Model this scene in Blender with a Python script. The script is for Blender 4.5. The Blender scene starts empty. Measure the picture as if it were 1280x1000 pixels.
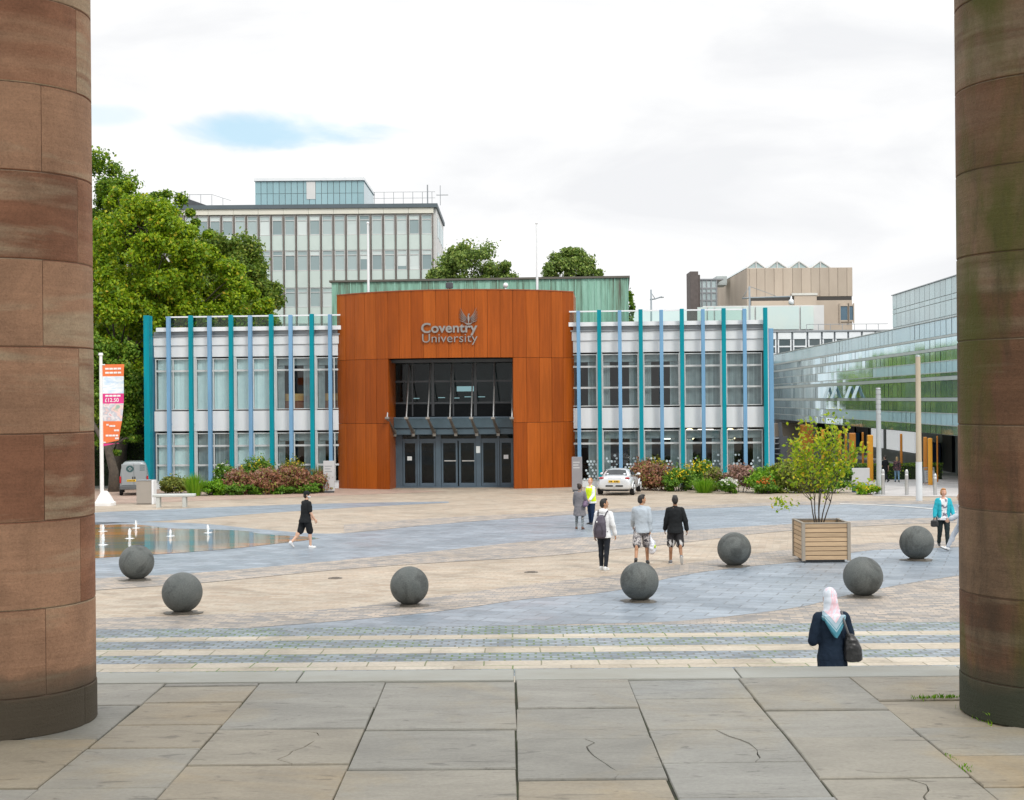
import bpy, bmesh, math, random
import numpy as np
from mathutils import Vector, Matrix
R = math.radians
random.seed(7)
sc = bpy.context.scene
COL = sc.collection
# ---------------------------------------------------------------- camera model
F, CX, CY, CAMZ, ROLL, SLOPE = 1700.0, 640.0, 500.0, 3.36, R(0.5), 0.0259
CR, SR = math.cos(ROLL), math.sin(ROLL)

def ray(u, v):
    du, dv = u - CX, CY - v
    return (du * CR + dv * SR) / F, (-du * SR + dv * CR) / F
def P(u, v, d):
    rx, rz = ray(u, v)
    return Vector((rx * d, d, CAMZ + rz * d))
def G(u, v, dz=0.0):                       # where a pixel meets the sloping plaza
    rx, rz = ray(u, v)
    d = (dz - CAMZ) / (rz + SLOPE)
    return Vector((rx * d, d, CAMZ + rz * d))
def gz(y):
    return -SLOPE * y
def at(u, d):                              # plaza point under column u at distance d
    x = (u - CX) / F * d
    return Vector((x, d, gz(d)))

cam_d = bpy.data.cameras.new("camera")
cam = bpy.data.objects.new("camera", cam_d)
COL.objects.link(cam)
cam_d.sensor_width = 36
cam_d.sensor_fit = 'HORIZONTAL'
cam_d.lens = F / 1280 * 36
cam_d.clip_start = 0.1
cam_d.clip_end = 6000
cam.matrix_world = Matrix(((CR, SR, 0, 0), (0, 0, -1, 0), (-SR, CR, 0, CAMZ), (0, 0, 0, 1)))
sc.camera = cam

# ---------------------------------------------------------------- materials
def nodes_of(name):
    m = bpy.data.materials.new(name)
    m.use_nodes = True
    nt = m.node_tree
    b = nt.nodes['Principled BSDF']
    return m, nt, b
def nn(nt, t, **kw):
    n = nt.nodes.new(t)
    for k, v in kw.items():
        if k in n.inputs:
            n.inputs[k].default_value = v
        else:
            setattr(n, k, v)
    return n
def rgba(c):
    return (c[0], c[1], c[2], 1.0)
def ramp(nt, stops, fac=None, interp='LINEAR'):
    r = nt.nodes.new('ShaderNodeValToRGB')
    cr = r.color_ramp
    cr.interpolation = interp
    while len(cr.elements) < len(stops):
        cr.elements.new(0.5)
    for e, (p, c) in zip(cr.elements, stops):
        e.position = p
        e.color = rgba(c) if not isinstance(c, (int, float)) else (c, c, c, 1)
    if fac is not None:
        nt.links.new(fac, r.inputs[0])
    return r
def mixc(nt, fac, a, b, mode='MIX'):
    m = nt.nodes.new('ShaderNodeMix')
    m.data_type = 'RGBA'
    m.blend_type = mode
    for sock, val in ((m.inputs[0], fac), (m.inputs[6], a), (m.inputs[7], b)):
        if hasattr(val, 'is_output'):
            nt.links.new(val, sock)
        elif isinstance(val, (int, float)):
            sock.default_value = val
        else:
            sock.default_value = rgba(val)
    return m.outputs[2]
def coords(nt, kind='Object', scale=(1, 1, 1), rot=(0, 0, 0)):
    tc = nt.nodes.new('ShaderNodeTexCoord')
    mp = nt.nodes.new('ShaderNodeMapping')
    mp.inputs['Scale'].default_value = scale
    mp.inputs['Rotation'].default_value = rot
    nt.links.new(tc.outputs[kind], mp.inputs[0])
    return mp.outputs[0]
def noise(nt, vec, scale, detail=4, rough=0.55, dist=0.0):
    n = nn(nt, 'ShaderNodeTexNoise', Scale=scale, Detail=detail, Roughness=rough, Distortion=dist)
    nt.links.new(vec, n.inputs['Vector'])
    return n.outputs['Fac']
def bump(nt, b, h, strength, dist=0.02):
    bp = nn(nt, 'ShaderNodeBump', Strength=strength, Distance=dist)
    nt.links.new(h, bp.inputs['Height'])
    nt.links.new(bp.outputs[0], b.inputs['Normal'])

def mat(name, c1, c2=None, scale=3.0, rough=0.6, metal=0.0, bmp=0.0, bscale=None, island=0.0, stretch=(1, 1, 1), spec=0.5, coat=0.0):
    m, nt, b = nodes_of(name)
    b.inputs['Roughness'].default_value = rough
    b.inputs['Metallic'].default_value = metal
    b.inputs['Specular IOR Level'].default_value = spec
    b.inputs['Coat Weight'].default_value = coat
    if c2 is None:
        c2 = tuple(x * 0.88 for x in c1)
    vec = coords(nt, 'Object', stretch)
    n = noise(nt, vec, scale)
    r = ramp(nt, ((0.33, c1), (0.67, c2)), n)
    out = r.outputs[0]
    if island:
        g = nt.nodes.new('ShaderNodeNewGeometry')
        rr = ramp(nt, ((0, 1 - island), (1, 1 + island)), g.outputs['Random Per Island'])
        out = mixc(nt, 1.0, out, rr.outputs[0], 'MULTIPLY')
    nt.links.new(out, b.inputs['Base Color'])
    if bmp:
        bump(nt, b, noise(nt, vec, bscale or scale * 6), bmp)
    return m

def leaf_mat(name, stops, trans=0.3, rough=0.5):
    m, nt, b = nodes_of(name)
    g = nt.nodes.new('ShaderNodeNewGeometry')
    r = ramp(nt, stops, g.outputs['Random Per Island'])
    nt.links.new(r.outputs[0], b.inputs['Base Color'])
    b.inputs['Roughness'].default_value = rough
    b.inputs['Specular IOR Level'].default_value = 0.3
    t = nt.nodes.new('ShaderNodeBsdfTranslucent')
    nt.links.new(r.outputs[0], t.inputs[0])
    mx = nn(nt, 'ShaderNodeMixShader')
    mx.inputs[0].default_value = trans
    nt.links.new(b.outputs[0], mx.inputs[1])
    nt.links.new(t.outputs[0], mx.inputs[2])
    nt.links.new(mx.outputs[0], nt.nodes['Material Output'].inputs[0])
    return m

def glass_mat(name, tint=(0.75, 0.85, 0.85), base=0.06, ior=1.45, rough=0.0):
    # a thin window sheet: see-through with a mirror reflection by Fresnel
    m, nt, b = nodes_of(name)
    nt.nodes.remove(b)
    tr = nt.nodes.new('ShaderNodeBsdfTransparent')
    tr.inputs[0].default_value = rgba(tint)
    gl = nn(nt, 'ShaderNodeBsdfGlossy', Roughness=rough)
    lw = nn(nt, 'ShaderNodeLayerWeight', Blend=0.5)
    pw = nn(nt, 'ShaderNodeMath', operation='POWER')
    nt.links.new(lw.outputs['Facing'], pw.inputs[0])
    pw.inputs[1].default_value = 4.0
    ad = nn(nt, 'ShaderNodeMath', operation='MULTIPLY_ADD')
    nt.links.new(pw.outputs[0], ad.inputs[0])
    ad.inputs[1].default_value = 1 - base
    ad.inputs[2].default_value = base
    mx = nt.nodes.new('ShaderNodeMixShader')
    nt.links.new(ad.outputs[0], mx.inputs[0])
    nt.links.new(tr.outputs[0], mx.inputs[1])
    nt.links.new(gl.outputs[0], mx.inputs[2])
    nt.links.new(mx.outputs[0], nt.nodes['Material Output'].inputs[0])
    return m
def emit_mat(name, c, s):
    m, nt, b = nodes_of(name)
    b.inputs['Base Color'].default_value = rgba(c)
    b.inputs['Emission Color'].default_value = rgba(c)
    b.inputs['Emission Strength'].default_value = s
    return m

# ---------------------------------------------------------------- mesh builder
class MB:
    def __init__(s, M=None):
        s.v, s.f, s.M = [], [], M
    def add(s, vs, fs):
        o = len(s.v)
        if s.M is not None:
            vs = [s.M @ Vector(p) for p in vs]
        s.v += [tuple(p) for p in vs]
        s.f += [tuple(i + o for i in f) for f in fs]
        return s
    def box(s, x0, x1, y0, y1, z0, z1, rz=0, c=None):
        vs = [(x, y, z) for z in (z0, z1) for y in (y0, y1) for x in (x0, x1)]
        if rz:
            cx, cy = c or ((x0 + x1) / 2, (y0 + y1) / 2)
            ca, sa = math.cos(rz), math.sin(rz)
            vs = [(cx + (x - cx) * ca - (y - cy) * sa, cy + (x - cx) * sa + (y - cy) * ca, z) for x, y, z in vs]
        return s.add(vs, [(0, 2, 3, 1), (4, 5, 7, 6), (0, 1, 5, 4), (2, 6, 7, 3), (0, 4, 6, 2), (1, 3, 7, 5)])
    def bbox(s, x0, x1, y0, y1, z0, z1, b=0.01):      # box with chamfered edges
        xs, ys, zs = (x0, x1), (y0, y1), (z0, z1)
        bm = bmesh.new()
        bmesh.ops.create_cube(bm, size=1)
        for v in bm.verts:
            v.co = Vector((x0 + (v.co.x + .5) * (x1 - x0), y0 + (v.co.y + .5) * (y1 - y0), z0 + (v.co.z + .5) * (z1 - z0)))
        bmesh.ops.bevel(bm, geom=bm.edges[:], offset=b, segments=2, affect='EDGES', profile=0.5)
        bm.verts.index_update()
        s.add([v.co.copy() for v in bm.verts], [[v.index for v in f.verts] for f in bm.faces])
        bm.free()
        return s
    def tube(s, pts, rad, seg=8, caps=True):
        pts = [Vector(p) for p in pts]
        if not isinstance(rad, (list, tuple)):
            rad = [rad] * len(pts)
        vs, fs = [], []
        ref = None
        for i, p in enumerate(pts):
            a = pts[max(i - 1, 0)]
            b = pts[min(i + 1, len(pts) - 1)]
            t = (b - a).normalized()
            if ref is None:
                ref = Vector((1, 0, 0)) if abs(t.x) < 0.8 else Vector((0, 1, 0))
            n1 = (ref - t * ref.dot(t)).normalized()
            n2 = t.cross(n1)
            ref = n1
            for k in range(seg):
                an = 2 * math.pi * k / seg
                vs.append(p + (n1 * math.cos(an) + n2 * math.sin(an)) * rad[i])
        for i in range(len(pts) - 1):
            for k in range(seg):
                k2 = (k + 1) % seg
                fs.append((i * seg + k, i * seg + k2, (i + 1) * seg + k2, (i + 1) * seg + k))
        if caps:
            fs.append(tuple(range(seg))[::-1])
            fs.append(tuple(range((len(pts) - 1) * seg, len(pts) * seg)))
        return s.add(vs, fs)
    def cap(s, p, q, r1, r2, seg=12):                  # tapered capsule, closed
        p, q = Vector(p), Vector(q)
        t = (q - p)
        L = t.length
        t = t / L if L > 1e-6 else Vector((0, 0, 1))
        pts, rad = [], []
        for a in (85, 60, 30):
            pts.append(p - t * r1 * math.sin(R(a))); rad.append(r1 * math.cos(R(a)))
        pts.append(p); rad.append(r1)
        pts.append(q); rad.append(r2)
        for a in (30, 60, 85):
            pts.append(q + t * r2 * math.sin(R(a))); rad.append(r2 * math.cos(R(a)))
        return s.tube(pts, rad, seg)
    def ell(s, c, r, seg=14, rings=9, rot=None):
        c = Vector(c)
        vs, fs = [], []
        Mx = rot or Matrix.Identity(3)
        for i in range(1, rings):
            th = math.pi * i / rings
            for k in range(seg):
                a = 2 * math.pi * k / seg
                vs.append(c + Mx @ Vector((r[0] * math.sin(th) * math.cos(a), r[1] * math.sin(th) * math.sin(a), r[2] * math.cos(th))))
        n = len(vs)
        vs += [c + Mx @ Vector((0, 0, r[2])), c + Mx @ Vector((0, 0, -r[2]))]
        for i in range(rings - 2):
            for k in range(seg):
                k2 = (k + 1) % seg
                fs.append((i * seg + k, (i + 1) * seg + k, (i + 1) * seg + k2, i * seg + k2))
        for k in range(seg):
            k2 = (k + 1) % seg
            fs.append((n, k, k2))
            fs.append((n + 1, (rings - 2) * seg + k2, (rings - 2) * seg + k))
        return s.add(vs, fs)
    def loft(s, rings, seg=20, pw=2.0, caps=True):     # rings: (centre, rx, ry) in horizontal planes
        vs, fs = [], []
        for c, rx, ry in rings:
            for k in range(seg):
                a = 2 * math.pi * k / seg
                ca, sa = math.cos(a), math.sin(a)
                vs.append((c[0] + rx * math.copysign(abs(ca) ** (2 / pw), ca), c[1] + ry * math.copysign(abs(sa) ** (2 / pw), sa), c[2]))
        for i in range(len(rings) - 1):
            for k in range(seg):
                k2 = (k + 1) % seg
                fs.append((i * seg + k, i * seg + k2, (i + 1) * seg + k2, (i + 1) * seg + k))
        if caps:
            fs.append(tuple(range(seg))[::-1])
            fs.append(tuple(range((len(rings) - 1) * seg, len(rings) * seg)))
        return s.add(vs, fs)
    def prism(s, poly, z0, z1, zf=None):               # horizontal outline pushed up; zf adds a slope
        n = len(poly)
        h = zf or (lambda x, y: 0)
        vs = [(x, y, z0 + h(x, y)) for x, y in poly] + [(x, y, z1 + h(x, y)) for x, y in poly]
        fs = [tuple(range(n))[::-1], tuple(range(n, 2 * n))]
        for i in range(n):
            j = (i + 1) % n
            fs.append((i, j, n + j, n + i))
        return s.add(vs, fs)
    def wallprism(s, poly, y0, y1):                    # outline in x,z pushed along y
        n = len(poly)
        vs = [(x, y0, z) for x, z in poly] + [(x, y1, z) for x, z in poly]
        fs = [tuple(range(n)), tuple(range(n, 2 * n))[::-1]]
        for i in range(n):
            j = (i + 1) % n
            fs.append((j, i, n + i, n + j))
        return s.add(vs, fs)
    def build(s, name, m=None, parent=None, smooth=False, angle=None):
        me = bpy.data.meshes.new(name)
        me.from_pydata(s.v, [], s.f)
        bm = bmesh.new()
        bm.from_mesh(me)
        bmesh.ops.recalc_face_normals(bm, faces=bm.faces)
        bm.to_mesh(me)
        bm.free()
        if smooth:
            me.polygons.foreach_set('use_smooth', [True] * len(me.polygons))
            if angle:
                me.set_sharp_from_angle(angle=R(angle))
        return link(name, me, m, parent)

def link(name, me, m=None, parent=None):
    o = bpy.data.objects.new(name, me)
    COL.objects.link(o)
    if m is not None:
        o.data.materials.append(m)
    if parent is not None:
        o.parent = parent
    return o
def empty(name, loc=(0, 0, 0), rz=0.0):
    o = bpy.data.objects.new(name, None)
    COL.objects.link(o)
    o.empty_display_size = 0.3
    o.location = loc
    o.rotation_euler = (0, 0, rz)
    return o
def tag(o, label=None, cat=None, group=None, kind=None):
    if label: o['label'] = label
    if cat: o['category'] = cat
    if group: o['group'] = group
    if kind: o['kind'] = kind
    return o
def thing(name, label, cat, loc=(0, 0, 0), rz=0.0, group=None):
    return tag(empty(name, loc, rz), label, cat, group)
def kids(o):
    return [c for c in bpy.data.objects if c.parent == o]
def copy_tree(o, parent=None):
    c = o.copy()
    COL.objects.link(c)
    if parent is not None:
        c.parent = parent
    for ch in kids(o):
        copy_tree(ch, c)
    return c

# leaves: a cloud of small rhombic cards
def leaf_mesh(pts, size, seed=0, up=0.5, aspect=0.6, outward=None):
    rng = np.random.default_rng(seed)
    n = len(pts)
    nrm = rng.normal(size=(n, 3))
    nrm /= np.linalg.norm(nrm, axis=1)[:, None]
    nrm[:, 2] += up
    if outward is not None:
        nrm += outward
    nrm /= np.linalg.norm(nrm, axis=1)[:, None]
    t = rng.normal(size=(n, 3))
    t -= nrm * np.sum(t * nrm, axis=1)[:, None]
    t /= np.linalg.norm(t, axis=1)[:, None]
    b = np.cross(nrm, t)
    sz = size * rng.uniform(0.6, 1.3, n)[:, None]
    v = np.empty((n, 4, 3))
    v[:, 0] = pts - t * sz * 0.5
    v[:, 1] = pts + b * sz * aspect * 0.5 + nrm * sz * 0.08
    v[:, 2] = pts + t * sz * 0.5
    v[:, 3] = pts - b * sz * aspect * 0.5 + nrm * sz * 0.08
    me = bpy.data.meshes.new('leaves')
    me.vertices.add(n * 4)
    me.vertices.foreach_set('co', v.reshape(-1).astype(np.float32))
    me.loops.add(n * 4)
    me.loops.foreach_set('vertex_index', np.arange(n * 4, dtype=np.int32))
    me.polygons.add(n)
    me.polygons.foreach_set('loop_start', np.arange(0, n * 4, 4, dtype=np.int32))
    me.update(calc_edges=True)
    me.validate()
    return me

def clump_points(centre, radii, nclump, nleaf, seed, csize=(0.18, 0.32), lo=0.45, zmin=-1.0):
    rng = np.random.default_rng(seed)
    C, out, outd = [], [], []
    radii = np.array(radii)
    centre = np.array(centre)
    while len(C) < nclump:
        d = rng.normal(size=3)
        d /= np.linalg.norm(d)
        if d[2] < zmin:
            continue
        C.append(d * rng.uniform(lo, 1.0) ** 0.6)
    for c in C:
        r = rng.uniform(*csize)
        d = rng.normal(size=(nleaf, 3))
        d /= np.linalg.norm(d, axis=1)[:, None]
        d[:, 2] *= 0.75
        rad = r * rng.uniform(0.25, 1.0, nleaf) ** 0.45 * (1 + 0.25 * rng.normal(size=nleaf))
        p = c + d * rad[:, None]
        out.append(centre + p * radii)
        outd.append(d * 0.8)
    return np.concatenate(out), np.concatenate(outd), [centre + c * radii for c in C]
# ================================================================ world: bright broken overcast with one blue gap
W = bpy.data.worlds.new("World")
sc.world = W
W.use_nodes = True
nt = W.node_tree
nt.nodes.clear()
outw = nt.nodes.new('ShaderNodeOutputWorld')
bg1 = nt.nodes.new('ShaderNodeBackground')
bg2 = nt.nodes.new('ShaderNodeBackground')
sky = nt.nodes.new('ShaderNodeTexSky')
sky.sky_type = 'NISHITA'
sky.sun_disc = False
SUN_EL, SUN_AZ = R(46), R(150)            # azimuth clockwise from +Y
sky.sun_elevation = SUN_EL
sky.sun_rotation = SUN_AZ
nt.links.new(sky.outputs[0], bg1.inputs[0])
bg1.inputs[1].default_value = 0.15
tc = nt.nodes.new('ShaderNodeTexCoord')
sep = nt.nodes.new('ShaderNodeSeparateXYZ')
nt.links.new(tc.outputs['Generated'], sep.inputs[0])
def M2(op, a, b=None, c=None):
    n = nt.nodes.new('ShaderNodeMath')
    n.operation = op
    for i, x in enumerate((a, b, c)):
        if x is None: continue
        if hasattr(x, 'is_output'): nt.links.new(x, n.inputs[i])
        else: n.inputs[i].default_value = x
    return n.outputs[0]
# gnomonic-like cloud plane: x/y and z/y around the view, stretched along the horizon
vx = M2('DIVIDE', sep.outputs[0], M2('MAXIMUM', M2('ABSOLUTE', sep.outputs[1]), 0.15))
vz = M2('DIVIDE', sep.outputs[2], M2('MAXIMUM', M2('ABSOLUTE', sep.outputs[1]), 0.15))
cmb = nt.nodes.new('ShaderNodeCombineXYZ')
nt.links.new(M2('MULTIPLY', vx, 1.0), cmb.inputs[0])
nt.links.new(M2('MULTIPLY', vz, 2.6), cmb.inputs[1])
nt.links.new(M2('SIGN', sep.outputs[1]), cmb.inputs[2])
cl = noise(nt, cmb.outputs[0], 5.5, 7, 0.52, 0.5)
cl2 = noise(nt, cmb.outputs[0], 2.3, 4, 0.5, 0.3)
shade = M2('ADD', M2('MULTIPLY', cl, 0.6), M2('MULTIPLY', cl2, 0.4))
cr = ramp(nt, ((0.38, (0.74, 0.748, 0.765)), (0.48, (0.822, 0.826, 0.832)), (0.55, (0.90, 0.90, 0.895))), shade)
# brighter towards the zenith, as an overcast sky is
grad = M2('ADD', 0.99, M2('MULTIPLY', M2('MAXIMUM', M2('SUBTRACT', sep.outputs[2], 0.30), 0.0), 1.25))
nt.links.new(cr.outputs[0], bg2.inputs[0])
nt.links.new(grad, bg2.inputs[1])
# blue gaps
def gap(cx, cz, rx, rz):
    a = M2('DIVIDE', M2('SUBTRACT', vx, cx), rx)
    b = M2('DIVIDE', M2('SUBTRACT', vz, cz), rz)
    d = M2('ADD', M2('MULTIPLY', a, a), M2('MULTIPLY', b, b))
    d = M2('ADD', d, M2('MULTIPLY', M2('SUBTRACT', cl, 0.5), 3.2))
    r = ramp(nt, ((0.15, 1.0), (1.0, 0.0)), d, 'EASE')
    return r.outputs[0]
front = M2('GREATER_THAN', sep.outputs[1], 0.0)
g = M2('MAXIMUM', gap(-0.158, 0.200, 0.105, 0.018), M2('MULTIPLY', gap(-0.30, 0.212, 0.04, 0.012), 0.45))
g = M2('MULTIPLY', M2('MULTIPLY', g, front), 0.85)
# lift the pale blue of the gap: clear sky seen through thin cloud
bg3 = nt.nodes.new('ShaderNodeBackground')
bg3.inputs[0].default_value = (0.47, 0.71, 0.83, 1)
bg3.inputs[1].default_value = 0.92
ad = nt.nodes.new('ShaderNodeMixShader')
ad.inputs[0].default_value = 0.22
nt.links.new(bg3.outputs[0], ad.inputs[1])
nt.links.new(bg1.outputs[0], ad.inputs[2])
mx = nt.nodes.new('ShaderNodeMixShader')
nt.links.new(g, mx.inputs[0])
nt.links.new(bg2.outputs[0], mx.inputs[1])
nt.links.new(ad.outputs[0], mx.inputs[2])
nt.links.new(mx.outputs[0], outw.inputs[0])

sl = bpy.data.lights.new("sun", 'SUN')
sl.energy = 1.5
sl.angle = R(14)
sl.color = (1.0, 0.95, 0.88)
so = bpy.data.objects.new("sun", sl)
COL.objects.link(so)
sd = Vector((math.sin(SUN_AZ) * math.cos(SUN_EL), math.cos(SUN_AZ) * math.cos(SUN_EL), math.sin(SUN_EL)))
so.rotation_euler = (-sd).to_track_quat('-Z', 'Y').to_euler()
so.location = sd * 200
vs_ = sc.view_settings
vs_.view_transform = 'Standard'
vs_.look = 'None'
vs_.exposure = 0.3
vs_.gamma = 1.0
vs_.use_curve_mapping = False
sc.cycles.use_denoising = True
sc.cycles.max_bounces = 8
sc.cycles.transparent_max_bounces = 16
sc.cycles.sample_clamp_indirect = 4

# ================================================================ paving
def paving(name, c1, c2, mortar, bw, bh, ms=0.012, rot=0.0, rough=0.6, moss=0.0, cvar=0.5, bstr=0.4, big=(0.88, 1.08)):
    m, nt, b = nodes_of(name)
    b.inputs['Roughness'].default_value = rough
    vec = coords(nt, 'Object', (1, 1, 1), (0, 0, rot))
    wob = nn(nt, 'ShaderNodeTexNoise', Scale=1.3, Detail=2.0)
    nt.links.new(vec, wob.inputs['Vector'])
    dv = nt.nodes.new('ShaderNodeMixRGB')
    dv.blend_type = 'ADD'
    dv.inputs[0].default_value = 0.05
    nt.links.new(vec, dv.inputs[1])
    nt.links.new(wob.outputs['Color'], dv.inputs[2])
    br = nn(nt, 'ShaderNodeTexBrick', Scale=1.0)
    br.inputs['Color1'].default_value = (0, 0, 0, 1)
    br.inputs['Color2'].default_value = (1, 1, 1, 1)
    br.inputs['Mortar'].default_value = (0.5, 0.5, 0.5, 1)
    br.inputs['Mortar Size'].default_value = ms
    br.inputs['Mortar Smooth'].default_value = 0.2
    br.inputs['Bias'].default_value = 0.0
    br.inputs['Brick Width'].default_value = bw
    br.inputs['Row Height'].default_value = bh
    nt.links.new(dv.outputs[0], br.inputs['Vector'])
    st = ramp(nt, ((0.0, c1), (0.5, tuple((a + d) / 2 for a, d in zip(c1, c2))), (1.0, c2)), br.outputs['Color'])
    fine = ramp(nt, ((0.3, 0.82), (0.7, 1.15)), noise(nt, vec, 14, 5, 0.65))
    large = ramp(nt, ((0.3, big[0]), (0.7, big[1])), noise(nt, vec, 0.35, 4, 0.6))
    stain = ramp(nt, ((0.50, 1.0), (0.70, 0.70)), noise(nt, vec, 0.8, 5, 0.6, 0.6))
    c = mixc(nt, 1.0, st.outputs[0], fine.outputs[0], 'MULTIPLY')
    c = mixc(nt, 1.0, c, large.outputs[0], 'MULTIPLY')
    c = mixc(nt, 1.0, c, stain.outputs[0], 'MULTIPLY')
    spot = ramp(nt, ((0.68, 1.0), (0.74, 0.72)), noise(nt, vec, 5.5, 3, 0.6))
    c = mixc(nt, 1.0, c, spot.outputs[0], 'MULTIPLY')
    mort = mortar
    if moss:
        mm = ramp(nt, ((0.5 - moss * 0.2, mortar), (0.62, (0.10, 0.17, 0.035))), noise(nt, vec, 0.9, 4, 0.7))
        mort = mm.outputs[0]
    c = mixc(nt, br.outputs['Fac'], c, mort)
    nt.links.new(c, b.inputs['Base Color'])
    inv = nn(nt, 'ShaderNodeMath', operation='SUBTRACT')
    inv.inputs[0].default_value = 1.0
    nt.links.new(br.outputs['Fac'], inv.inputs[1])
    hm = nn(nt, 'ShaderNodeMath', operation='MULTIPLY_ADD')
    nt.links.new(noise(nt, vec, 22, 3), hm.inputs[0])
    hm.inputs[1].default_value = 0.35
    nt.links.new(inv.outputs[0], hm.inputs[2])
    bump(nt, b, hm.outputs[0], bstr, 0.01)
    rr = ramp(nt, ((0.3, rough - 0.1), (0.7, min(1, rough + 0.12))), noise(nt, vec, 0.8, 3))
    nt.links.new(rr.outputs[0], b.inputs['Roughness'])
    return m

m_beige = paving('sandstone_paving', (0.365, 0.285, 0.21), (0.45, 0.39, 0.31), (0.27, 0.235, 0.19), 0.42, 0.19, 0.010, R(12), 0.62, big=(0.80, 1.12))
m_slate = paving('blue_slate_paving', (0.19, 0.23, 0.275), (0.27, 0.315, 0.365), (0.13, 0.145, 0.165), 0.75, 0.45, 0.016, R(20), 0.42, big=(0.85, 1.15))
m_sett = paving('mixed_setts', (0.215, 0.21, 0.21), (0.45, 0.375, 0.305), (0.21, 0.195, 0.17), 0.24, 0.16, 0.012, R(8), 0.6, moss=0.0)
m_cobble = paving('grey_cobbles', (0.155, 0.19, 0.225), (0.29, 0.335, 0.38), (0.14, 0.145, 0.135), 0.23, 0.16, 0.018, 0, 0.6, moss=0.25, bstr=1.0)
m_cream = paving('cream_slabs', (0.40, 0.345, 0.265), (0.50, 0.45, 0.37), (0.22, 0.19, 0.13), 0.85, 0.55, 0.012, 0, 0.6, moss=0.3)
m_path = paving('pale_path', (0.44, 0.42, 0.41), (0.52, 0.49, 0.475), (0.36, 0.35, 0.34), 0.6, 0.3, 0.008, 0, 0.6)
m_ground = mat('distant_ground', (0.20, 0.19, 0.17), (0.14, 0.15, 0.13), 0.05, 0.9)

def sheet(name, poly, m, lift):
    mb = MB()
    vs = [(x, y, gz(y) + lift) for x, y in poly]
    mb.add(vs, [tuple(range(len(vs)))])
    o = mb.build(name, m)
    return tag(o, kind='structure')
def gp(pts):
    return [tuple(G(u, v)[:2]) for u, v in pts]
def spline(pts, n=8):                      # Catmull-Rom through pixel points
    out = []
    p = [pts[0]] + list(pts) + [pts[-1]]
    for i in range(1, len(p) - 2):
        for k in range(n):
            t = k / n
            a, b, c, d = p[i - 1], p[i], p[i + 1], p[i + 2]
            out.append(tuple(0.5 * (2 * b[j] + (c[j] - a[j]) * t + (2 * a[j] - 5 * b[j] + 4 * c[j] - d[j]) * t * t + (3 * b[j] - a[j] - 3 * c[j] + d[j]) * t ** 3) for j in (0, 1)))
    out.append(tuple(pts[-1]))
    return out
def band(name, upper, lower, m, lift):
    up, lo = spline(upper), spline(lower)
    return sheet(name, gp(up) + gp(lo[::-1]), m, lift)

sheet('ground', [(-900, -60), (900, -60), (900, 2500), (-900, 2500)], m_ground, -0.012)
sheet('plaza_paving', [(-60, 8), (60, 8), (60, 92), (-60, 92)], m_beige, 0.0)
# curved bands, far to near (edges traced as they lie on the plaza)
band('slate_band', [(60, 655), (110, 642), (180, 638), (300, 633), (430, 629), (561, 627)],
     [(60, 668), (110, 657), (240, 649), (325, 642), (450, 634), (561, 628.5)], m_slate, 0.004)
E_up = [(60, 690), (110, 682), (250, 681), (400, 670), (540, 656), (660, 647), (760, 641), (850, 637), (971, 632), (1080, 630.5), (1300, 630)]
E_lo = [(60, 732), (110, 724), (250, 716), (410, 702), (540, 689.5), (660, 677), (760, 670), (850, 664), (971, 656), (1120, 649), (1300, 643)]
band('slate_band', [(60, 660), (110, 653), (240, 654), (330, 662), (420, 667)] + E_up[4:], E_lo, m_slate, 0.004)
band('sett_band', [(430, 656), (540, 648), (660, 642), (760, 636.5), (850, 633), (971, 628), (1080, 626), (1300, 626)], [(430, 667)] + E_up[4:], m_sett, 0.008)
D_lo = [(60, 747), (110, 739), (250, 729), (410, 713.5), (540, 704), (660, 697), (760, 688), (850, 679), (971, 665), (1120, 656), (1300, 651)]
band('sett_band', E_lo, D_lo, m_sett, 0.008)
B_up = [(60, 782), (110, 774), (250, 769), (411, 762), (540, 747), (660, 731), (760, 720), (850, 706), (900, 699), (971, 689), (1060, 681), (1120, 678), (1300, 673)]
A_up = [(60, 792), (239, 789.5), (411, 777.5), (540, 765.5), (660, 749), (760, 740), (850, 720), (920, 710), (1000, 702), (1080, 689), (1140, 686), (1300, 681)]
A_lo = [(60, 796), (239, 793.5), (400, 788), (520, 784), (786, 779), (892, 772.5), (998, 759), (1051, 746), (1131, 730), (1195, 720), (1300, 705)]
band('sett_band', B_up, A_up, m_sett, 0.008)
band('slate_band', A_up, A_lo, m_slate, 0.004)
band('sett_band', [(600, 783), (786, 779.5), (892, 773), (998, 759.5), (1051, 746.5), (1131, 730.5), (1195, 720.5), (1300, 705.5)],
     [(600, 786), (786, 785), (892, 783.5), (1000, 782), (1195, 780), (1300, 779)], m_sett, 0.008)
# straight strips at the foot of the steps (depths)
ys = [(11.0, 12.9, 'c'), (12.9, 14.6, 'g'), (14.6, 15.3, 'c'), (15.3, 16.5, 'g'), (16.5, 17.1, 'c'), (17.1, 18.3, 'g'), (18.3, 18.9, 'c'), (18.9, 19.5, 'g'), (19.5, 20.2, 'c'), (20.2, 20.96, 'g'),
      (20.96, 21.55, 'c'), (21.55, 22.4, 'g'), (22.4, 22.87, 'c'), (22.87, 23.9, 'g')]
for a, b, k in ys:
    sheet('cream_strip' if k == 'c' else 'cobble_strip', [(-30, a), (30, a), (30, b), (-30, b)], m_cream if k == 'c' else m_cobble, 0.012)
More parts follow.
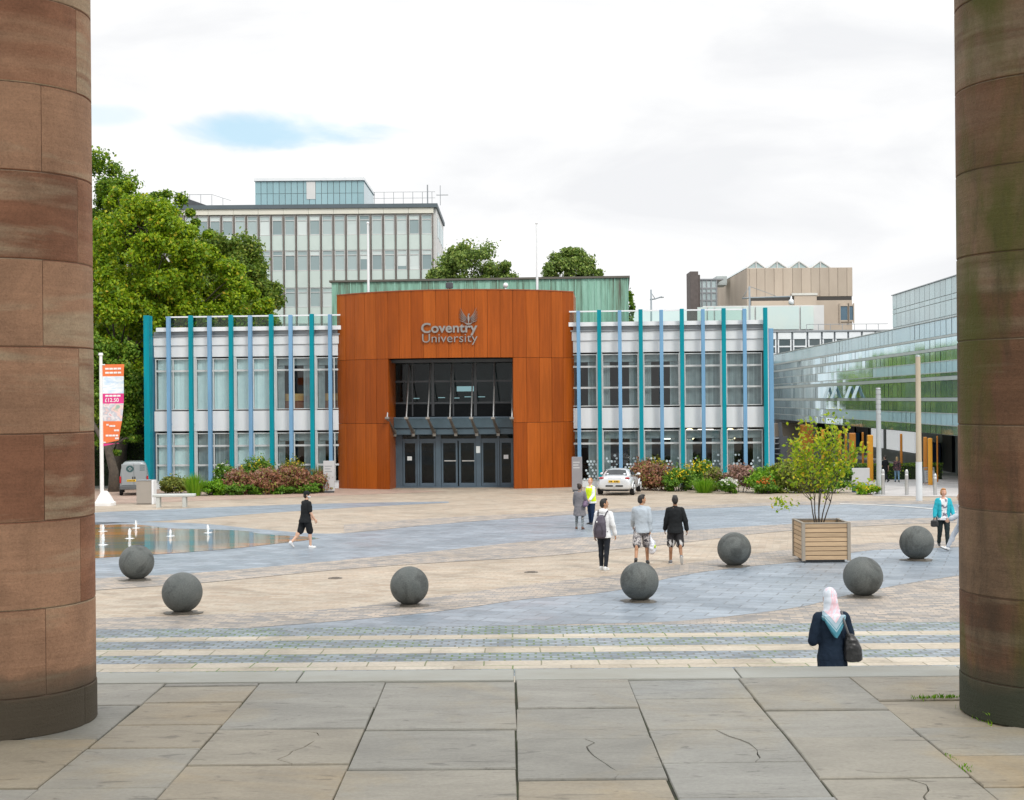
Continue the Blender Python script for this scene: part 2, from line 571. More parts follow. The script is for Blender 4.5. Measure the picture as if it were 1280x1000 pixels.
# light path leading off to the right between the buildings
sheet('path', [tuple(G(1092, 620)[:2]), tuple(G(1300, 622)[:2]), (80, 150), (26, 150), tuple(G(1066, 600)[:2])], m_path, 0.012)
sheet('path', [tuple(at(60, 68)[:2]), tuple(at(300, 74)[:2]), tuple(at(560, 82)[:2]), tuple(at(420, 90)[:2]), tuple(at(60, 90)[:2])],
      paving('pink_paving', (0.36, 0.24, 0.19), (0.44, 0.33, 0.26), (0.24, 0.2, 0.17), 0.4, 0.2, 0.01, 0.3), 0.008)

sheet('road_line', gp(spline([(1050, 629.5), (1100, 631.5), (1150, 634.5), (1200, 640)]) + spline([(1200, 641.2), (1150, 635.4), (1100, 632.3), (1050, 630.2)])), mat('worn_white_paint', (.62, .62, .60), (.45, .45, .43), 3, .7), 0.016)
m_iron = mat('cast_iron_cover', (.19, .165, .14), (.14, .12, .10), 12, .7, .3)
for i, (u, v, lab) in enumerate(((419, 723, 'round iron drain cover on the sandstone left of the lone granite ball'), (664, 715.5, 'round iron drain cover on the sandstone in front of the white-hooded man'))):
    p = G(u, v)
    t = MB()
    t.prism([(.17 * math.cos(a * math.pi / 14), .17 * math.sin(a * math.pi / 14)) for a in range(28)], -.02, .014)
    for q in range(-2, 3):
        t.box(-.09, .09, q * .05 - .012, q * .05 + .012, .014, .02)
    o = tag(t.build('drain_cover', m_iron), lab, 'drain cover', 'drain covers in the plaza')
    o.location = p
# ---- shallow water of the fountain
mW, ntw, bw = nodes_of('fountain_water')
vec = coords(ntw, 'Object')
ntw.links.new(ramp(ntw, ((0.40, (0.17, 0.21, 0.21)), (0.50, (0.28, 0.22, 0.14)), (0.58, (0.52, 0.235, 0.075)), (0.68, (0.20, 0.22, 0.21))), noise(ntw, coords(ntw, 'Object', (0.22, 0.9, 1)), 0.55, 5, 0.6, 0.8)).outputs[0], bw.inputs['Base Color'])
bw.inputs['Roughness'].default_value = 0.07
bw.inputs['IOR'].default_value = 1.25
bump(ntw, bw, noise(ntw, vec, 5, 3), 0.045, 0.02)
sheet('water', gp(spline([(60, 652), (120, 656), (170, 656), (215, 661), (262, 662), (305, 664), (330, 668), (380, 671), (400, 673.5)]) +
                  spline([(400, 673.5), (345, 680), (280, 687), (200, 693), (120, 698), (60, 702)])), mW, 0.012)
m_foam = mat('white_water', (0.9, 0.93, 0.95), (0.75, 0.82, 0.86), 8, 0.25, 0, 0.3)
jet_spots = [(129, 664, 'fountain jet nearest the left pillar in the back row of jets'), (170, 660, 'fountain jet second from the left pillar in the back row of jets'),
             (162, 673, 'fountain jet rising behind the leftmost granite ball'), (213, 670, 'fountain jet right of the leftmost granite ball, at the middle of the pool'),
             (260, 666, 'fountain jet farthest right, near the tip of the pool'), (129, 681, 'fountain jet nearest the left pillar in the front of the pool')]
jb = MB()
jr = random.Random(3)
for k in range(4):
    a = k * 1.57
    jb.tube([(0.015 * math.cos(a), 0.02 * math.sin(a), 0), (0.035 * math.cos(a), 0.035 * math.sin(a), 0.22), (0.02 * math.cos(a), 0.02 * math.sin(a), 0.33 + 0.06 * (k % 2)), (0.05 * math.cos(a), 0.05 * math.sin(a), 0.25)], [0.035, 0.045, 0.03, 0.012], 6)
for k in range(46):
    a, r = jr.uniform(0, 6.28), abs(jr.gauss(0, 0.16))
    jb.ell((r * .6 * math.cos(a), r * .6 * math.sin(a), max(0.01, 0.2 - r * 0.5 + jr.uniform(-.15, .2))), (0.012,) * 3, 5, 4)
sb_ = MB()
sb_.loft([((0, 0, 0.0), 0.27, 0.27), ((0, 0, 0.006), 0.20, 0.20), ((0, 0, 0.02), 0.06, 0.06)], 18)
for i, (u, v, lab) in enumerate(jet_spots):
    p = G(u, v, 0.014)
    j = thing('fountain_jet', 'white ' + lab, 'fountain jet', p, i * 1.1, 'water jets of the fountain')
    if i == 0:
        o1 = jb.build('water_spout', m_foam, j, True)
        o2 = sb_.build('splash_ring', m_foam, j, True)
    else:
        for s in (o1, o2):
            c = s.copy(); COL.objects.link(c); c.parent = j
    j.scale = (.6, .6, 0.62 + 0.12 * ((i * 7) % 3))

# ================================================================ porch: flags, coping, steps, pillars
FZ = CAMZ - 1.65
def fpt(u, v):
    rx, rz = ray(u, v)
    d = (FZ - CAMZ) / rz
    return (rx * d, d)
m_flag, ntf, bf = nodes_of('york_stone_flag')
vec = coords(ntf)
att = ntf.nodes.new('ShaderNodeAttribute')
att.attribute_name = 'slab'
isl = ramp(ntf, ((0.0, (0.275, 0.268, 0.237)), (0.30, (0.325, 0.315, 0.278)), (0.55, (0.335, 0.31, 0.255)), (0.78, (0.34, 0.29, 0.21)), (0.92, (0.305, 0.31, 0.292)), (1.0, (0.33, 0.335, 0.32))), att.outputs['Fac'])
bl = ramp(ntf, ((0.25, 0.78), (0.75, 1.16)), noise(ntf, coords(ntf, 'Object', (1, 2.2, 1)), 1.8, 6, 0.62, 0.8))
fi = ramp(ntf, ((0.3, 0.88), (0.7, 1.08)), noise(ntf, vec, 45, 4, 0.7))
tint = ramp(ntf, ((0.5, (1, 1, 1)), (0.72, (1.14, 1.02, 0.83))), noise(ntf, vec, 0.9, 5, 0.6, 1.0))
dk = ramp(ntf, ((0.60, 1.0), (0.67, 0.62)), noise(ntf, coords(ntf, 'Object', (1, 3.5, 1), (0, 0, 0.4)), 3.1, 6, 0.6, 1.5))
c = mixc(ntf, 1, isl.outputs[0], bl.outputs[0], 'MULTIPLY')
c = mixc(ntf, 1, c, fi.outputs[0], 'MULTIPLY')
c = mixc(ntf, 1, c, tint.outputs[0], 'MULTIPLY')
c = mixc(ntf, 1, c, dk.outputs[0], 'MULTIPLY')
ntf.links.new(c, bf.inputs['Base Color'])
bf.inputs['Roughness'].default_value = 0.62
bump(ntf, bf, noise(ntf, coords(ntf, 'Object', (1, 2.5, 1)), 6, 7, 0.65, 0.6), 0.35, 0.02)
YE = 8.32                                   # far edge of the porch floor
YC = fpt(640, 850.5)[1]                     # near edge of the coping
fr = random.Random(11)
flags = MB()
fvals = []
def flag(poly, dz=0.0, g1=0.0085, g2=0.016, val=None):
    val = fr.random() if val is None else val
    if g1 > .005:
        poly = [(p[0] + fr.uniform(-.006, .006), p[1]) for p in poly]
    # chamfered stone: inset top
    n = len(poly)
    cx, cy = sum(p[0] for p in poly) / n, sum(p[1] for p in poly) / n
    def ins(p, g):
        q = g if g1 < .005 else None
        gx, gy = (q, q) if q else (g * .45, g * 1.0)
        dx, dy = p[0] - cx, p[1] - cy
        return (p[0] - math.copysign(min(gx, abs(dx)), dx), p[1] - math.copysign(min(gy, abs(dy)), dy))
    a = [ins(p, g1) for p in poly]
    b = [ins(p, g2) for p in poly]
    t = fr.uniform(-.006, .006)
    vs = [(x, y, FZ - .06) for x, y in a] + [(x, y, FZ - .006 + dz + t) for x, y in a] + [(x, y, FZ + dz + t) for x, y in b]
    fs = [tuple(range(2 * n, 3 * n))]
    for l in (0, n):
        for i in range(n):
            j = (i + 1) % n
            fs.append((l + i, l + j, l + n + j, l + n + i))
    flags.add(vs, fs)
    fvals.extend([val] * len(fs))
# long joints, (u at v=850.., slope du/dv) -> X measured on the floor
xs = [fpt(u, 851)[0] for u in (212, 327, 483, 645, 785, 926, 1067.5)]
xs = [xs[0] - 2.9, xs[0] - 2.05, xs[0] - 1.3, xs[0] - 0.62] + xs + [xs[-1] + 0.75, xs[-1] + 1.5, xs[-1] + 2.4]
rows = {3: (0, 883, 925, 985), 4: (0, 858, 878, 906, 935, 985), 5: (0, 885, 912, 955), 6: (0, 876, 912, 961), 7: (0, 885, 924, 974), 8: (0, 872, 911, 952, 997),
        9: (0, 887, 922, 973), 10: (0, 874, 909, 944, 983)}
cracks = {(7, 2): 2, (8, 2): 3, (5, 2): 4, (9, 3): 5}
for i in range(len(xs) - 1):
    x0, x1 = xs[i], xs[i + 1]
    yy = [YC]
    for v in rows.get(i, ())[1:]:
        yy.append(fpt((x0 + x1) / 2 / 6.5 * F + 640, v)[1])
    while yy[-1] > -6:
        yy.append(yy[-1] - fr.uniform(0.55, 0.95))
    for k in range(len(yy) - 1):
        y1, y0 = yy[k], yy[k + 1]
        j = lambda: fr.uniform(-.008, .008)
        cx = cracks.get((i, k))
        if cx:
            # a slab that has split along an irregular line
            vv_ = fr.random()
            xm = x0 + (x1 - x0) * (0.62 if cx != 1 else 0.35)
            cr_ = [(xm - .05 + fr.uniform(-.05, .05), y1)] + [(xm + .07 * math.sin(q * .45 + cx * 1.7) + fr.uniform(-.012, .012), y1 - (y1 - y0) * q / 9) for q in range(1, 9)] + [(xm + .02, y0)]
            flag([(x0, y0)] + cr_[::-1] + [(x0, y1)], 0, .0025, .005, vv_)
            flag([(x1, y1)] + cr_ + [(x1, y0)], 0, .0025, .005, vv_)
        else:
            flag([(x0, y0 + j()), (x1, y0 + j()), (x1, y1 + j()), (x0, y1 + j())])
o = flags.build('porch_floor', m_flag)
o.data.attributes.new('slab', 'FLOAT', 'FACE').data.foreach_set('value', fvals)
tag(o, kind='structure')
m_dirt = mat('joint_earth', (0.03, 0.03, 0.022), (0.05, 0.065, 0.02), 6, 0.9, 0, 0.3)
jm = MB()
jm.box(-6.6, 6.6, -6, YC, FZ - .5, FZ - .012)
tag(jm.build('porch_bed', m_dirt), kind='structure')
# coping: long pale stones, then the flight of steps down to the plaza
m_coping = mat('coping_stone', (0.40, 0.41, 0.375), (0.35, 0.345, 0.30), 2.2, 0.65, 0, 0.25, 20, 0.06, (1, 2.5, 1))
cp = MB()
cxs = [-6.6, -4.2, fpt(110, 845)[0], fpt(376, 845)[0], fpt(643, 845)[0], fpt(925, 845)[0], fpt(1215, 845)[0], 4.6, 6.6]
for a, b in zip(cxs[:-1], cxs[1:]):
    cp.bbox(a + .004, b - .004, YC + .006, YE, FZ - .16, FZ + .004, 0.008)
tag(cp.build('coping', m_coping), kind='structure')
st = MB()
n = 12
ztop, yb = FZ - .16, YE
zbot = gz(12.9)
for k in range(n):
    z1 = ztop - (ztop - zbot) * k / n
    st.box(-30, 30, YE - 0.02 if k == 0 else YE + (k - 1) * .37 + .02, YE + k * .37 + .36, zbot - .6, z1 - .001 * k)
tag(st.build('steps', m_coping), kind='structure')

def pillar_mat(name, ca, cb, cc, algae, dark):
    m, nt, b = nodes_of(name)
    vec = coords(nt)
    g = nt.nodes.new('ShaderNodeNewGeometry')
    strata = noise(nt, coords(nt, 'Object', (0.35, 0.35, 3.2), (R(4), R(3), 0)), 1.6, 6, 0.55, 0.5)
    fine = noise(nt, coords(nt, 'Object', (0.6, 0.6, 9), (R(3), R(-2), 0)), 4, 5, 0.6, 0.3)
    s = nn(nt, 'ShaderNodeMath', operation='MULTIPLY_ADD')
    nt.links.new(g.outputs['Random Per Island'], s.inputs[0])
    s.inputs[1].default_value = 0.62
    nt.links.new(strata, s.inputs[2])
    base = ramp(nt, ((0.40, ca), (0.60, cb), (0.76, tuple(x * .8 for x in cb)), (0.88, cc), (1.0, ca)), s.outputs[0])
    f = ramp(nt, ((0.3, 0.91), (0.7, 1.08)), fine)
    sp = ramp(nt, ((0.32, 0.80), (0.5, 1.0), (0.68, 1.13)), noise(nt, vec, 85, 4, 0.8))
    blot = ramp(nt, ((0.42, 1.06), (0.62, 0.80)), noise(nt, coords(nt, 'Object', (1, 1, .8)), 2.6, 6, 0.65, 0.6))
    c = mixc(nt, 1, base.outputs[0], f.outputs[0], 'MULTIPLY')
    c = mixc(nt, 1, c, sp.outputs[0], 'MULTIPLY')
    c = mixc(nt, 1, c, blot.outputs[0], 'MULTIPLY')
    if algae:
        a = ramp(nt, ((0.46, 0.0), (0.62, 0.8)), noise(nt, coords(nt, 'Object', (1.6, 1.6, 0.5)), 1.5, 5, 0.6, 0.4))
        c = mixc(nt, a.outputs[0], c, algae)
        a2 = ramp(nt, ((0.52, 0.0), (0.72, 0.7)), noise(nt, coords(nt, 'Object', (2.2, 2.2, 0.45), (0, 0, 2)), 1.9, 5, 0.65, 0.4))
        c = mixc(nt, a2.outputs[0], c, (0.032, 0.028, 0.02))
    # damp foot of the shaft
    sx = nt.nodes.new('ShaderNodeSeparateXYZ')
    nt.links.new(vec, sx.inputs[0])
    w = nn(nt, 'ShaderNodeMath', operation='MULTIPLY_ADD')
    nt.links.new(noise(nt, coords(nt, 'Object', (1, 1, .6)), 3, 5), w.inputs[0])
    w.inputs[1].default_value = -0.22
    nt.links.new(sx.outputs[2], w.inputs[2])
    d = ramp(nt, ((0.05, 1.0), (0.16, 0.55), (0.20, 0.0)), w.outputs[0])
    c = mixc(nt, d.outputs[0], c, dark)
    nt.links.new(c, b.inputs['Base Color'])
    b.inputs['Roughness'].default_value = 0.78
    b.inputs['Specular IOR Level'].default_value = 0.25
    pit = nn(nt, 'ShaderNodeMath', operation='ADD')
    nt.links.new(fine, pit.inputs[0])
    nt.links.new(noise(nt, vec, 70, 4, 0.75), pit.inputs[1])
    bump(nt, b, pit.outputs[0], 0.4, 0.02)
    return m
m_pl = pillar_mat('red_sandstone', (0.41, 0.235, 0.145), (0.33, 0.155, 0.09), (0.44, 0.325, 0.215), None, (0.085, 0.07, 0.05))
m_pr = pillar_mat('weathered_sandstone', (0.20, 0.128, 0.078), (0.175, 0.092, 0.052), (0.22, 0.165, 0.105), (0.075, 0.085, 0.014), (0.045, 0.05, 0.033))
m_mortar = mat('pillar_mortar', (0.17, 0.115, 0.08), None, 8, 0.9)

def pillar(x, y, label, m, courses_from, joint_ang, mir):
    Rr = 0.44
    root = thing('stone_pillar', label, 'pillar', (x, y, FZ))
    core = MB()
    core.loft([((0, 0, 0.0), Rr - .007, Rr - .007), ((0, 0, 16.0), Rr - .007, Rr - .007)], 64)
    core.build('mortar_core', m_mortar, root, True, 30)
    mb = MB()
    def block(a0, a1, z0, z1, r):
        n = max(4, int((a1 - a0) / R(5)))
        g = .0016
        prof = [(r - .03, z0 + g), (r - .004, z0 + g), (r, z0 + g + .005), (r, z1 - g - .005), (r - .004, z1 - g), (r - .03, z1 - g)]
        da = g / r
        vs, fs = [], []
        angs = [a0 + da] + [a0 + da + (a1 - a0 - 2 * da) * i / n for i in range(1, n)] + [a1 - da]
        for i, a in enumerate(angs):
            e = .004 if i in (0, n) else 0
            for rr, z in prof:
                q = rr - (e if rr > r - .02 else 0)
                vs.append((q * math.cos(a), q * math.sin(a), z))
        k = len(prof)
        for i in range(n):
            for q in range(k - 1):
                fs.append((i * k + q, (i + 1) * k + q, (i + 1) * k + q + 1, i * k + q + 1))
        fs.append(tuple(range(k)))
        fs.append(tuple(range(n * k, n * k + k))[::-1])
        mb.add(vs, fs)
    # plinth course, then even courses; long blocks break joint course by course
    h = 0.434
    z = 0.20
    ang = [joint_ang + R(a) for a in (0, 95, 185, 270)]
    block(joint_ang + R(33), joint_ang + R(213), 0.0, z, Rr + .004)
    block(joint_ang + R(213), joint_ang + R(393), 0.0, z, Rr + .004)
    c = 0
    while z < 15.5:
        off = 0 if (c % 2) == courses_from else R(150)
        js = [joint_ang + off, joint_ang + off + R(120), joint_ang + off + R(240), joint_ang + off + R(360)]
        for a, b in zip(js[:-1], js[1:]):
            block(a, b, z, z + h, Rr)
        z += h
        c += 1
    mb.build('shaft', m, root, True, 25)
    return root
PLX, PRX, PY = -2.636, 2.782, 7.08
# joint azimuths: where the photo's upright joints face the camera
jl = math.atan2(-PY, -PLX) + R(24)
jrr = math.atan2(-PY, -PRX) - R(12)
pillar(PLX, PY, 'warm red sandstone pillar at the left edge of the porch', m_pl, 0, jl, 1)
pillar(PRX, PY, 'dark pillar streaked with green algae at the right edge', m_pr, 0, jrr, -1)
# canopy far above, carried by the pillars
cn = MB()
cn.box(-9, 9, -9, 8.6, FZ + 16, FZ + 16.8)
tag(cn.build('ceiling', m_coping), kind='structure')
# ================================================================ the university building
TH = R(-4.5)
BY = 88.0
BO = Vector(((569 - CX) / F * BY, BY, gz(BY)))
BE = (math.cos(TH), math.sin(TH))
BN = (-math.sin(TH), math.cos(TH))
def BL(u, v, t=0.0):                        # pixel -> local (s, z) on the plane local y = t
    rx, rz = ray(u, v)
    k = (BN[0] * BO.x + BN[1] * BO.y + t) / (BN[0] * rx + BN[1])
    p = Vector((rx * k, k, CAMZ + rz * k)) - BO
    return p.x * BE[0] + p.y * BE[1], p.z
def BS(u, v=500, t=0.0): return BL(u, v, t)[0]
def BZ(v, u, t=0.0): return BL(u, v, t)[1]

m_white = mat('white_cladding', (0.75, 0.775, 0.80), (0.705, 0.73, 0.75), 1.6, 0.35, 0, 0.03, stretch=(2.2, 2.2, .22))
m_trim = mat('white_trim', (0.78, 0.80, 0.82), (0.72, 0.75, 0.78), 1.2, 0.4)
m_greym = mat('grey_metal', (0.33, 0.35, 0.37), (0.28, 0.30, 0.32), 2, 0.4, 0.2)
m_darkm = mat('dark_grey_metal', (0.07, 0.08, 0.09), (0.055, 0.06, 0.07), 2, 0.4)
m_teal = mat('teal_paint', (0.0, 0.27, 0.34), (0.003, 0.205, 0.26), 1.2, 0.5, spec=.15, stretch=(3, 3, .25))
m_blue = mat('blue_paint', (0.17, 0.355, 0.56), (0.145, 0.29, 0.45), 1.2, 0.5, spec=.2, stretch=(3, 3, .25))
m_tealdk = mat('deep_blue_paint', (0.02, 0.20, 0.34), (0.02, 0.17, 0.30), 0.8, 0.4)
m_frame = mat('window_frame_paint', (0.62, 0.64, 0.64), (0.55, 0.57, 0.57), 2, 0.4)
m_glass = glass_mat('window_glass', (0.82, 0.93, 0.95), 0.06)
m_clear = glass_mat('balustrade_glass', (0.86, 0.95, 0.93), 0.03)
m_wallin = mat('interior_paint', (0.20, 0.195, 0.185), (0.16, 0.16, 0.155), 1, 0.8)
m_conc = mat('concrete', (0.36, 0.355, 0.34), (0.30, 0.295, 0.28), 1.5, 0.8, 0, 0.2)
m_blindp = mat('pale_blind', (0.74, 0.82, 0.80), (0.68, 0.76, 0.75), 3, 0.7, island=0.05)
m_blindg = mat('grey_blind', (0.34, 0.36, 0.36), (0.28, 0.30, 0.30), 3, 0.7, island=0.18)
m_wood = mat('oak_panel', (0.50, 0.28, 0.09), (0.40, 0.21, 0.06), 3, 0.5, stretch=(1, 1, 6))
m_roof = mat('roof_felt', (0.16, 0.16, 0.165), (0.12, 0.12, 0.13), 1, 0.9)
m_lampw = emit_mat('lamp_warm', (1.0, 0.82, 0.45), 3.0)
m_lampc = emit_mat('lamp_white', (1.0, 0.95, 0.85), 2.2)

bld = thing('university_building', 'two-storey university building with teal and blue posts around a curved rust-red entrance drum', 'building', BO, TH)

# photo levels read on the left wing near u = 240
ul = 240
zg = -0.6
Z = {k: BZ(v, ul) for k, v in dict(rail=396.5, trimt=409.5, trimb=414.5, fas1=421, fas2=432, pan=446.5, uh=448, ut=463.7, us=512.6, sp1=514, sp2=539, lh=541, lt=557.5, lb=581.5, base=603).items()}
POSTT = BZ(394.5, ul, -0.55)
bwr = random.Random(5)

def blinds(mb, s0, s1, z0, z1, y, step=0.11, tilt=0.03, gapc=0.0):
    s = s0 + 0.02
    while s < s1 - step * .5:
        if bwr.random() >= gapc:
            t = tilt * bwr.uniform(.5, 1.3)
            mb.add([(s, y, z0), (s + step * .96, y + t, z0), (s + step * .96, y + t, z1), (s, y, z1)], [(0, 1, 2, 3)])
        s += step
def window(s0, s1, levels, mid, kind, seat=None):
    """one bay: frame mesh; panes, and what hangs behind them, below it"""
    fr_ = MB()
    fw = 0.06
    z0, z1 = levels[0], levels[-1]
    for s in (s0, s1 - fw):
        fr_.box(s, s + fw, -0.05, 0.06, z0, z1)
    fr_.box(s0 + fw, s1 - fw, -0.05, 0.06, z1 - fw, z1)
    fr_.box(s0 + fw, s1 - fw, -0.05, 0.06, z0, z0 + fw)
    for z in levels[1:-1]:
        fr_.box(s0 + fw, s1 - fw, -0.047, 0.057, z - .06, z + .06)
    for z_a, z_b in zip(levels[:-1], levels[1:]):
        fr_.box(mid - .04, mid + .04, -0.044, 0.05, z_a + .065, z_b - .065)
    f = fr_.build('window', m_frame, bld)
    pn = MB()
    pn.add([(s0 + .04, 0, z0 + .04), (s1 - .04, 0, z0 + .04), (s1 - .04, 0, z1 - .04), (s0 + .04, 0, z1 - .04)], [(0, 1, 2, 3)])
    pn.build('pane', m_glass, f)
    if kind in 'pg':
        b = MB()
        blinds(b, s0 + .03, mid, z0 + .03, z1 - .03, 0.16 if kind == 'p' else .22)
        blinds(b, mid, s1 - .03, z0 + .03, z1 - .03, 0.16 if kind == 'p' else .22)
        b.build('blind', m_blindp if kind == 'p' else m_blindg, f)
    elif kind == 'h':
        b = MB()
        blinds(b, s0 + .03, s0 + .45, z0 + .03, z1 - .03, 0.25)
        blinds(b, s1 - .6, s1 - .03, z0 + .03, z1 - .03, 0.25)
        zt = levels[-2]
        b.box(s0 + .1, s1 - .1, .2, .23, zt + .3, z1 - .05)
        b.build('blind', m_blindg, f)
    return f

def wing(posts, sA, sB, kinds_up, kinds_lo, right):
    bays = [p for p in posts if p[1] == 't']
    edges = [p[0] for p in bays]
    # outer skin: fascia, parapet panel, spandrel, base
    skins = {k: MB() for k in ('fascia', 'parapet_panels', 'spandrel_panels', 'base_panels')}
    cut = sorted(set([sA] + [p[0] for p in posts if sA < p[0] < sB] + [sB]))
    for a, b in zip(cut[:-1], cut[1:]):
        a2, b2 = a + .006, b - .006
        skins['fascia'].bbox(a2, b2, -0.12, 0.22, Z['fas2'], Z['fas1'], .02)
        skins['parapet_panels'].bbox(a2, b2, -0.04, 0.22, Z['pan'], Z['fas2'] - .012, .02)
        skins['spandrel_panels'].bbox(a2, b2, -0.05, 0.22, Z['sp2'], Z['sp1'], .02)
        skins['base_panels'].bbox(a2, b2, -0.02, 0.22, zg, Z['base'], .02)
    for k_, w_ in skins.items():
        w_.build(k_, m_white, bld)
    for e in edges:
        if sA + .2 < e < sB - .2:
            for z0, z1 in ((Z['base'] + .012, Z['sp2'] - .012), (Z['sp1'] + .012, Z['pan'] - .012)):
                pr_ = MB(); pr_.box(e - .168, e + .168, -.03, .22, z0, z1); pr_.build('pier', m_frame, bld)
    t = MB()
    t.box(sA + .25, sB, -0.30, 0.3, Z['trimb'], Z['trimt'])
    t.build('roof_edge', m_trim, bld)
    d = MB()
    d.box(sA, sB, -0.02, .25, Z['fas1'] + .005, Z['trimb'] - .005)
    d.box(sA, sB, -0.2, -0.1, Z['fas1'] + .015, Z['fas1'] + .09)
    d.build('gutter', m_greym, bld)
    # floors, ceilings, back and end walls: the rooms behind the glass
    rm = MB()
    D = 9.0
    for z0, z1 in ((zg, 0.12), (Z['sp2'] + .02, Z['sp1'] - .02), (Z['pan'] + .02, Z['fas1'])):
        rm.box(sA + .02, sB - .02, 0.24, D, z0, z1)
    rm.box(sA + .02, sB - .02, D - .2, D, zg, Z['fas1'] - .01)
    for s in (sA, sB - .22):
        rm.box(s + .01, s + .21, 0.1, D - .01, zg, Z['fas1'] + .01)
    k = (edges[1] - edges[0])
    for e in edges[1:-1:2]:
        rm.box(e - .08, e + .08, .5, D - .3, .13, Z['sp2'])
        rm.box(e - .08, e + .08, .5, D - .3, Z['sp1'] - .01, Z['pan'])
    rm.build('interior', m_wallin, bld)
    rf = MB()
    rf.box(sA, sB, .31, D + .02, Z['fas1'] + .02, Z['trimb'] - .03)
    rf.build('roof', m_roof, bld)
    # windows between the teal posts
    for i in range(len(edges) - 1):
        a, b = edges[i] + .17, edges[i + 1] - .17
        a, b = max(a, sA + .05), min(b, sB - .05)
        if b - a < .5:
            continue
        mid = (edges[i] + edges[i + 1]) / 2
        mid = min(max(mid, a + .2), b - .2)
        lv = [Z['us'], Z['ut'], Z['uh'] - .02] if not right else [Z['us'] + .02, Z['us'] + 1.22, Z['ut'], Z['uh'] - .02]
        window(a, b, lv, mid, kinds_up[i])
        window(a, b, [Z['base'] + .02, Z['lb'], Z['lt'], Z['lh'] - .02] if not right else [Z['base'] + .02, Z['lt'], Z['lh'] - .02], mid, kinds_lo[i])
    # posts
    for s, kind in posts:
        if abs(s) < 7.6:
            continue
        pm = MB()
        big = kind == 'T'
        hw = .27 if big else (.128 if kind == 't' else .115)
        pm.bbox(s - hw, s + hw, -0.70, -0.40, zg, POSTT + (0.0 if kind != 'b' else -.05), .015)
        if not big:
            pm.box(s - .02, s + .02, -0.40, -0.13, Z['fas1'] + .1, Z['fas1'] + .2)
            pm.box(s - .02, s + .02, -0.40, -0.06, Z['sp1'] - .9, Z['sp1'] - .8)
        pm.build('post', m_blue if kind == 'b' else m_teal, bld)
    # glazed roof balustrade
    r = MB()
    r.box(sA + (.9 if not right else 0), sB - (1.2 if right else 0), -0.27, -0.21, Z['rail'] - .04, Z['rail'] + .05)
    r.build('handrail', m_trim, bld)
    q = MB()
    q.box(sA + (.9 if not right else 0), sB - (1.2 if right else 0), -0.25, -0.235, Z['trimt'] + .002, Z['rail'] - .045)
    q.build('balustrade', m_clear, bld)

lp = [(188, 't'), (211.4, 'b'), (239.2, 't'), (262.6, 'b'), (289.4, 't'), (313.5, 'b'), (339.8, 't'), (364, 'b'), (390.5, 't'), (413.4, 'b')]
rp = [(723.7, 'b'), (749.7, 't'), (775.4, 'b'), (801.6, 't'), (827.4, 'b'), (853.1, 't'), (879.4, 'b'), (905.4, 't'), (931.4, 'b'), (957.4, 't')]
LP = [(BS(u, 500, -.55), k) for u, k in lp]
RP = [(BS(u, 500, -.55), k) for u, k in rp]
SL0, SL1 = BS(193), -6.9
SR0, SR1 = 6.9, BS(958)
LPx = LP + [(LP[-2][0] + (LP[-2][0] - LP[-4][0]), 't')]
wing(LPx[:], SL0, SL1, 'ppphh', 'pgphh', False)
RPx = [(RP[1][0] - (RP[3][0] - RP[1][0]), 't')] + RP
wing(RPx, SR0, SR1, 'hhhgg', 'hhhhh', True)
# corner fins at both outer ends
m = MB()
m.bbox(BS(183.5, 500, -.5), BS(190.5, 500, -.5), -1.05, -0.72, zg, POSTT + .02, .02)
m.build('post', m_teal, bld)
m = MB()
m.bbox(SL0 - .30, SL0 - .02, 0.3, 8.5, zg, Z['trimt'] - .6, .02)
m.build('end_wall', m_tealdk, bld)
m = MB()
m.bbox(SR1 + .02, SR1 + .10, -0.55, -0.35, zg, Z['fas1'], .01)
m.build('post', m_trim, bld)
m = MB()
m.bbox(SR1 + .12, SR1 + .42, -0.5, 8.5, zg, Z['fas1'] + .05, .02)
m.build('end_wall', m_blue, bld)
# upstairs counter seen in the left wing, lamps and frosted dots in the right wing
m = MB()
zc = Z['us']
m.box(LP[6][0] + .35, SL1 - .1, 0.55, 1.1, zc - .05, zc + .55)
m.build('counter', mat('counter_red', (0.22, 0.07, 0.03), None, 2, 0.5), bld)
m = MB()
m.box(LP[6][0] + .33, SL1 - .1, 0.5, 1.15, zc + .55, zc + 1.02)
m.build('counter_top', m_wood, bld)
for uu in (862, 913):
    s, z = BL(uu, 543, 2.2)
    m = MB()
    pts = [(s + .36 * math.cos(a), 2.2, z + .36 * math.sin(a)) for a in [i * math.pi / 14 for i in range(29)]]
    m.tube(pts, .035, 8)
    m.build('ring_lamp', m_lampw, bld)
for uu, vv, w_ in ((838, 538, .45), (836, 548.5, .4), (882, 537, .5), (929, 537, .35), (808, 538, .3)):
    s, z = BL(uu, vv, 1.6)
    m = MB()
    m.box(s - w_, s + w_, 1.4, 1.8, z - .03, z + .03)
    m.build('strip_lamp', m_lampc, bld)
m_dot = mat('frosted_film', (0.62, 0.72, 0.76), (0.52, 0.62, 0.68), 3, 0.6, island=.15)
dr = random.Random(9)
for i in range(len(RPx) - 1):
    dots = MB()
    a, b = RPx[i][0] + .2, RPx[i + 1][0] - .2
    if b < SR0 + .1: continue
    a = max(a, SR0 + .1)
    for r in range(9):
        z = Z['base'] + .10 + r * .19
        x = a + .1 + (.11 if r % 2 else 0)
        while x < b - .05:
            if dr.random() < (0.97 - r * .11):
                rr = .082 * dr.uniform(.8, 1.1)
                n = 6
                dots.add([(x + rr * math.cos(k * math.pi / 3 + .5), -0.012, z + rr * math.sin(k * math.pi / 3 + .5)) for k in range(n)], [tuple(range(n))])
            x += .21
    dots.build('window_film', m_dot, bld)

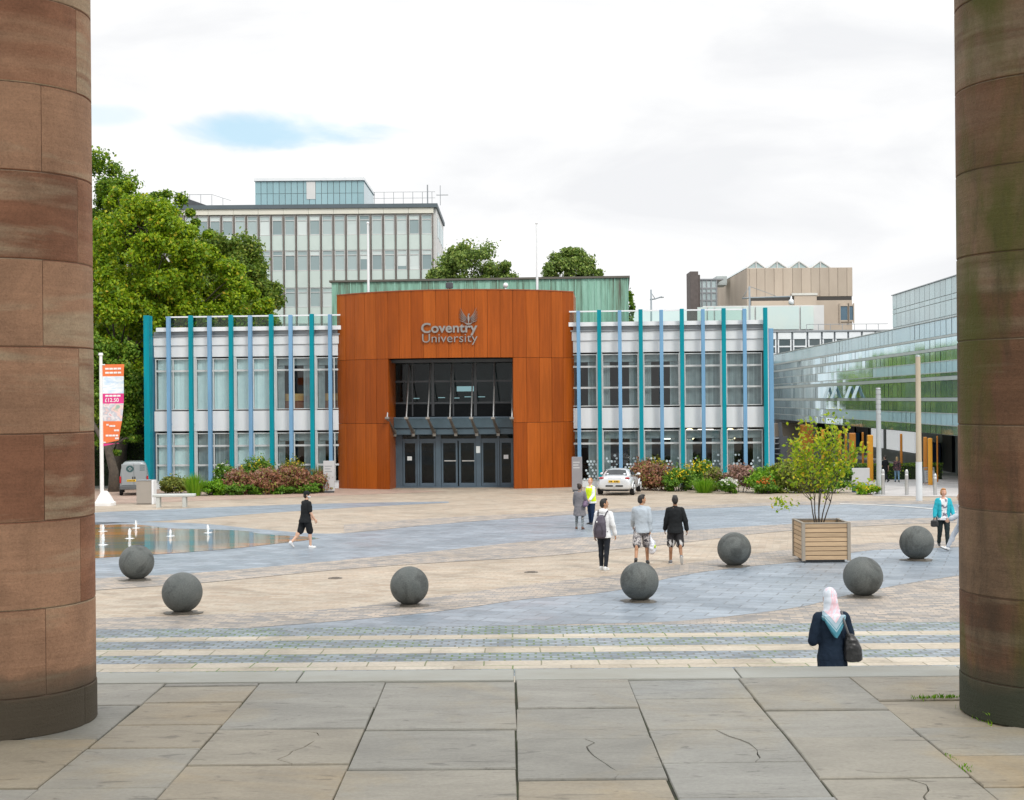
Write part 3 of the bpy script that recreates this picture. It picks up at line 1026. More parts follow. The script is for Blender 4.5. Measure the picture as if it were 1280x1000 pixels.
# ---------------------------------------------------------------- entrance drum
RR, HALF = 11.0, R(44.5)
TC = RR * math.cos(HALF)
SAG = RR - TC
def arc(a, r=RR): return (r * math.sin(a), TC - r * math.cos(a))
mc, ntc, bc = nodes_of('weathered_rust_panels')
vec = coords(ntc, 'Object', (1, 1, .35))
g = ntc.nodes.new('ShaderNodeNewGeometry')
ba = ramp(ntc, ((0.0, (0.27, 0.059, 0.006)), (0.5, (0.325, 0.074, 0.008)), (1.0, (0.385, 0.094, 0.011))), g.outputs['Random Per Island'])
nz = ramp(ntc, ((0.3, 0.88), (0.7, 1.10)), noise(ntc, vec, 0.6, 5, 0.6))
st_ = ramp(ntc, ((0.35, 0.84), (0.65, 1.07)), noise(ntc, coords(ntc, 'Object', (6, 6, .25)), 1.5, 4, 0.6))
c = mixc(ntc, 1, ba.outputs[0], nz.outputs[0], 'MULTIPLY')
c = mixc(ntc, 1, c, st_.outputs[0], 'MULTIPLY')
ntc.links.new(c, bc.inputs['Base Color'])
bc.inputs['Roughness'].default_value = 0.33
bc.inputs['Specular IOR Level'].default_value = 0.2
DT = BZ(362.3, 569, -SAG)
S1, S2 = BZ(447, 600, -3.05), BZ(528, 680, -2.0)
aL, aR = math.asin(BS(485.5, 500, -2.42) / RR), math.asin(BS(641.5, 500, -2.6) / RR)
angs = [-HALF + (aL + HALF) * i / 5 for i in range(5)] + [aL + (aR - aL) * i / 10 for i in range(10)] + [aR + (HALF - aR) * i / 5 for i in range(6)]
cl_ = MB()
def panel(a0, a1, z0, z1, th=.14):
    g_ = .009
    d = g_ / RR
    n = 4
    vs, fs = [], []
    prof = [(RR - th, z0 + g_), (RR - .012, z0 + g_), (RR, z0 + g_ + .012), (RR, z1 - g_ - .012), (RR - .012, z1 - g_), (RR - th, z1 - g_)]
    for i in range(n + 1):
        a = a0 + d + (a1 - a0 - 2 * d) * i / n
        for r, z in prof:
            r2 = r - (.012 if i in (0, n) and r > RR - .02 else 0)
            vs.append((*arc(a, r2), z))
    k = len(prof)
    for i in range(n):
        for q in range(k - 1):
            fs.append((i * k + q, (i + 1) * k + q, (i + 1) * k + q + 1, i * k + q + 1))
    fs += [tuple(range(k)), tuple(range(n * k, n * k + k))[::-1]]
    cl_.add(vs, fs)
for i in range(20):
    a0, a1 = angs[i], angs[i + 1]
    panel(a0, a1, S1, DT)
    if i < 5 or i >= 15:
        panel(a0, a1, S2, S1)
        panel(a0, a1, zg, S2)
# side returns running back from the ends of the arc
for sg in (-1, 1):
    x, y = arc(HALF * sg)
    for k in range(4):
        for z0, z1 in ((zg, S2), (S2, S1), (S1, DT)):
            xa, xb = sorted((x - .14 * sg, x))
            cl_.bbox(xa, xb, y + .02 + k * 1.2, y + 1.2 + k * 1.2, z0 + .009, z1 - .009, .01)
# reveals of the doorway
xl, yl = arc(aL)
xr, yr = arc(aR)
cl_.bbox(xl - .16, xl + .001, yl + .16, 0.6, zg, S1 - .02, .005)
cl_.bbox(xr - .001, xr + .16, yr + .16, 0.6, zg, S1 - .02, .005)
cl_.build('drum_cladding', mc, bld)
bk = MB()
def arcwall(a0, a1, z0, z1, r0, r1, n=10):
    for i in range(n):
        b0, b1 = a0 + (a1 - a0) * i / n, a0 + (a1 - a0) * (i + 1) / n
        p = [arc(b0, r0), arc(b1, r0), arc(b1, r1), arc(b0, r1)]
        bk.prism(p, z0, z1)
arcwall(-HALF + .01, HALF - .01, S1 + .02, DT - .05, RR - .40, RR - .145, 20)
arcwall(-HALF + .01, aL - .02, zg, S1 + .02, RR - .40, RR - .145)
arcwall(aR + .02, HALF - .01, zg, S1 + .02, RR - .40, RR - .145)
pr = [arc(-HALF + (2 * HALF) * i / 16, RR - .42) for i in range(17)] + [(arc(HALF)[0] - .2, 5), (arc(-HALF)[0] + .2, 5)]
bk.prism(pr, DT - .9, DT - .7)
bk.prism(pr, S1 + .05, S1 + .25)
bk.box(arc(-HALF)[0] + .15, arc(HALF)[0] - .15, 4.8, 5, zg, DT - .92)
bk.build('drum_core', m_darkm, bld)
cpn = MB()
for i in range(20):
    p = [arc(angs[i] , RR + .03), arc(angs[i + 1], RR + .03), arc(angs[i + 1], RR - .45), arc(angs[i], RR - .45)]
    cpn.prism(p, DT - .008, DT + .05)
cpn.build('drum_coping', mat('rust_coping', (0.30, 0.075, 0.02), None, 1, .4), bld)
flt = MB()
x, z = BL(562, 357, -2.6)
flt.bbox(x - .22, x + .22, -2.8, -2.55, z - .18, z + .18, .03)
flt.box(x - .04, x + .04, -2.55, -2.45, DT, z)
flt.build('floodlight', m_darkm, bld)
m = MB()
x, z = BL(632, 356.5, -1.8)
m.ell((x, -1.8, z), (.16, .16, .16))
m.tube([(x, -1.8, DT), (x, -1.8, z)], .05)
m.build('roof_dome', m_trim, bld)

# glazed entrance screen
m_steel = mat('blue_grey_steel', (0.085, 0.125, 0.165), (0.07, 0.105, 0.14), 1.5, 0.4)
m_black = mat('black_panel', (0.010, 0.012, 0.014), None, 2, 0.5, spec=.1)
m_dglass = glass_mat('dark_entrance_glass', (0.5, 0.62, 0.63), 0.025)
m_stain = mat('stainless', (0.55, 0.56, 0.56), (0.45, 0.46, 0.46), 3, 0.3, 0.8)
YG = 0.35
xa, xb = xl - .1, xr + .1
zc1, zc0 = BZ(521, 560, 0), BZ(543, 560, 0)
def ez(v): return BZ(v, 565, YG)
def es(u): return BS(u, 520, YG)
up = MB()
for u in (491, 516, 541.5, 567, 594.5, 618, 642):
    w_ = .09 if u in (541.5, 594.5) else .045
    up.box(es(u) - w_, es(u) + w_, YG - .08, YG + .08, ez(520), ez(450))
for v in (451, 476.5, 503.5):
    up.box(xa, xb, YG - .075, YG + .075, ez(v) - .06, ez(v) + .06)
f = up.build('entrance_window', m_darkm, bld)
q = MB(); q.add([(xa, YG, ez(504)), (xb, YG, ez(504)), (xb, YG, ez(449)), (xa, YG, ez(449))], [(0, 1, 2, 3)]); q.build('pane', m_dglass, f)
q = MB(); q.box(xa, xb, YG - .03, YG + .1, ez(521), ez(504) - .07); q.build('lower_panel', m_black, f)
h = MB()
h.box(xa, xb, -1.2, YG - .09, S1 - .22, S1 - .02)
h.build('soffit', m_darkm, bld)
lobby = MB()
lobby.box(xa, xb, YG + .1, 4.7, -.02, 0.06)
lobby.box(xa, xb, YG + .1, 4.7, zc0 + .1, zc0 + .45)
lobby.box(xa, xa + .1, YG + .1, 4.7, .07, S1)
lobby.box(xb - .1, xb, YG + .1, 4.7, .07, S1)
lobby.box(es(500), es(512), 2.5, 2.9, zc0 + .5, ez(455))
lobby.build('lobby', mat('lobby_paint', (0.075, 0.062, 0.05), (0.05, 0.045, 0.04), 1, .8), bld)
lm = MB()
for u, v in ((552, 497), (570, 497.5), (585, 496), (602, 496), (520, 498)):
    s, z = BL(u, v, 2.5)
    lm.box(s - .22, s + .22, 2.4, 2.6, z - .025, z + .025)
s, z = BL(582, 486, 3.5)
lm.box(s - .6, s + .6, 3.5, 3.55, z - .17, z + .17)
lm.build('lobby_lamp', emit_mat('lobby_lamp_glow', (0.7, 0.95, 1.0), .45), bld)
fa = MB()
fa.bbox(xa + .1, xb - .1, -0.55, YG - .1, zc0 + .42, zc1, .03)
fa.bbox(xa + .1, xb - .1, -0.45, YG - .1, zc0, zc0 + .40, .03)
cano = fa.build('canopy', m_steel, bld)
m_brk = mat('bracket_steel', (0.30, 0.28, 0.25), (0.2, 0.19, 0.18), 3, .4, .5)
rods = []
for i, (u0, v0, u1) in enumerate(((484.2, 523, 489.5), (508, 523, 512), (534.8, 523, 538.2), (562.3, 523, 564.8), (589, 523, 591.3), (616.5, 523, 618.6), (639.8, 523, 641.3))):
    tip = -2.6
    s, z = BL(u0, v0, tip)
    s2 = BS(u1, 470, YG - .1)
    sb2 = s + .12
    arm = MB()
    for dx in (-.05, .05):
        arm.tube([(s + dx * .6, tip - .1, z + .02), (sb2 + dx, -0.5, zc0 + .10)], [.05, .085], 6)
    arm.box(sb2 - .10, sb2 + .10, -0.6, -0.42, zc0 - .1, zc0 + .35)
    arm.bbox(s - .13, s + .13, tip - .16, tip + .12, z - .05, z + .09, .02)
    arm.build('canopy_bracket', m_brk, cano)
    rods.append(((s, tip, z + .06), (s2, YG - .1, ez(455))))
for a, b in rods:
    m = MB(); m.tube([a, b], .045, 8); m.build('tie_rod', m_stain, cano)
sh = MB()
sh.box(xl + .05, xr - .05, -2.3, -0.56, zc1 - .10, zc1 - .085)
sh.build('canopy_glass', m_clear, cano)
# doors
zd0, zd1 = .07, zc0 - .02
def door(u0, u1, notice=None, bar=False, kick=.22):
    s0, s1 = es(u0) + .02, es(u1) - .02
    fr_ = MB()
    w_ = .12
    fr_.box(s0, s0 + w_, YG - .05, YG + .05, zd0, ez(551))
    fr_.box(s1 - w_, s1, YG - .05, YG + .05, zd0, ez(551))
    fr_.box(s0 + w_, s1 - w_, YG - .045, YG + .045, zd0, zd0 + kick)
    fr_.box(s0 + w_, s1 - w_, YG - .045, YG + .045, ez(551) - .14, ez(551) - .003)
    d_ = fr_.build('door', m_steel, bld)
    p = MB(); p.add([(s0 + .05, YG, zd0 + .1), (s1 - .05, YG, zd0 + .1), (s1 - .05, YG, ez(551) - .05), (s0 + .05, YG, ez(551) - .05)], [(0, 1, 2, 3)]); p.build('pane', m_dglass, d_)
    if notice:
        n = MB(); s, z = BL(notice[0], notice[1], YG - .06); n.box(s - .15, s + .15, YG - .07, YG - .055, z - .13, z + .13); n.build('notice', m_trim, d_)
    if bar:
        n = MB(); s_, z = BL((u0 + u1) / 2, 576, YG - .1); n.box(s0 + .2, s1 - .1, YG - .12, YG - .08, z - .035, z + .035); n.build('handle', m_stain, d_)
for a, b, n_, br_ in ((503, 521.5, (512, 573), False), (524, 544.5, None, False), (551, 572, None, True), (573, 595, None, True), (601, 621.5, None, False), (624, 641, (632.5, 571), False)):
    door(a, b, n_, br_)
fr_ = MB()
for u0, u1 in ((493, 503), (521.5, 524), (544.5, 551), (595, 601), (621.5, 624), (641, 645)):
    fr_.box(es(u0), es(u1), YG - .12, YG + .1, -.1, zd1)
fr_.box(xa, xb, YG - .1, YG + .1, ez(551), ez(551) + .14)
fr_.box(xa, xb, YG - .3, YG + .1, -.1, .065)
fr_.build('door_frame', m_steel, bld)
q = MB(); q.add([(xa, YG, ez(550)), (xb, YG, ez(550)), (xb, YG, zd1), (xa, YG, zd1)], [(0, 1, 2, 3)]); q.build('fanlight', m_dglass, bld)
n = MB(); s, z = BL(597.5, 562, YG - .2); n.box(s - .13, s + .13, YG - .15, YG - .125, z - .22, z + .22); n.build('notice', m_trim, bld)

# lettering and emblem on the drum
m_let = mat('brushed_letters', (0.34, 0.325, 0.31), (0.27, 0.26, 0.25), 6, 0.38, 0.55)
def bend(o, name, parent):
    """flat x,z relief -> wrapped on the drum"""
    me = o
    for v in me.vertices:
        s, out, z = v.co
        a = math.asin(max(-1, min(1, s / RR)))
        x, y = arc(a, RR + out)
        v.co = (x, y, z)
    return link(name, me, m_let, parent)
def text_mesh(txt, size, offset, extrude):
    cu = bpy.data.curves.new('lettering', 'FONT')
    cu.body = txt
    cu.size = size
    cu.extrude = extrude
    cu.offset = offset
    cu.resolution_u = 4
    ob = bpy.data.objects.new('lettering', cu)
    COL.objects.link(ob)
    dg = bpy.context.evaluated_depsgraph_get()
    me = bpy.data.meshes.new_from_object(ob.evaluated_get(dg))
    bpy.data.objects.remove(ob)
    bpy.data.curves.remove(cu)
    return me
def fit_text(txt, u0, u1, vbase, vcap, offset, ext=.05):
    me = text_mesh(txt, 1.0, offset, ext)
    co = np.empty(len(me.vertices) * 3)
    me.vertices.foreach_get('co', co)
    co = co.reshape(-1, 3)
    s0, s1 = BS(u0, 410, -3.1), BS(u1, 410, -3.1)
    zb, zt = BZ(vbase, 560, -3.1), BZ(vcap, 560, -3.1)
    capx = co[:, 0].min(), co[:, 0].max()
    kx = (s1 - s0) / (capx[1] - capx[0])
    kz = (zt - zb) / 0.70
    new = np.stack([s0 + (co[:, 0] - capx[0]) * kx, co[:, 2] * 1.0 + .06, zb + co[:, 1] * kz], 1)
    me.vertices.foreach_set('co', new.reshape(-1))
    me.update()
    return me
sg = bend(fit_text('Coventry', 526.8, 596.5, 415.5, 403.5, 0.022), 'sign_lettering', bld)
sg = bend(fit_text('University', 528.0, 596.5, 427.8, 416.8, -0.004), 'sign_lettering', bld)
em = MB()
ex, ez_ = BL(585.5, 399.5, -3.1)
def feather(p0, p1, p2, w):
    n = 8
    L, Rg = [], []
    for i in range(n + 1):
        t = i / n
        x = (1 - t) ** 2 * p0[0] + 2 * t * (1 - t) * p1[0] + t * t * p2[0]
        z = (1 - t) ** 2 * p0[1] + 2 * t * (1 - t) * p1[1] + t * t * p2[1]
        dx = 2 * (1 - t) * (p1[0] - p0[0]) + 2 * t * (p2[0] - p1[0])
        dz = 2 * (1 - t) * (p1[1] - p0[1]) + 2 * t * (p2[1] - p1[1])
        l = math.hypot(dx, dz) or 1
        ww = w * math.sin(math.pi * min(.97, max(.06, t)))** .7
        L.append((ex + x - dz / l * ww, ez_ + z + dx / l * ww))
        Rg.append((ex + x + dz / l * ww, ez_ + z - dx / l * ww))
    poly = L + Rg[::-1]
    em.wallprism(poly, 0.02, 0.11)
for sgn in (-1, 1):
    for k in range(5):
        t = k / 4
        tip = (sgn * (.50 + .07 * math.sin(t * 2.6)), .72 - .70 * t - .06 * t * t)
        root_ = (sgn * (.09 + .03 * t), .12 - .30 * t)
        mid = (sgn * (.24 + .08 * t), .14 - .30 * t)
        feather(root_, mid, tip, .019)
feather((0, -.22), (.02, .1), (-.02, .32), .06)
feather((-.02, .30), (.03, .38), (.09, .30), .035)
feather((-.22, -.22), (0, -.34), (.22, -.22), .045)
eo = em.build('emblem', m_let, bld)
me = eo.data
bpy.data.objects.remove(eo)
bend(me, 'emblem', bld)
# two white flagpoles standing on the roof
for u, v0, v1, tt, lab in ((460.5, 280, 364, -.5, 'slim white flagpole on the drum roof, left of the lettering'), (671.5, 280, 363, -.3, 'slim white flagpole on the drum roof, right of the lettering')):
    s, z0 = BL(u, v1, tt)
    z1 = BZ(v0, u, tt)
    w0 = BO + Vector((s * BE[0] + tt * BN[0], s * BE[1] + tt * BN[1], DT - .7))
    fp = thing('flagpole', lab, 'flagpole', w0, 0, 'flagpoles on the roof')
    H = z1 - (DT - .7)
    a = MB(); a.tube([(0, 0, 0), (0, 0, H * .5), (0, 0, H)], [.085, .075, .05], 10); a.build('pole', m_trim, fp, True, 40)
    a = MB(); a.ell((0, 0, H + .06), (.09, .09, .09)); a.build('finial', m_trim, fp, True)

# ---------------------------------------------------------------- copper-clad block behind the drum
mco, ntk, bk_ = nodes_of('verdigris_copper')
nzc = noise(ntk, coords(ntk, 'Object', (2.6, 2.6, .22)), 1.6, 5, .65)
g = ntk.nodes.new('ShaderNodeNewGeometry')
s = nn(ntk, 'ShaderNodeMath', operation='MULTIPLY_ADD'); ntk.links.new(g.outputs['Random Per Island'], s.inputs[0]); s.inputs[1].default_value = .3; ntk.links.new(nzc, s.inputs[2])
ntk.links.new(ramp(ntk, ((.36, (.12, .12, .09)), (.5, (.16, .27, .20)), (.68, (.24, .46, .36)), (.95, (.36, .60, .50))), s.outputs[0]).outputs[0], bk_.inputs['Base Color'])
bk_.inputs['Roughness'].default_value = .6
YB = 15.0
s0, s1 = BS(414.5, 380, YB), BS(785, 380, YB)
zt = BZ(350, 600, YB)
blk = thing('copper_block', 'auditorium block clad in green verdigris copper behind the rust drum', 'building', BO, TH)
cb = MB()
n = 46
for i in range(n):
    a, b = s0 + (s1 - s0) * i / n, s0 + (s1 - s0) * (i + 1) / n
    cb.bbox(a + .012, b - .012, YB, YB + .2, zg, zt - .02, .02)
    cb.box(b - .035, b + .035, YB - .06, YB + .02, zg + .1, zt - .03)
for i in range(20):
    cb.bbox(s1 - .22, s1 - .01, YB + .22 + i * .8, YB + 1.0 + i * .8, zg, zt - .02, .02)
    cb.bbox(s0 + .01, s0 + .22, YB + .22 + i * .8, YB + 1.0 + i * .8, zg, zt - .02, .02)
cb.build('copper_cladding', mco, blk)
cb = MB()
cb.box(s0 + .3, s1 - .3, YB + .3, YB + 16, zg, zt - .05)
cb.build('core', m_darkm, blk)
cb = MB()
cb.box(s0 - .15, s1 + .15, YB - .15, YB + 16.2, zt - .015, zt + .14)
cb.build('roof_edge', mat('dark_roof_edge', (0.13, 0.12, 0.10), None, 1, .7), blk)
# ================================================================ tall office block behind the trees
OD = 150.0
kx = OD / F
def ox(u): return (u - CX) * kx
def oz(v, u=440): return CAMZ + ((CY - v) - (u - CX) * SR) * kx
ob = thing('office_block', 'tall pale office block with grid of windows and glazed rooftop storey, left', 'building', (ox(440), OD, gz(OD)))
bx, bz = ox(440), gz(OD)
def lx(u): return ox(u) - bx
def lz(v, u=440): return oz(v, u) - bz
m_opan = mat('pale_green_panel', (0.58, 0.67, 0.635), (0.53, 0.62, 0.59), .5, .45)
m_ocream = mat('cream_fascia', (0.74, 0.72, 0.63), (0.66, 0.65, 0.58), .4, .6)
m_ofin = mat('bronze_mullion', (0.25, 0.215, 0.19), None, 1, .5)
m_oend = mat('white_end_wall', (0.66, 0.66, 0.65), (0.58, 0.585, 0.58), .4, .6)
mog, nto, bo = nodes_of('office_glass')
g = nto.nodes.new('ShaderNodeNewGeometry')
oi_ = nto.nodes.new('ShaderNodeObjectInfo')
fr1 = nn(nto, 'ShaderNodeMath', operation='ADD'); nto.links.new(g.outputs['Random Per Island'], fr1.inputs[0]); nto.links.new(oi_.outputs['Random'], fr1.inputs[1])
fr2 = nn(nto, 'ShaderNodeMath', operation='FRACT'); nto.links.new(fr1.outputs[0], fr2.inputs[0])
nto.links.new(ramp(nto, ((0, (.24, .32, .335)), (.4, (.36, .45, .46)), (.7, (.44, .53, .53)), (1, (.66, .73, .72))), fr2.outputs[0]).outputs[0], bo.inputs['Base Color'])
bo.inputs['Roughness'].default_value = .08
m_pglass = mat('penthouse_glass', (0.26, 0.42, 0.46), (0.32, 0.48, 0.52), .15, .08, island=.06)
u0, u1 = 185, 544
wl = MB()
wl.box(lx(u0), lx(u1), .25, 16, 0, lz(262))
wl.build('core', m_oend, ob)
bay = 15.56
levels = [(269, 293.5), (312.5, 338), (359, 383.5), (404, 428), (449, 473)]
nb = int((543 - u0) / bay)
fn = MB()
spn = [MB() for _ in range(6)]
orr = random.Random(2)
for i in range(nb + 1):
    ub = 543 - bay * i
    fn.box(lx(ub) - .04, lx(ub) + .04, -.14, .2, 0, lz(268))
for i in range(nb):
    ua, ub = 543 - bay * (i + 1), 543 - bay * i
    prev = 268
    for q_, (v0, v1) in enumerate(levels):
        if v0 - prev > 3:
            spn[q_].box(lx(ua) + .11, lx(ub) - .11, 0, .2, lz(v0) + .02, lz(prev) - .02)
        prev = v1
    spn[5].box(lx(ua) + .11, lx(ub) - .11, 0, .2, 0, lz(prev) - .02)
for q_ in spn:
    if q_.v: q_.build('spandrel_panels', m_opan, ob)
fn.build('mullions', m_ofin, ob)
k = 0
for r, (v0, v1) in enumerate(levels[:4]):
    for i in range(nb):
        ua, ub = 543 - bay * (i + 1), 543 - bay * i
        if ub < 238 or (r == 3 and (ub < 330 or ua > 420)) or (r > 0 and ub < 300 - 0) or (r == 2 and ua > 424):
            continue
        w = MB()
        a, b, z0, z1 = lx(ua) + .12, lx(ub) - .12, lz(v1), lz(v0)
        for s0, s1 in ((a, a + .07), (b - .07, b)):
            w.box(s0, s1, .02, .16, z0, z1)
        for zz in (z0, z0 + (z1 - z0) * .74, z1 - .08):
            w.box(a + .07, b - .07, .025, .155, zz, zz + .08)
        f = w.build('window', m_oend if r < 2 else m_frame, ob)
        q = MB(); q.add([(a + .05, .09, z0 + .04), (b - .05, .09, z0 + .04), (b - .05, .09, z0 + (z1 - z0) * .75), (a + .05, .09, z0 + (z1 - z0) * .75)], [(0, 1, 2, 3)])
        q.add([(a + .05, .09, z0 + (z1 - z0) * .78), (b - .05, .09, z0 + (z1 - z0) * .78), (b - .05, .09, z1 - .04), (a + .05, .09, z1 - .04)], [(0, 1, 2, 3)])
        if orr.random() < .45:      # a roller blind part-way down
            zz = z0 + (z1 - z0) * orr.choice((.2, .35, .55))
            q.add([(a + .1, .085, zz), (b - .1, .085, zz), (b - .1, .085, z0 + (z1 - z0) * .74), (a + .1, .085, z0 + (z1 - z0) * .74)], [(0, 1, 2, 3)])
        q.build('pane', mog, f)
fs = MB()
for i in range(12):
    a = lx(u1) - i * 2.76
    if a - 2.74 < lx(u0): break
    fs.bbox(a - 2.74, a, -.18, .2, lz(267.5), lz(260.5), .02)
fs.build('fascia', m_ocream, ob)
rf = MB()
rf.box(lx(u0) - .2, lx(u1) + .45, -.35, 16.2, lz(260.4), lz(255.5))
rf.build('roof_edge', mat('slate_roof_edge', (0.10, .13, .15), None, 1, .5), ob)
ew = MB()
for i in range(6):
    ew.box(lx(u1) + .01, lx(u1) + .28, .3 + i * 2.65, .3 + i * 2.65 + 2.6, 0, lz(261))
ew.build('end_wall', m_oend, ob)
for r, (v0, v1) in enumerate(levels[:4]):
    for i in range(4):
        en = MB()
        en.box(lx(u1) + .25, lx(u1) + .33, 3 + i * 3.2, 4.6 + i * 3.2, lz(v1), lz(v0))
        en.build('end_window', m_pglass, ob)
# rooftop storey
pe = MB()
pu0, pu1 = 321, 457
PYo = 4.0
kp = (OD + PYo) / OD
def px_(u): return (u - CX) * kx * kp - bx
def pz_(v, u=390): return CAMZ + ((CY - v) - (u - CX) * SR) * kx * kp - bz
n = 18
for i in range(n):
    a, b = px_(pu0) + (px_(pu1) - px_(pu0)) * i / n, px_(pu0) + (px_(pu1) - px_(pu0)) * (i + 1) / n
    for v0, v1 in ((226.5, 241.5), (242, 256)):
        pe.box(a + .03, b - .03, PYo, PYo + .1, pz_(v1), pz_(v0))
for i in range(8):
    pe.box(px_(pu1) - .06, px_(pu1), PYo + .15 + i * 1.4, PYo + 1.5 + i * 1.4, pz_(256), pz_(226.5))
pe.build('rooftop_glazing', m_pglass, ob)
pc = MB()
pc.box(px_(pu0) + .05, px_(pu1) - .1, PYo + .12, PYo + 11.3, pz_(256), pz_(227))
pc.build('rooftop_core', m_greym, ob)
pc = MB()
pc.box(px_(pu0) - .1, px_(pu1) + .1, PYo - .2, PYo + 11.6, pz_(226), pz_(222.5))
pc.build('rooftop_parapet', m_trim, ob)
pc = MB()
pc.box(px_(391) - .5, px_(391) + .5, PYo - .05, PYo + .0, pz_(249), pz_(227))
pc.build('rooftop_door', m_oend, ob)
rl = MB()
zr0, zr1 = lz(255.4), lz(240)
for u in range(470, 545, 12):
    rl.tube([(lx(u), .3, zr0), (lx(u), .3, zr1)], .03, 6)
for z in (zr1, (zr0 + zr1) / 2):
    rl.tube([(lx(468), .3, z), (lx(546), .3, z)], .025, 6)
rl2 = MB()
for u in range(206, 290, 14):
    rl2.tube([(lx(u), 2, zr0), (lx(u), 2, lz(238 + (max(0, u - 258)) * .25))], .03, 6)
rl2.tube([(lx(204), 2, lz(238)), (lx(262), 2, lz(238)), (lx(286), 2, lz(246))], .03, 6)
rl.build('roof_railing', m_greym, ob)
rl2.build('roof_railing', m_greym, ob)
dk = MB()
dk.wallprism([(lx(225), lz(258)), (lx(232), lz(244)), (lx(268), lz(257)), (lx(268), lz(259))], 1.0, 4)
dk.build('roof_plant_screen', m_darkm, ob)
an = MB()
for u, v in ((536, 230), (552, 231)):
    an.tube([(lx(u), 1, lz(256)), (lx(u), 1, lz(v))], .07 if u == 536 else .035, 6)
an.tube([(lx(547), 1, lz(243)), (lx(562), 1, lz(243))], .05, 6)
an.build('antenna', m_greym, ob)

# ================================================================ concrete block with sawtooth rooflights
CD = 181.0
kc = CD / F
cbx, cbz = (970 - CX) * kc, gz(CD)
def qx(u, d=0): return (u - CX) * (CD + d) / F - cbx
def qz(v, u=970, d=0): return CAMZ + ((CY - v) - (u - CX) * SR) * (CD + d) / F - cbz
cb = thing('concrete_building', 'buff concrete building with four sawtooth rooflights beyond the right wing', 'building', (cbx, CD, cbz))
mbu = mat('buff_concrete', (0.47, 0.40, 0.325), (0.40, 0.335, 0.27), .35, .8, 0, .1, 4, .09, (1, 1, .4))
mbd = mat('shadowy_recess', (0.06, 0.055, 0.05), None, 1, .8)
w = MB()
cols = [938, 947, 957.5, 969, 980, 992, 1003, 1015, 1026, 1037.5, 1048.5, 1060, 1067]
for a, b in zip(cols[:-1], cols[1:]):
    w.bbox(qx(a) + .015, qx(b) - .015, 0, .4, qz(371), qz(335), .03)
w.box(qx(938) + .1, qx(1067) - .1, .45, 26, 0, qz(335.5))
for i in range(6):      # left return, seen obliquely
    w.bbox(qx(938) - .3, qx(938) - .005, i * 5 + .02, i * 5 + 4.98, 0, qz(335) - i * 0.0, .03)
w.bbox(qx(940), qx(1066), -.1, .4, 0, qz(376), .03)
w.bbox(qx(993), qx(1021), -.5, -.12, 0, qz(370), .03)
w.build('concrete_wall', mbu, cb)
t = MB()
t.box(qx(990), qx(1022), -.6, -.08, qz(370) + .02, qz(367))
t.build('ledge', mat('pale_ledge', (0.6, .6, .56), None, 1, .7), cb)
t = MB()
t.box(qx(938), qx(1066), .05, .42, qz(376) + .02, qz(371) - .02)
t.build('shadow_gap', mbd, cb)
for u0, u1 in ((1051, 1060), (1062, 1066.8)):
    t = MB()
    t.box(qx(u0) - .15, qx(u0), -.3, -.11, qz(405), qz(380)); t.box(qx(u1), qx(u1) + .15, -.3, -.11, qz(405), qz(380))
    t.box(qx(u0), qx(u1), -.26, -.11, qz(403), qz(401)); t.box(qx(u0), qx(u1), -.26, -.11, qz(383.5), qz(381.5))
    f = t.build('window', mbu, cb)
    t = MB(); t.box(qx(u0), qx(u1), -.16, -.12, qz(401) + .01, qz(383.5) - .01); t.build('pane', mat('blue_window', (0.09, .16, .22), None, 1, .1), f)
mgl = mat('rooflight_glass', (0.42, .52, .52), (.34, .44, .45), .3, .15)
for u0, um, u1 in ((935, 948, 960.5), (962, 974.5, 988), (989, 1002, 1015.5), (1016, 1029, 1043)):
    zb, za = qz(335, um) + .03, qz(325.5, um)
    s = MB()
    s.add([(qx(u0), 1, zb), (qx(u1), 1, zb), (qx(um), 1, za), (qx(u0), 24, zb), (qx(u1), 24, zb), (qx(um), 24, za)], [(0, 1, 2), (3, 5, 4), (0, 2, 5, 3), (1, 4, 5, 2), (0, 3, 4, 1)])
    o = s.build('rooflight', mgl, cb)
    s = MB()
    for a, b in (((qx(u0), zb), (qx(um), za)), ((qx(um), za), (qx(u1), zb)), ((qx(um), zb), (qx(um), za)), ((qx(u0), zb), (qx(u1), zb))):
        s.tube([(a[0], .93, a[1]), (b[0], .93, b[1])], .09, 5)
    s.build('rooflight_frame', m_oend, o)
# stair tower and glazed link at its left
t = MB(); t.bbox(qx(871.5), qx(882), 6, 10, 0, qz(333), .04); t.bbox(qx(882), qx(885), 6.5, 10, 0, qz(337), .03); t.build('stair_tower', mat('dark_brick', (0.13, .11, .105), (.10, .085, .08), 2, .8), cb)
t = MB(); t.box(qx(886), qx(912), 10, 10.2, qz(378), qz(342)); t.build('stair_glazing', mat('stair_glass', (0.30, .40, .42), (.5, .6, .62), .35, .1), cb)
t = MB()
for u in (886, 892, 898, 904, 911):
    t.box(qx(u) - .08, qx(u) + .08, 9.9, 10.3, qz(380), qz(341))
for v in (341, 352, 358, 368, 377):
    t.box(qx(886), qx(912), 9.92, 10.25, qz(v) - .1, qz(v) + .1)
t.box(qx(886), qx(920), 9.8, 18, qz(341), qz(339.5))
t.build('stair_frame', m_greym, cb)
t = MB(); t.bbox(qx(917), qx(931), 14, 18, qz(345), qz(332.5), .05); t.build('plant_room', mat('pale_plant_room', (0.45, .5, .5), None, 1, .6), cb)
t = MB(); t.box(qx(872), qx(1018), -6, -.55, 0, qz(382, 950, -6)); t.build('lower_core', m_oend, cb)
t = MB()
for a, b in ((872, 884), (885, 893), (894, 928), (929, 944), (945, 1000), (1001, 1018)):
    t.box(qx(a, -6) + .06, qx(b, -6) - .06, -6.2, -6.05, qz(412, 950, -6), qz(383.5, 950, -6))
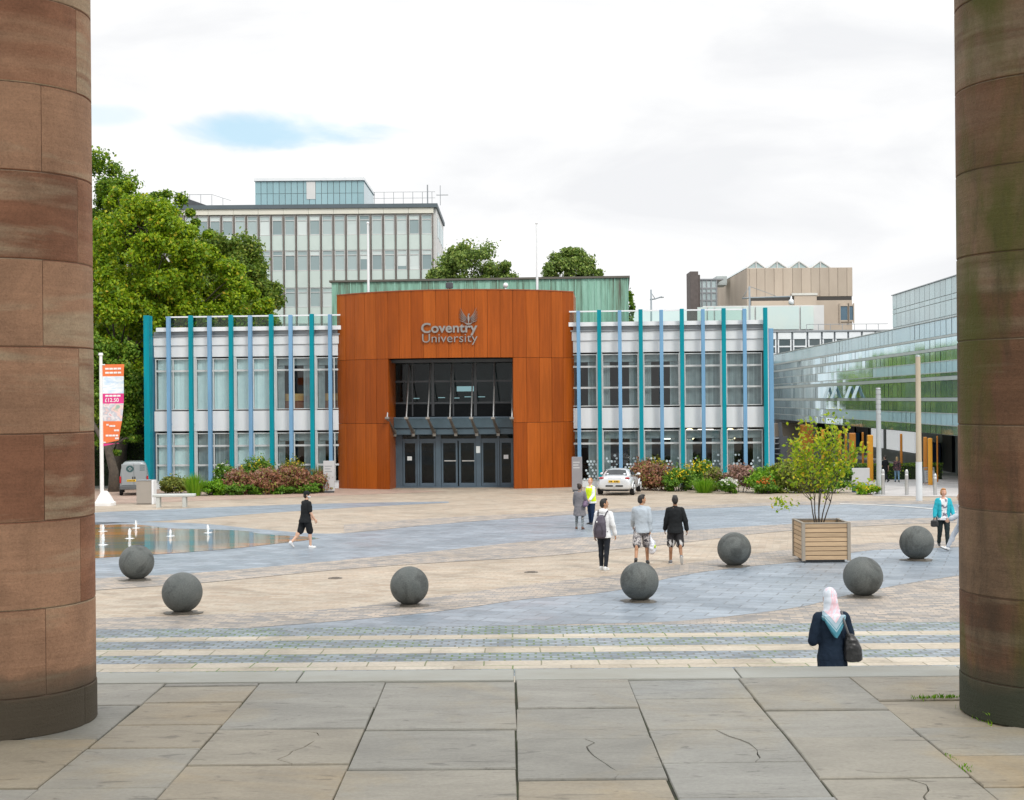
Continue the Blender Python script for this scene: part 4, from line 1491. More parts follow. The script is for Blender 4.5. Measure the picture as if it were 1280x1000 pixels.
t.build('lower_glazing', mat('mirror_glass', (0.52, .66, .66), (.62, .68, .62), .12, .03), cb)

# ================================================================ white glazed link between the wing and the glass building
LD = 167.0
lkx, lkz = (1040 - CX) * LD / F, gz(LD)
def wx(u): return (u - CX) * LD / F - lkx
def wz(v, u=1040): return CAMZ + ((CY - v) - (u - CX) * SR) * LD / F - lkz
lk = thing('link_building', 'low link building with white panels and dark windows between blue corner and glass block', 'building', (lkx, LD, lkz))
t = MB(); t.box(wx(935), wx(1140), .3, 6, 0, wz(413)); t.build('core', m_greym, lk)
t = MB()
edges = [935, 953, 972, 991, 1010, 1028, 1044, 1061, 1078, 1095, 1112]
for a, b in zip(edges[:-1], edges[1:]):
    t.bbox(wx(a) + .12, wx(b) - .12, 0, .28, wz(423.5), wz(415), .02)
    t.bbox(wx(a) + .12, wx(b) - .12, 0, .28, wz(451), wz(441), .02)
t.build('cladding', m_trim, lk)
for a, b in zip(edges[:-1], edges[1:]):
    t = MB()
    t.box(wx(a) + .1, wx(b) - .1, .02, .25, wz(433.5), wz(431.8))
    t.box(wx(a) + .1, wx(a) + .25, .025, .25, wz(440.5), wz(424)); t.box(wx(b) - .25, wx(b) - .1, .025, .25, wz(440.5), wz(424))
    f = t.build('window', m_trim, lk)
    t = MB(); t.box(wx(a) + .26, wx(b) - .26, .1, .2, wz(440.5), wz(424)); t.build('pane', mat('link_glass', (0.09, .12, .13), None, 1, .06) if a == 935 else bpy.data.materials['link_glass'], f)
t = MB(); t.box(wx(935), wx(1115), -.1, 6, wz(414.5), wz(412.5)); t.build('roof_edge', m_greym, lk)
t = MB()
for u in range(1010, 1112, 15): t.tube([(wx(u), .5, wz(412.5)), (wx(u), .5, wz(405))], .04, 5)
t.tube([(wx(1010), .5, wz(405)), (wx(1112), .5, wz(405))], .04, 5)
t.build('roof_railing', m_greym, lk)
t = MB(); t.bbox(wx(960), wx(1003), -4, -.2, 0, wz(528), .05); t.build('lower_wall', mat('buff_wall', (0.50, .42, .36), (.44, .37, .31), .6, .8), lk)

# ================================================================ big glass building on the right
GD = (0.0376, 1.0)
gl0 = Vector((29.0, 90.0))
gang = -math.atan2(GD[0], GD[1])
gb = thing('glass_building', 'long glass office building along the right side, raised on orange columns', 'building', (29.0, 90.0, gz(90)), gang)
g0 = gz(90)
def hz(v): return CAMZ + (495.2 - v) / F * 90 - g0
Y0, Y1 = -14.0, 76.0
mgb, ntg, bg_ = nodes_of('mirror_facade_glass')
g = ntg.nodes.new('ShaderNodeNewGeometry')
ntg.links.new(ramp(ntg, ((0, (.46, .69, .77)), (1, (.66, .87, .95))), g.outputs['Random Per Island']).outputs[0], bg_.inputs['Base Color'])
bg_.inputs['Roughness'].default_value = .10
bg_.inputs['Metallic'].default_value = .86
m_spand = mat('frosted_glass_band', (0.40, 0.60, 0.69), (0.47, 0.67, 0.75), .2, .22)
m_trans = mat('grey_transom', (0.44, .49, .49), (.38, .43, .43), .6, .35)
rr = random.Random(21)
sp, pw = 1.35, .028
rowsg = [(hz(418), hz(397.5), 'g'), (hz(421), hz(418), 't'), (hz(433), hz(421), 'g'), (hz(437), hz(433), 't'), (hz(450.5), hz(437), 'g'), (hz(465), hz(450.5), 's'), (hz(470), hz(465), 'g'),
         (hz(475), hz(470), 't'), (hz(497), hz(475), 'g'), (hz(501.5), hz(497), 't'), (hz(517), hz(501.5), 'g'), (hz(532), hz(517), 's'), (hz(544), hz(532), 'g')]
G1, T1 = MB(), MB()
for z0, z1, kd in rowsg:
    S1_ = MB()
    n = int((Y1 - Y0) / sp)
    for i in range(n):
        y0, y1 = Y0 + i * sp, Y0 + (i + 1) * sp
        if kd == 't':
            continue
        tgt = G1
        if kd == 's' and not (y0 > 22 and z0 > hz(480)) and not (y0 > 42):
            tgt = S1_
        if kd == 'g' and z0 >= hz(419) and y0 > -4:
            tgt = S1_
        e = rr.uniform(-.012, .012)
        tgt.add([(e, y0 + pw, z0 + .02), (-e, y1 - pw, z0 + .02), (-e, y1 - pw, z1 - .02), (e, y0 + pw, z1 - .02)], [(0, 1, 2, 3)])
    if S1_.v: S1_.build('frosted_band', m_spand, gb)
    if kd == 't':
        T1.box(-.04, .1, Y0, Y1, z0, z1)
G1.build('facade_glazing', mgb, gb)
T1.box(-.05, .3, Y0, Y1, hz(397.5) + .01, hz(396))
for kz in (hz(465), hz(517), hz(532), hz(450.5)):
    T1.box(-.02, .04, Y0, Y1, kz - .03, kz + .03)
T1.build('transoms', m_trans, gb)
t = MB()
t.box(.06, 14, Y0, Y1, hz(544) - .02, hz(397.4))
t.build('core', mat('facade_back', (0.20, .26, .27), (.16, .21, .22), .6, .3), gb)
for y0 in (37, 40.5, 30.5, 27.5):        # hopper windows standing open
    z0, z1 = hz(497), hz(475) - .1
    t = MB()
    t.add([(-.03, y0, z1), (-.03, y0 + 1.25, z1), (-.45, y0 + 1.25, z0), (-.45, y0, z0)], [(0, 1, 2, 3)])
    t.add([(-.0, y0, z1), (-.0, y0 + 1.25, z1), (-.40, y0 + 1.25, z0 - .05), (-.40, y0, z0 - .05)], [(0, 3, 2, 1)])
    t.add([(-.03, y0, z1), (-.45, y0, z0), (-.40, y0, z0 - .05), (0, y0, z1)], [(0, 1, 2, 3)])
    t.add([(-.03, y0 + 1.25, z1), (-.45, y0 + 1.25, z0), (-.40, y0 + 1.25, z0 - .05), (0, y0 + 1.25, z1)], [(0, 3, 2, 1)])
    t.build('open_window', m_spand, gb)
# set-back upper storeys
ux = 4.3
t = MB()
k2 = 102.2 / F
def uz(v): return CAMZ + (495.2 - v) * k2 - g0
for za, zb in ((uz(364), uz(343.5)), (uz(371), uz(365)), (uz(391), uz(372)), (uz(398), uz(392)), (uz(412), uz(399))):
    for i in range(24):
        y0 = -4 + i * 1.56
        t.add([(ux, y0 + .03, za), (ux, y0 + 1.53, za), (ux, y0 + 1.53, zb), (ux, y0 + .03, zb)], [(0, 1, 2, 3)])
t.build('upper_glazing', mat('pale_upper_glass', (0.36, .50, .53), (.44, .57, .60), .2, .08, island=.10), gb)
t = MB(); t.box(ux + .05, 14, -4, -4 + 24 * 1.56, hz(397.5) + .05, uz(343.4)); t.build('upper_core', m_trans, gb)
t = MB(); t.box(ux - .1, 14.1, -4, -4 + 24 * 1.56 + .1, uz(343.4) + .01, uz(342)); t.build('upper_roof', m_greym, gb)
# recessed ground floor: dark wall, white and glass bays, columns
zs = hz(544) - .03
t = MB(); t.box(5.2, 5.5, Y0, Y1, -.4, zs); t.build('ground_floor_wall', mat('ground_floor_grey', (0.20, .215, .22), (.16, .175, .18), .5, .6), gb)
t = MB(); t.box(0.1, 5.2, Y0, Y1, zs - .001, zs + .01); t.build('soffit', mat('green_grey_soffit', (0.10, .14, .12), None, 1, .6), gb)
m_screen = emit_mat('added_glow_white', (.80, .82, .84), .42)  # glow added to brighten the white panels under the soffit, no lamp behind
def yrec(u): return 30.8 / ((u - CX) / F - .0376) - 90          # where column u meets the recessed wall
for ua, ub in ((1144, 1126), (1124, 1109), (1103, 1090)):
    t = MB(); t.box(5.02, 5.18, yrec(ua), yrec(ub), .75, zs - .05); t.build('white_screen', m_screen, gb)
for ua, ub in ((1086, 1072), (1069, 1056), (1053, 1040), (1037, 1022)):
    t = MB(); t.box(5.04, 5.18, yrec(ua), yrec(ub), .1, zs - .1); t.build('shopfront', m_black, gb)
t = MB(); t.bbox(4.3, 5.0, yrec(1177), yrec(1167), -.1, 1.9, .03); t.build('blue_hoarding', mat('navy_panel', (0.02, .05, .13), None, 1, .5), gb)
t = MB(); t.box(4.95, 5.19, yrec(1192), yrec(1180), -.3, 2.6); t.build('doorway', m_black, gb)
t = MB(); t.bbox(4.2, 4.9, yrec(1077), yrec(1066), .3, 2.0, .03); t.build('blue_board', mat('blue_board_paint', (0.03, .16, .36), None, 1, .5), gb)
m_or = mat('orange_column_paint', (0.74, 0.34, 0.02), (.68, .29, .015), .8, .45)
m_or2 = mat('burnt_orange_fin', (0.58, 0.22, 0.02), (.50, .18, .02), .8, .5)
for u, d, w_, m_ in ((1028, 20, 2.6, 0), (1049, 15.5, 2.4, 0), (1065, 9, 4.6, 1), (1087, 3.5, 4.2, 0), (1126, 6.0, 1.9, 1), (1156, -2.2, 2.8, 1), (1162, -4.6, 3.2, 0), (1171, 0.2, 1.2, 1), (1057, 24, 1.8, 0), (1078, 11, 1.6, 1), (1008, 40, 9, 1)):
    # column standing where column u crosses distance 90 + d
    Y = 90 + d
    X = (u - CX) / F * Y
    rel = Vector((X - 29.0, d))
    c_, s_ = math.cos(-gang), math.sin(-gang)
    a, b = rel.x * c_ - rel.y * s_, rel.x * s_ + rel.y * c_
    hw = 1.3 * w_ / F * Y
    t = MB()
    t.bbox(a - hw * .62, a + hw * .62, b - hw * .6, b + hw * .6, -.3 + (gz(Y) - g0), zs - .003, .06)
    t.build('column', m_or if m_ == 0 else m_or2, gb)
# ================================================================ trees
m_bark = mat('bark', (0.10, 0.08, 0.06), (0.06, 0.05, 0.04), 6, .9, 0, .5)
lf_lime = leaf_mat('bright_maple_leaves', ((0, (.08, .17, .008)), (.35, (.18, .31, .012)), (.75, (.30, .43, .014)), (.93, (.41, .48, .02)), (1, (.50, .36, .03))), .4)
lf_mid = leaf_mat('green_leaves', ((0, (.06, .14, .012)), (.5, (.13, .25, .02)), (.85, (.21, .33, .03)), (1, (.30, .38, .04))), .3)
lf_lime2 = leaf_mat('mixed_lime_leaves', ((0, (.05, .12, .012)), (.45, (.13, .25, .015)), (.85, (.24, .36, .02)), (1, (.36, .42, .03))), .35)
lf_olv = leaf_mat('olive_green_leaves', ((0, (.06, .12, .015)), (.5, (.14, .23, .025)), (.85, (.24, .32, .04)), (1, (.32, .34, .06))), .35)
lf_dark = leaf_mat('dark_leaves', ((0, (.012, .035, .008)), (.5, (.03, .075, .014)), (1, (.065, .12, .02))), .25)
lf_far = leaf_mat('far_tree_leaves', ((0, (.09, .15, .035)), (.5, (.17, .27, .05)), (.85, (.26, .35, .07)), (1, (.36, .40, .11))), .3)

def tree(name, label, base, trunk_h, crown, leafm, nclump, nleaf, lsize, seed, csize=(.18, .32), lo=.45, group=None, trad=.28, zmin=-.9, cat='tree'):
    """crown: list of (dx, dy, z, rx, ry, rz) lobes"""
    root = thing(name, label, cat, base, 0, group)
    allp, alld, heads = [], [], []
    tot = sum(c[3] * c[5] for c in crown)
    for i, (dx, dy, z, rx, ry, rz) in enumerate(crown):
        k = max(6, int(nclump * rx * rz / tot))
        p, d, h = clump_points((dx, dy, z), (rx, ry, rz), k, nleaf, seed + i, csize, lo, zmin)
        allp.append(p); alld.append(d); heads.append((i, h))
    me = leaf_mesh(np.concatenate(allp), lsize, seed, .45, .62, np.concatenate(alld))
    link('crown', me, leafm, root)
    t = MB()
    rg = random.Random(seed)
    tx = sum(c[0] for c in crown) / len(crown) * .25
    t.tube([(0, 0, -.3), (.03, 0, trunk_h * .5), (tx * .6, 0, trunk_h), (tx, 0, trunk_h * 1.35)], [trad * 1.25, trad, trad * .8, trad * .55], 9)
    for i, h in heads:
        c = crown[i]
        mid = Vector((c[0] * .6 + tx * .4, c[1] * .6, trunk_h * .5 + c[2] * .5))
        t.tube([(tx * .6, 0, trunk_h * .95), mid, (c[0], c[1], c[2] + c[5] * .3)], [trad * .55, trad * .36, trad * .12], 7)
        for q in rg.sample(h, min(len(h), 10)):
            q = Vector(q)
            st = mid.lerp(Vector((c[0], c[1], c[2])), rg.uniform(.1, .9))
            t.tube([st, st.lerp(q, .55) + Vector((0, 0, .2)), q], [trad * .2, trad * .11, trad * .04], 5)
    t.build('trunk', m_bark, root, True)
    return root

def lobes(D, base_u, specs, kdepth=1.0):
    """specs: (u, v, ru px, rv px, depth offset): lobes read off the photo at distance D"""
    b = at(base_u, D)
    out = []
    for u, v, ru, rv, dd in specs:
        p = P(u, v, D + dd)
        k = (D + dd) / F
        out.append((p.x - b.x, p.y - b.y, p.z - b.z, ru * k, ru * k * kdepth, rv * k))
    return b, out
# big bright tree beside the left wing
b, L = lobes(97, 150, ((178, 330, 72, 82, 0), (250, 375, 62, 70, 2), (305, 395, 45, 52, 4), (140, 420, 62, 90, -2), (210, 450, 75, 90, 1), (185, 275, 38, 32, 1), (163, 256, 30, 30, 2), (225, 320, 45, 45, 2)))
tree('maple_tree', 'large bright green maple spreading over the end of the left wing', b, 4.6, L, lf_lime, 380, 470, .27, 31, (.12, .24), .55, 'trees on the left', .42)
# taller darker tree at the pillar
b, L = lobes(116, 85, ((112, 262, 56, 72, 0), (160, 318, 42, 50, 2), (90, 340, 70, 80, 0), (135, 300, 40, 45, 2), (214, 285, 34, 40, 6), (165, 262, 30, 24, 3), (146, 256, 34, 34, 2), (196, 266, 34, 27, 5), (140, 470, 66, 90, 4)))
tree('lime_tree', 'taller dark green tree emerging behind the left pillar', b, 6, L, lf_lime2, 240, 400, .30, 47, (.15, .27), .55, 'trees on the left', .45)
# low shady tree by the banner
b, L = lobes(86, 141, ((128, 500, 44, 58, 5), (150, 480, 28, 50, 6), (95, 470, 50, 60, 4), (148, 552, 26, 16, 4)))
tree('maple_tree', 'shady low-hanging tree with dark trunk behind the orange banner', b, 2.6, L, lf_mid, 160, 360, .25, 53, (.18, .32), .45, 'trees on the left', .30)
b, L = lobes(128, 292, ((290, 350, 40, 62, 0), (318, 385, 34, 42, 0), (268, 330, 26, 40, 0)))
tree('maple_tree', 'olive-tinged tree at the right of the green mass, in front of the office block', b, 5, L, lf_olv, 130, 360, .32, 61, (.18, .32), .5, 'trees on the left', .35)
# two round crowns showing over the copper block
b, L = lobes(128, 590, ((590, 346, 46, 44, 0), (555, 352, 24, 28, 0), (622, 352, 24, 26, -1)))
tree('round_tree', 'round-headed tree showing above the copper block, left of the right-hand flagpole', b, 9, L, lf_far, 150, 190, .28, 71, (.16, .28), .5, 'trees behind the copper block', .26)
b, L = lobes(128, 713, ((713, 346, 36, 36, 0), (735, 352, 16, 20, 0), (692, 352, 16, 18, 0)))
tree('round_tree', 'smaller round-headed tree above the copper block, right of the right-hand flagpole', b, 10, L, lf_far, 105, 190, .28, 83, (.16, .28), .5, 'trees behind the copper block', .22)
b, L = lobes(112, 784, ((783, 400, 11, 40, 0), (776, 440, 16, 34, 0)))
tree('slim_tree', 'narrow tree peeping out at the right edge of the copper block', b, 3, L, lf_mid, 40, 130, .30, 89, (.22, .4), .4, 'trees behind the copper block', .12)
# trees in the court behind the right wing, mirrored in the glass facade
for i, (x, y, r, lab) in enumerate(((18.5, 131, 4.6, 'tree in the court mirrored in the near end of the glass facade'), (20.0, 141, 4.6, 'tree in the court mirrored in the middle of the glass facade'), (21.8, 151, 4.4, 'tree in the court mirrored between its two neighbours in the glass'))):
    tree('court_tree', 'green ' + lab, (x, y, gz(y)), 2.6, [(0, 0, 7.4, r, r, 4.6), (1.2, .5, 5.2, r * .9, r * .9, 4.0)], lf_lime, 110, 170, .42, 101 + i, (.2, .34), .45, 'trees in the rear court', .25)

# shady backdrop under the trees at the far left: a brick wall and an added hedge, coloured dark to dim the backdrop
m_brick = paving('red_brick', (0.22, 0.085, 0.055), (0.30, 0.13, 0.085), (0.22, .19, .17), .22, .075, .012, 0, .8)
p = at(128, 104)
bw_ = thing('brick_wall', 'red brick boundary wall half hidden in the shade under the left trees', 'wall', p, 0)
t = MB(); t.bbox(-9, 8, 0, .3, -.4, 3.4, .01); o = t.build('wall', m_brick, bw_)
t = MB(); t.bbox(-9.05, 8.05, -.04, .34, 3.403, 3.5, .01); t.build('coping', m_conc, bw_)

hdk = at(150, 98)
lh = thing('darkening_hedge', 'dense hedge added to darken the backdrop behind the van and the tree trunk', 'hedge', hdk, 0)
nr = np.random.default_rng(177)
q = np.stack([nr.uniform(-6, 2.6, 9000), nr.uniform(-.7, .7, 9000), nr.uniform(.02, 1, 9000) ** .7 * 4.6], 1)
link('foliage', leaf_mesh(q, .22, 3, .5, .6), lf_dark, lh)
t = MB(); t.box(-5.8, 2.4, -.45, .45, -.2, 4.0); t.build('dense_core', mat('darkening_hedge_core', (.016, .028, .010), None, 5, .9), lh)

# ================================================================ young tree in its timber box
pb = G(1033, 703.5)
PD = pb.y
k = PD / F
bw2, bh2 = 29 * k, 49 * k
pl_ = thing('timber_planter', 'square slatted timber planter box holding a young tree', 'planter', (pb.x, PD + bw2, pb.z), 0)
m_tim = mat('weathered_timber', (0.52, 0.37, 0.225), (0.42, 0.295, 0.18), 2.2, .7, 0, .2, 14, .14, (.8, .8, 8))
m_timg = mat('grey_timber', (0.33, 0.29, 0.24), (.27, .24, .20), 2, .75, 0, .2, 14, .1, (4, 4, .8))
n = 8
zz0 = .07
hs = (bh2 - zz0) / n
for s in range(4):
    t = MB(Matrix.Rotation(s * math.pi / 2, 4, 'Z'))
    for i in range(n):
        t.bbox(-bw2 + .03, bw2 - .03, -bw2, -bw2 + .03, zz0 + i * hs + .007, zz0 + (i + 1) * hs - .007, .006)
    t.build('slatted_side', m_tim, pl_)
    t = MB(Matrix.Rotation(s * math.pi / 2, 4, 'Z'))
    t.bbox(-bw2 - .03, -bw2 + .055, -bw2 - .03, -bw2 + .055, zz0 - .02, bh2 + .035, .006)
    t.build('corner_post', m_timg, pl_)
t = MB()
t.box(-bw2 + .1, bw2 - .1, -bw2 + .1, bw2 - .1, 0, zz0)
t.build('plinth', m_darkm, pl_)
m_soil = mat('soil', (.06, .042, .028), (.035, .026, .018), 9, .95, 0, .6)
t = MB()
t.box(-bw2 + .035, bw2 - .035, -bw2 + .035, bw2 - .035, zz0 + .01, bh2 - .10)
t.build('soil_fill', m_soil, pl_)
t = MB()
for s in range(4):
    t.M = Matrix.Rotation(s * math.pi / 2, 4, 'Z')
    t.bbox(-bw2 + .06, bw2 - .06, -bw2 - .012, -bw2 + .05, bh2 + .0, bh2 + .03, .005)
t.build('top_rail', m_timg, pl_)
# the young tree: several thin stems, sparse yellow-green leaves
yt = thing('young_tree', 'multi-stemmed young tree with sparse yellow-green leaves in timber planter', 'tree', (pb.x - .05, PD + bw2, pb.z + bh2 - .12), 0)
lf_y = leaf_mat('yellow_green_leaves', ((0, (.13, .24, .012)), (.4, (.25, .39, .015)), (.75, (.41, .49, .02)), (.93, (.58, .54, .03)), (1, (.50, .28, .03))), .45)
yr = random.Random(17)
t = MB()
tips = []
def stem(p, d, L, r, depth):
    q = Vector(p)
    pts = [q.copy()]
    for i in range(4):
        d = (d + Vector((yr.uniform(-.16, .16), yr.uniform(-.16, .16), .09))).normalized()
        q = q + d * L / 4
        pts.append(q.copy())
        if depth < 3 and i >= 1:
            for _ in range(2 if depth < 1 else 1):
                a = yr.uniform(0, 6.28)
                stem(q, (d * .7 + Vector((math.cos(a), math.sin(a), yr.uniform(-.1, .4))) * .75).normalized(), L * yr.uniform(.4, .6), r * .5, depth + 1)
        if depth >= 1:
            tips.append(q.copy())
    t.tube(pts, [r, r * .85, r * .7, r * .5, r * .3], 6)
tk = [(-.30, .05), (.05, -.1), (.33, .05), (.62, -.05), (-.62, .0), (-.05, .25)]
for dx, dy in tk:
    stem((dx * .15, dy * .1, 0), Vector((dx * .55, dy, 1)).normalized(), 1.35 + .55 * (abs(dx) < .2) * 1, .019, 0)
t.tube([(0, 0, -.1), (0, 0, .18)], [.05, .035], 8)
t.build('stems', m_bark, yt, True)
pts = []
nr = np.random.default_rng(5)
for q in tips:
    if q.z < .75 and yr.random() < .9:
        continue
    if yr.random() < .62:
        continue
    kk = yr.randint(1, 4)
    pts.append(np.array(q) + nr.normal(size=(kk, 3)) * (.085, .085, .075))
pts.append(np.array((-.95, -.1, .62)) + nr.normal(size=(60, 3)) * (.14, .14, .10))
pts.append(np.array((1.15, 0, 1.05)) + nr.normal(size=(60, 3)) * (.20, .14, .07))
pts.append(np.array((.05, 0, 2.25)) + nr.normal(size=(70, 3)) * (.10, .1, .20))
pts.append(np.array((-.55, 0, 1.75)) + nr.normal(size=(34, 3)) * (.20, .2, .30))
pts.append(np.array((.0, 0, 1.35)) + nr.normal(size=(60, 3)) * (.66, .4, .22))
link('foliage', leaf_mesh(np.concatenate(pts), .118, 4, .5, .6), lf_y, yt)

# ================================================================ planting beds in front of both wings
lf_grass = leaf_mat('fresh_green_blades', ((0, (.08, .22, .01)), (.6, (.17, .36, .015)), (1, (.28, .46, .03))), .3)
lf_olive = leaf_mat('olive_leaves', ((0, (.10, .14, .03)), (.6, (.20, .24, .04)), (1, (.32, .32, .07))), .3)
lf_green = leaf_mat('broad_green_leaves', ((0, (.05, .13, .015)), (.6, (.13, .28, .025)), (1, (.24, .38, .05))), .3)
lf_red = leaf_mat('russet_leaves', ((0, (.16, .07, .04)), (.45, (.34, .15, .09)), (.75, (.44, .23, .14)), (.85, (.22, .24, .05)), (1, (.30, .32, .06))), .25)
lf_pink = leaf_mat('dusky_pink_heads', ((0, (.16, .12, .06)), (.5, (.34, .20, .16)), (1, (.48, .30, .26))), .25)
pt_yel = leaf_mat('yellow_petals', ((0, (.70, .50, .01)), (1, (.85, .70, .03))), .2)
pt_wht = leaf_mat('white_petals', ((0, (.7, .7, .66)), (1, (.85, .85, .82))), .2)
pt_red = leaf_mat('orange_red_petals', ((0, (.45, .10, .01)), (1, (.65, .17, .02))), .2)
pt_mix = {'y': ('yellow flowers', pt_yel), 'w': ('white flowers', pt_wht), 'r': ('orange-red flowers', pt_red), 'p': ('pink heads', lf_pink)}

def shrub(u, vb, vt, wpx, style, leafm, label, cat='shrub', fl=None, D=None, seed=0, name=None, nf=70):
    base = G(u, vb) if D is None else at(u, D)
    kk = base.y / F
    h, w = (vb - vt) * kk * 1.08, wpx * kk / 2 * 1.12
    if D is not None:
        h = P(u, vt, D).z - base.z
    names = {'b': 'bushy_shrub', 'g': 'ornamental_grass', 's': 'flowering_shrub'}
    root = thing(name or names[style], label, cat, base, 0, 'planting in front of the building')
    nr = np.random.default_rng(seed + 1000)
    st_ = MB()
    if style == 'g':        # arching blades
        n = 420
        a = nr.uniform(0, 6.283, n)
        sp_ = nr.uniform(.1, 1, n)
        vs, fs = [], []
        for i in range(n):
            hh = h * nr.uniform(.55, 1.05)
            dx, dy = math.cos(a[i]), math.sin(a[i])
            b0 = np.array((dx * w * .45 * sp_[i], dy * w * .45 * sp_[i], 0))
            wd = .014
            s_ = np.array((-dy, dx, 0)) * wd
            m1 = b0 + np.array((dx * w * .42 * sp_[i], dy * w * .42 * sp_[i], hh * .65))
            e1 = b0 + np.array((dx * w * .95 * sp_[i], dy * w * .95 * sp_[i], hh * (1 - .25 * sp_[i])))
            o = len(vs)
            vs += [b0 - s_, b0 + s_, m1 + s_ * .8, m1 - s_ * .8, e1]
            fs += [(o, o + 1, o + 2, o + 3), (o + 3, o + 2, o + 4)]
        st_.v, st_.f = [tuple(x) for x in vs], fs
        st_.build('blades', leafm, root)
    else:
        p, d, hd = clump_points((0, 0, h * .48), (w, w * .9, h * .52), max(16, int(30 * w)), 150, seed, (.25, .48), .3, -.8)
        p[:, 2] = np.maximum(p[:, 2], .03)
        extra, ed = [], []
        for _ in range(int(10 + 14 * w)):          # loose stalks that break the outline
            a_, r_ = nr.uniform(0, 6.283), w * nr.uniform(.2, 1.05)
            top = h * nr.uniform(.85, 1.28) * (1 - .25 * (r_ / w) ** 2)
            kk_ = 14
            f_ = nr.uniform(.45, 1, kk_)
            lean_ = nr.normal(size=2) * .12
            q_ = np.stack([r_ * np.cos(a_) * (.6 + .45 * f_) + lean_[0] * f_, r_ * np.sin(a_) * (.6 + .45 * f_) + lean_[1] * f_, top * f_], 1) + nr.normal(size=(kk_, 3)) * .045
            extra.append(q_); ed.append(np.zeros_like(q_))
        p = np.concatenate([p] + extra); d = np.concatenate([d] + ed)
        link('foliage', leaf_mesh(p, .17 if w > .6 else .13, seed, .5, .5, d), leafm, root)
        for q in hd[::3]:
            st_.tube([(q[0] * .3, q[1] * .3, -.05), (q[0] * .7, q[1] * .7, q[2] * .6), q], [.016, .012, .006], 5)
        st_.build('stems', m_bark, root)
    if fl:
        nm, mt = pt_mix[fl]
        a = nr.uniform(0, 6.283, nf)
        rr_ = np.sqrt(nr.uniform(0, 1, nf)) * w * .95
        q = np.stack([rr_ * np.cos(a), rr_ * np.sin(a) - w * .15, h * (.72 + .38 * nr.uniform(0, 1, nf) ** .8 - .25 * (rr_ / w) ** 2)], 1)
        q = np.repeat(q, 5, 0) + nr.normal(size=(nf * 5, 3)) * .035
        link('flowers', leaf_mesh(q, .085, seed, .8, .8), mt, root)
    return root
# left bed, left to right
shrub(222, 617, 598, 34, 'b', lf_olive, 'low olive-green shrub at the left end of the left bed, behind the bench', seed=1)
shrub(243, 620, 590, 30, 'g', lf_grass, 'vivid green grass tuft between the olive shrub and broad leaves of the left bed', 'grass clump', seed=2)
shrub(268, 619, 602, 34, 'b', lf_grass, 'low vivid green leafy plant right of the grass tuft in the left bed', seed=3)
shrub(282, 614, 584, 26, 'b', lf_green, 'pale-flecked green shrub at the middle of the left bed, before a blue post', fl='w', seed=4, nf=14)
shrub(300, 618, 590, 34, 'b', lf_red, 'russet shrub at the left of the russet drift in the left bed', fl='p', seed=5)
shrub(322, 613, 577, 40, 'b', lf_green, 'tall green shrub dotted with yellow flowers, behind the russet drift of the left bed', fl='y', seed=6, nf=40)
shrub(332, 618, 588, 36, 'b', lf_red, 'russet shrub in the middle of the russet drift in the left bed', fl='p', seed=7)
shrub(367, 614, 579, 30, 'b', lf_olive, 'olive shrub topped by yellow daisies in the left bed', fl='y', seed=8, nf=40)
shrub(363, 617, 586, 44, 'b', lf_red, 'widest russet shrub of the left bed, under the yellow daisies', fl='p', seed=9)
shrub(398, 615, 580, 30, 'g', lf_olive, 'feathery upright grass beside the grey sign at the left of the drum', 'grass clump', seed=10)
shrub(396, 616, 592, 34, 'b', lf_red, 'russet shrub at the right end of the left bed, beside the grey sign', seed=11)
for i, (u, w_, lab) in enumerate(((293, 30, 'leftmost'), (322, 32, 'second from left'), (352, 34, 'second from right'), (384, 34, 'rightmost'))):
    shrub(u, 619 - i * .7, (607, 604, 608, 605)[i], w_ * .8, 'b', lf_green, 'broad-leaved green plant edging the left bed, %s of the four' % lab, 'plant', seed=20 + i, name='edging_plant')
# right bed
shrub(722, 606, 580, 34, 'b', lf_red, 'russet shrub beside the rust drum at the left end of the right bed', fl='p', seed=31)
shrub(737, 602, 574, 24, 'g', lf_olive, 'yellow-green grass behind the couple, next to the drum', 'grass clump', seed=32)
shrub(752, 604, 580, 38, 'b', lf_red, 'russet shrub behind the back of the silver car', fl='p', seed=33)
shrub(765, 602, 570, 46, 'g', lf_grass, 'tall fresh green grass rising behind the silver car roof', 'grass clump', seed=34)
shrub(790, 603, 566, 20, 'b', lf_green, 'tall plant with a spire of yellow flowers behind the silver car', fl='y', seed=35, nf=45)
shrub(806, 612, 580, 30, 'b', lf_red, 'russet shrub touching the right side of the silver car', fl='p', seed=36)
shrub(824, 613, 582, 40, 'b', lf_red, 'broad russet shrub two plants right of the silver car', fl='p', seed=37)
shrub(818, 609, 577, 26, 'b', lf_olive, 'yellow daisies rising out of the russet shrubs right of the car', fl='y', seed=38, nf=45)
shrub(848, 614, 588, 34, 'b', lf_green, 'green shrub with scattered yellow daisies in the middle of the right bed', fl='y', seed=39, nf=50)
shrub(872, 612, 580, 38, 'b', lf_green, 'taller green shrub covered in yellow daisies, left of the white flowers', fl='y', seed=40, nf=75)
shrub(880, 616, 596, 40, 'g', lf_grass, 'vivid grass edging below the daisy shrubs of the right bed', 'grass clump', seed=41)
shrub(893, 614, 590, 26, 'b', lf_olive, 'soft olive shrub left of the white flowers', fl='p', seed=42)
shrub(911, 617, 600, 20, 's', lf_green, 'plant with a cluster of white flowers in the right bed', fl='w', seed=43, nf=60)
shrub(926, 615, 584, 34, 'b', lf_pink, 'dusky pink flower clump between white and orange-red flowers', seed=44)
shrub(958, 616, 587, 40, 'b', lf_grass, 'big fresh green shrub behind the orange-red flowers', seed=45)
shrub(957, 617, 599, 26, 's', lf_green, 'plant topped with orange-red flowers at the front of the right bed', fl='r', seed=46, nf=55)
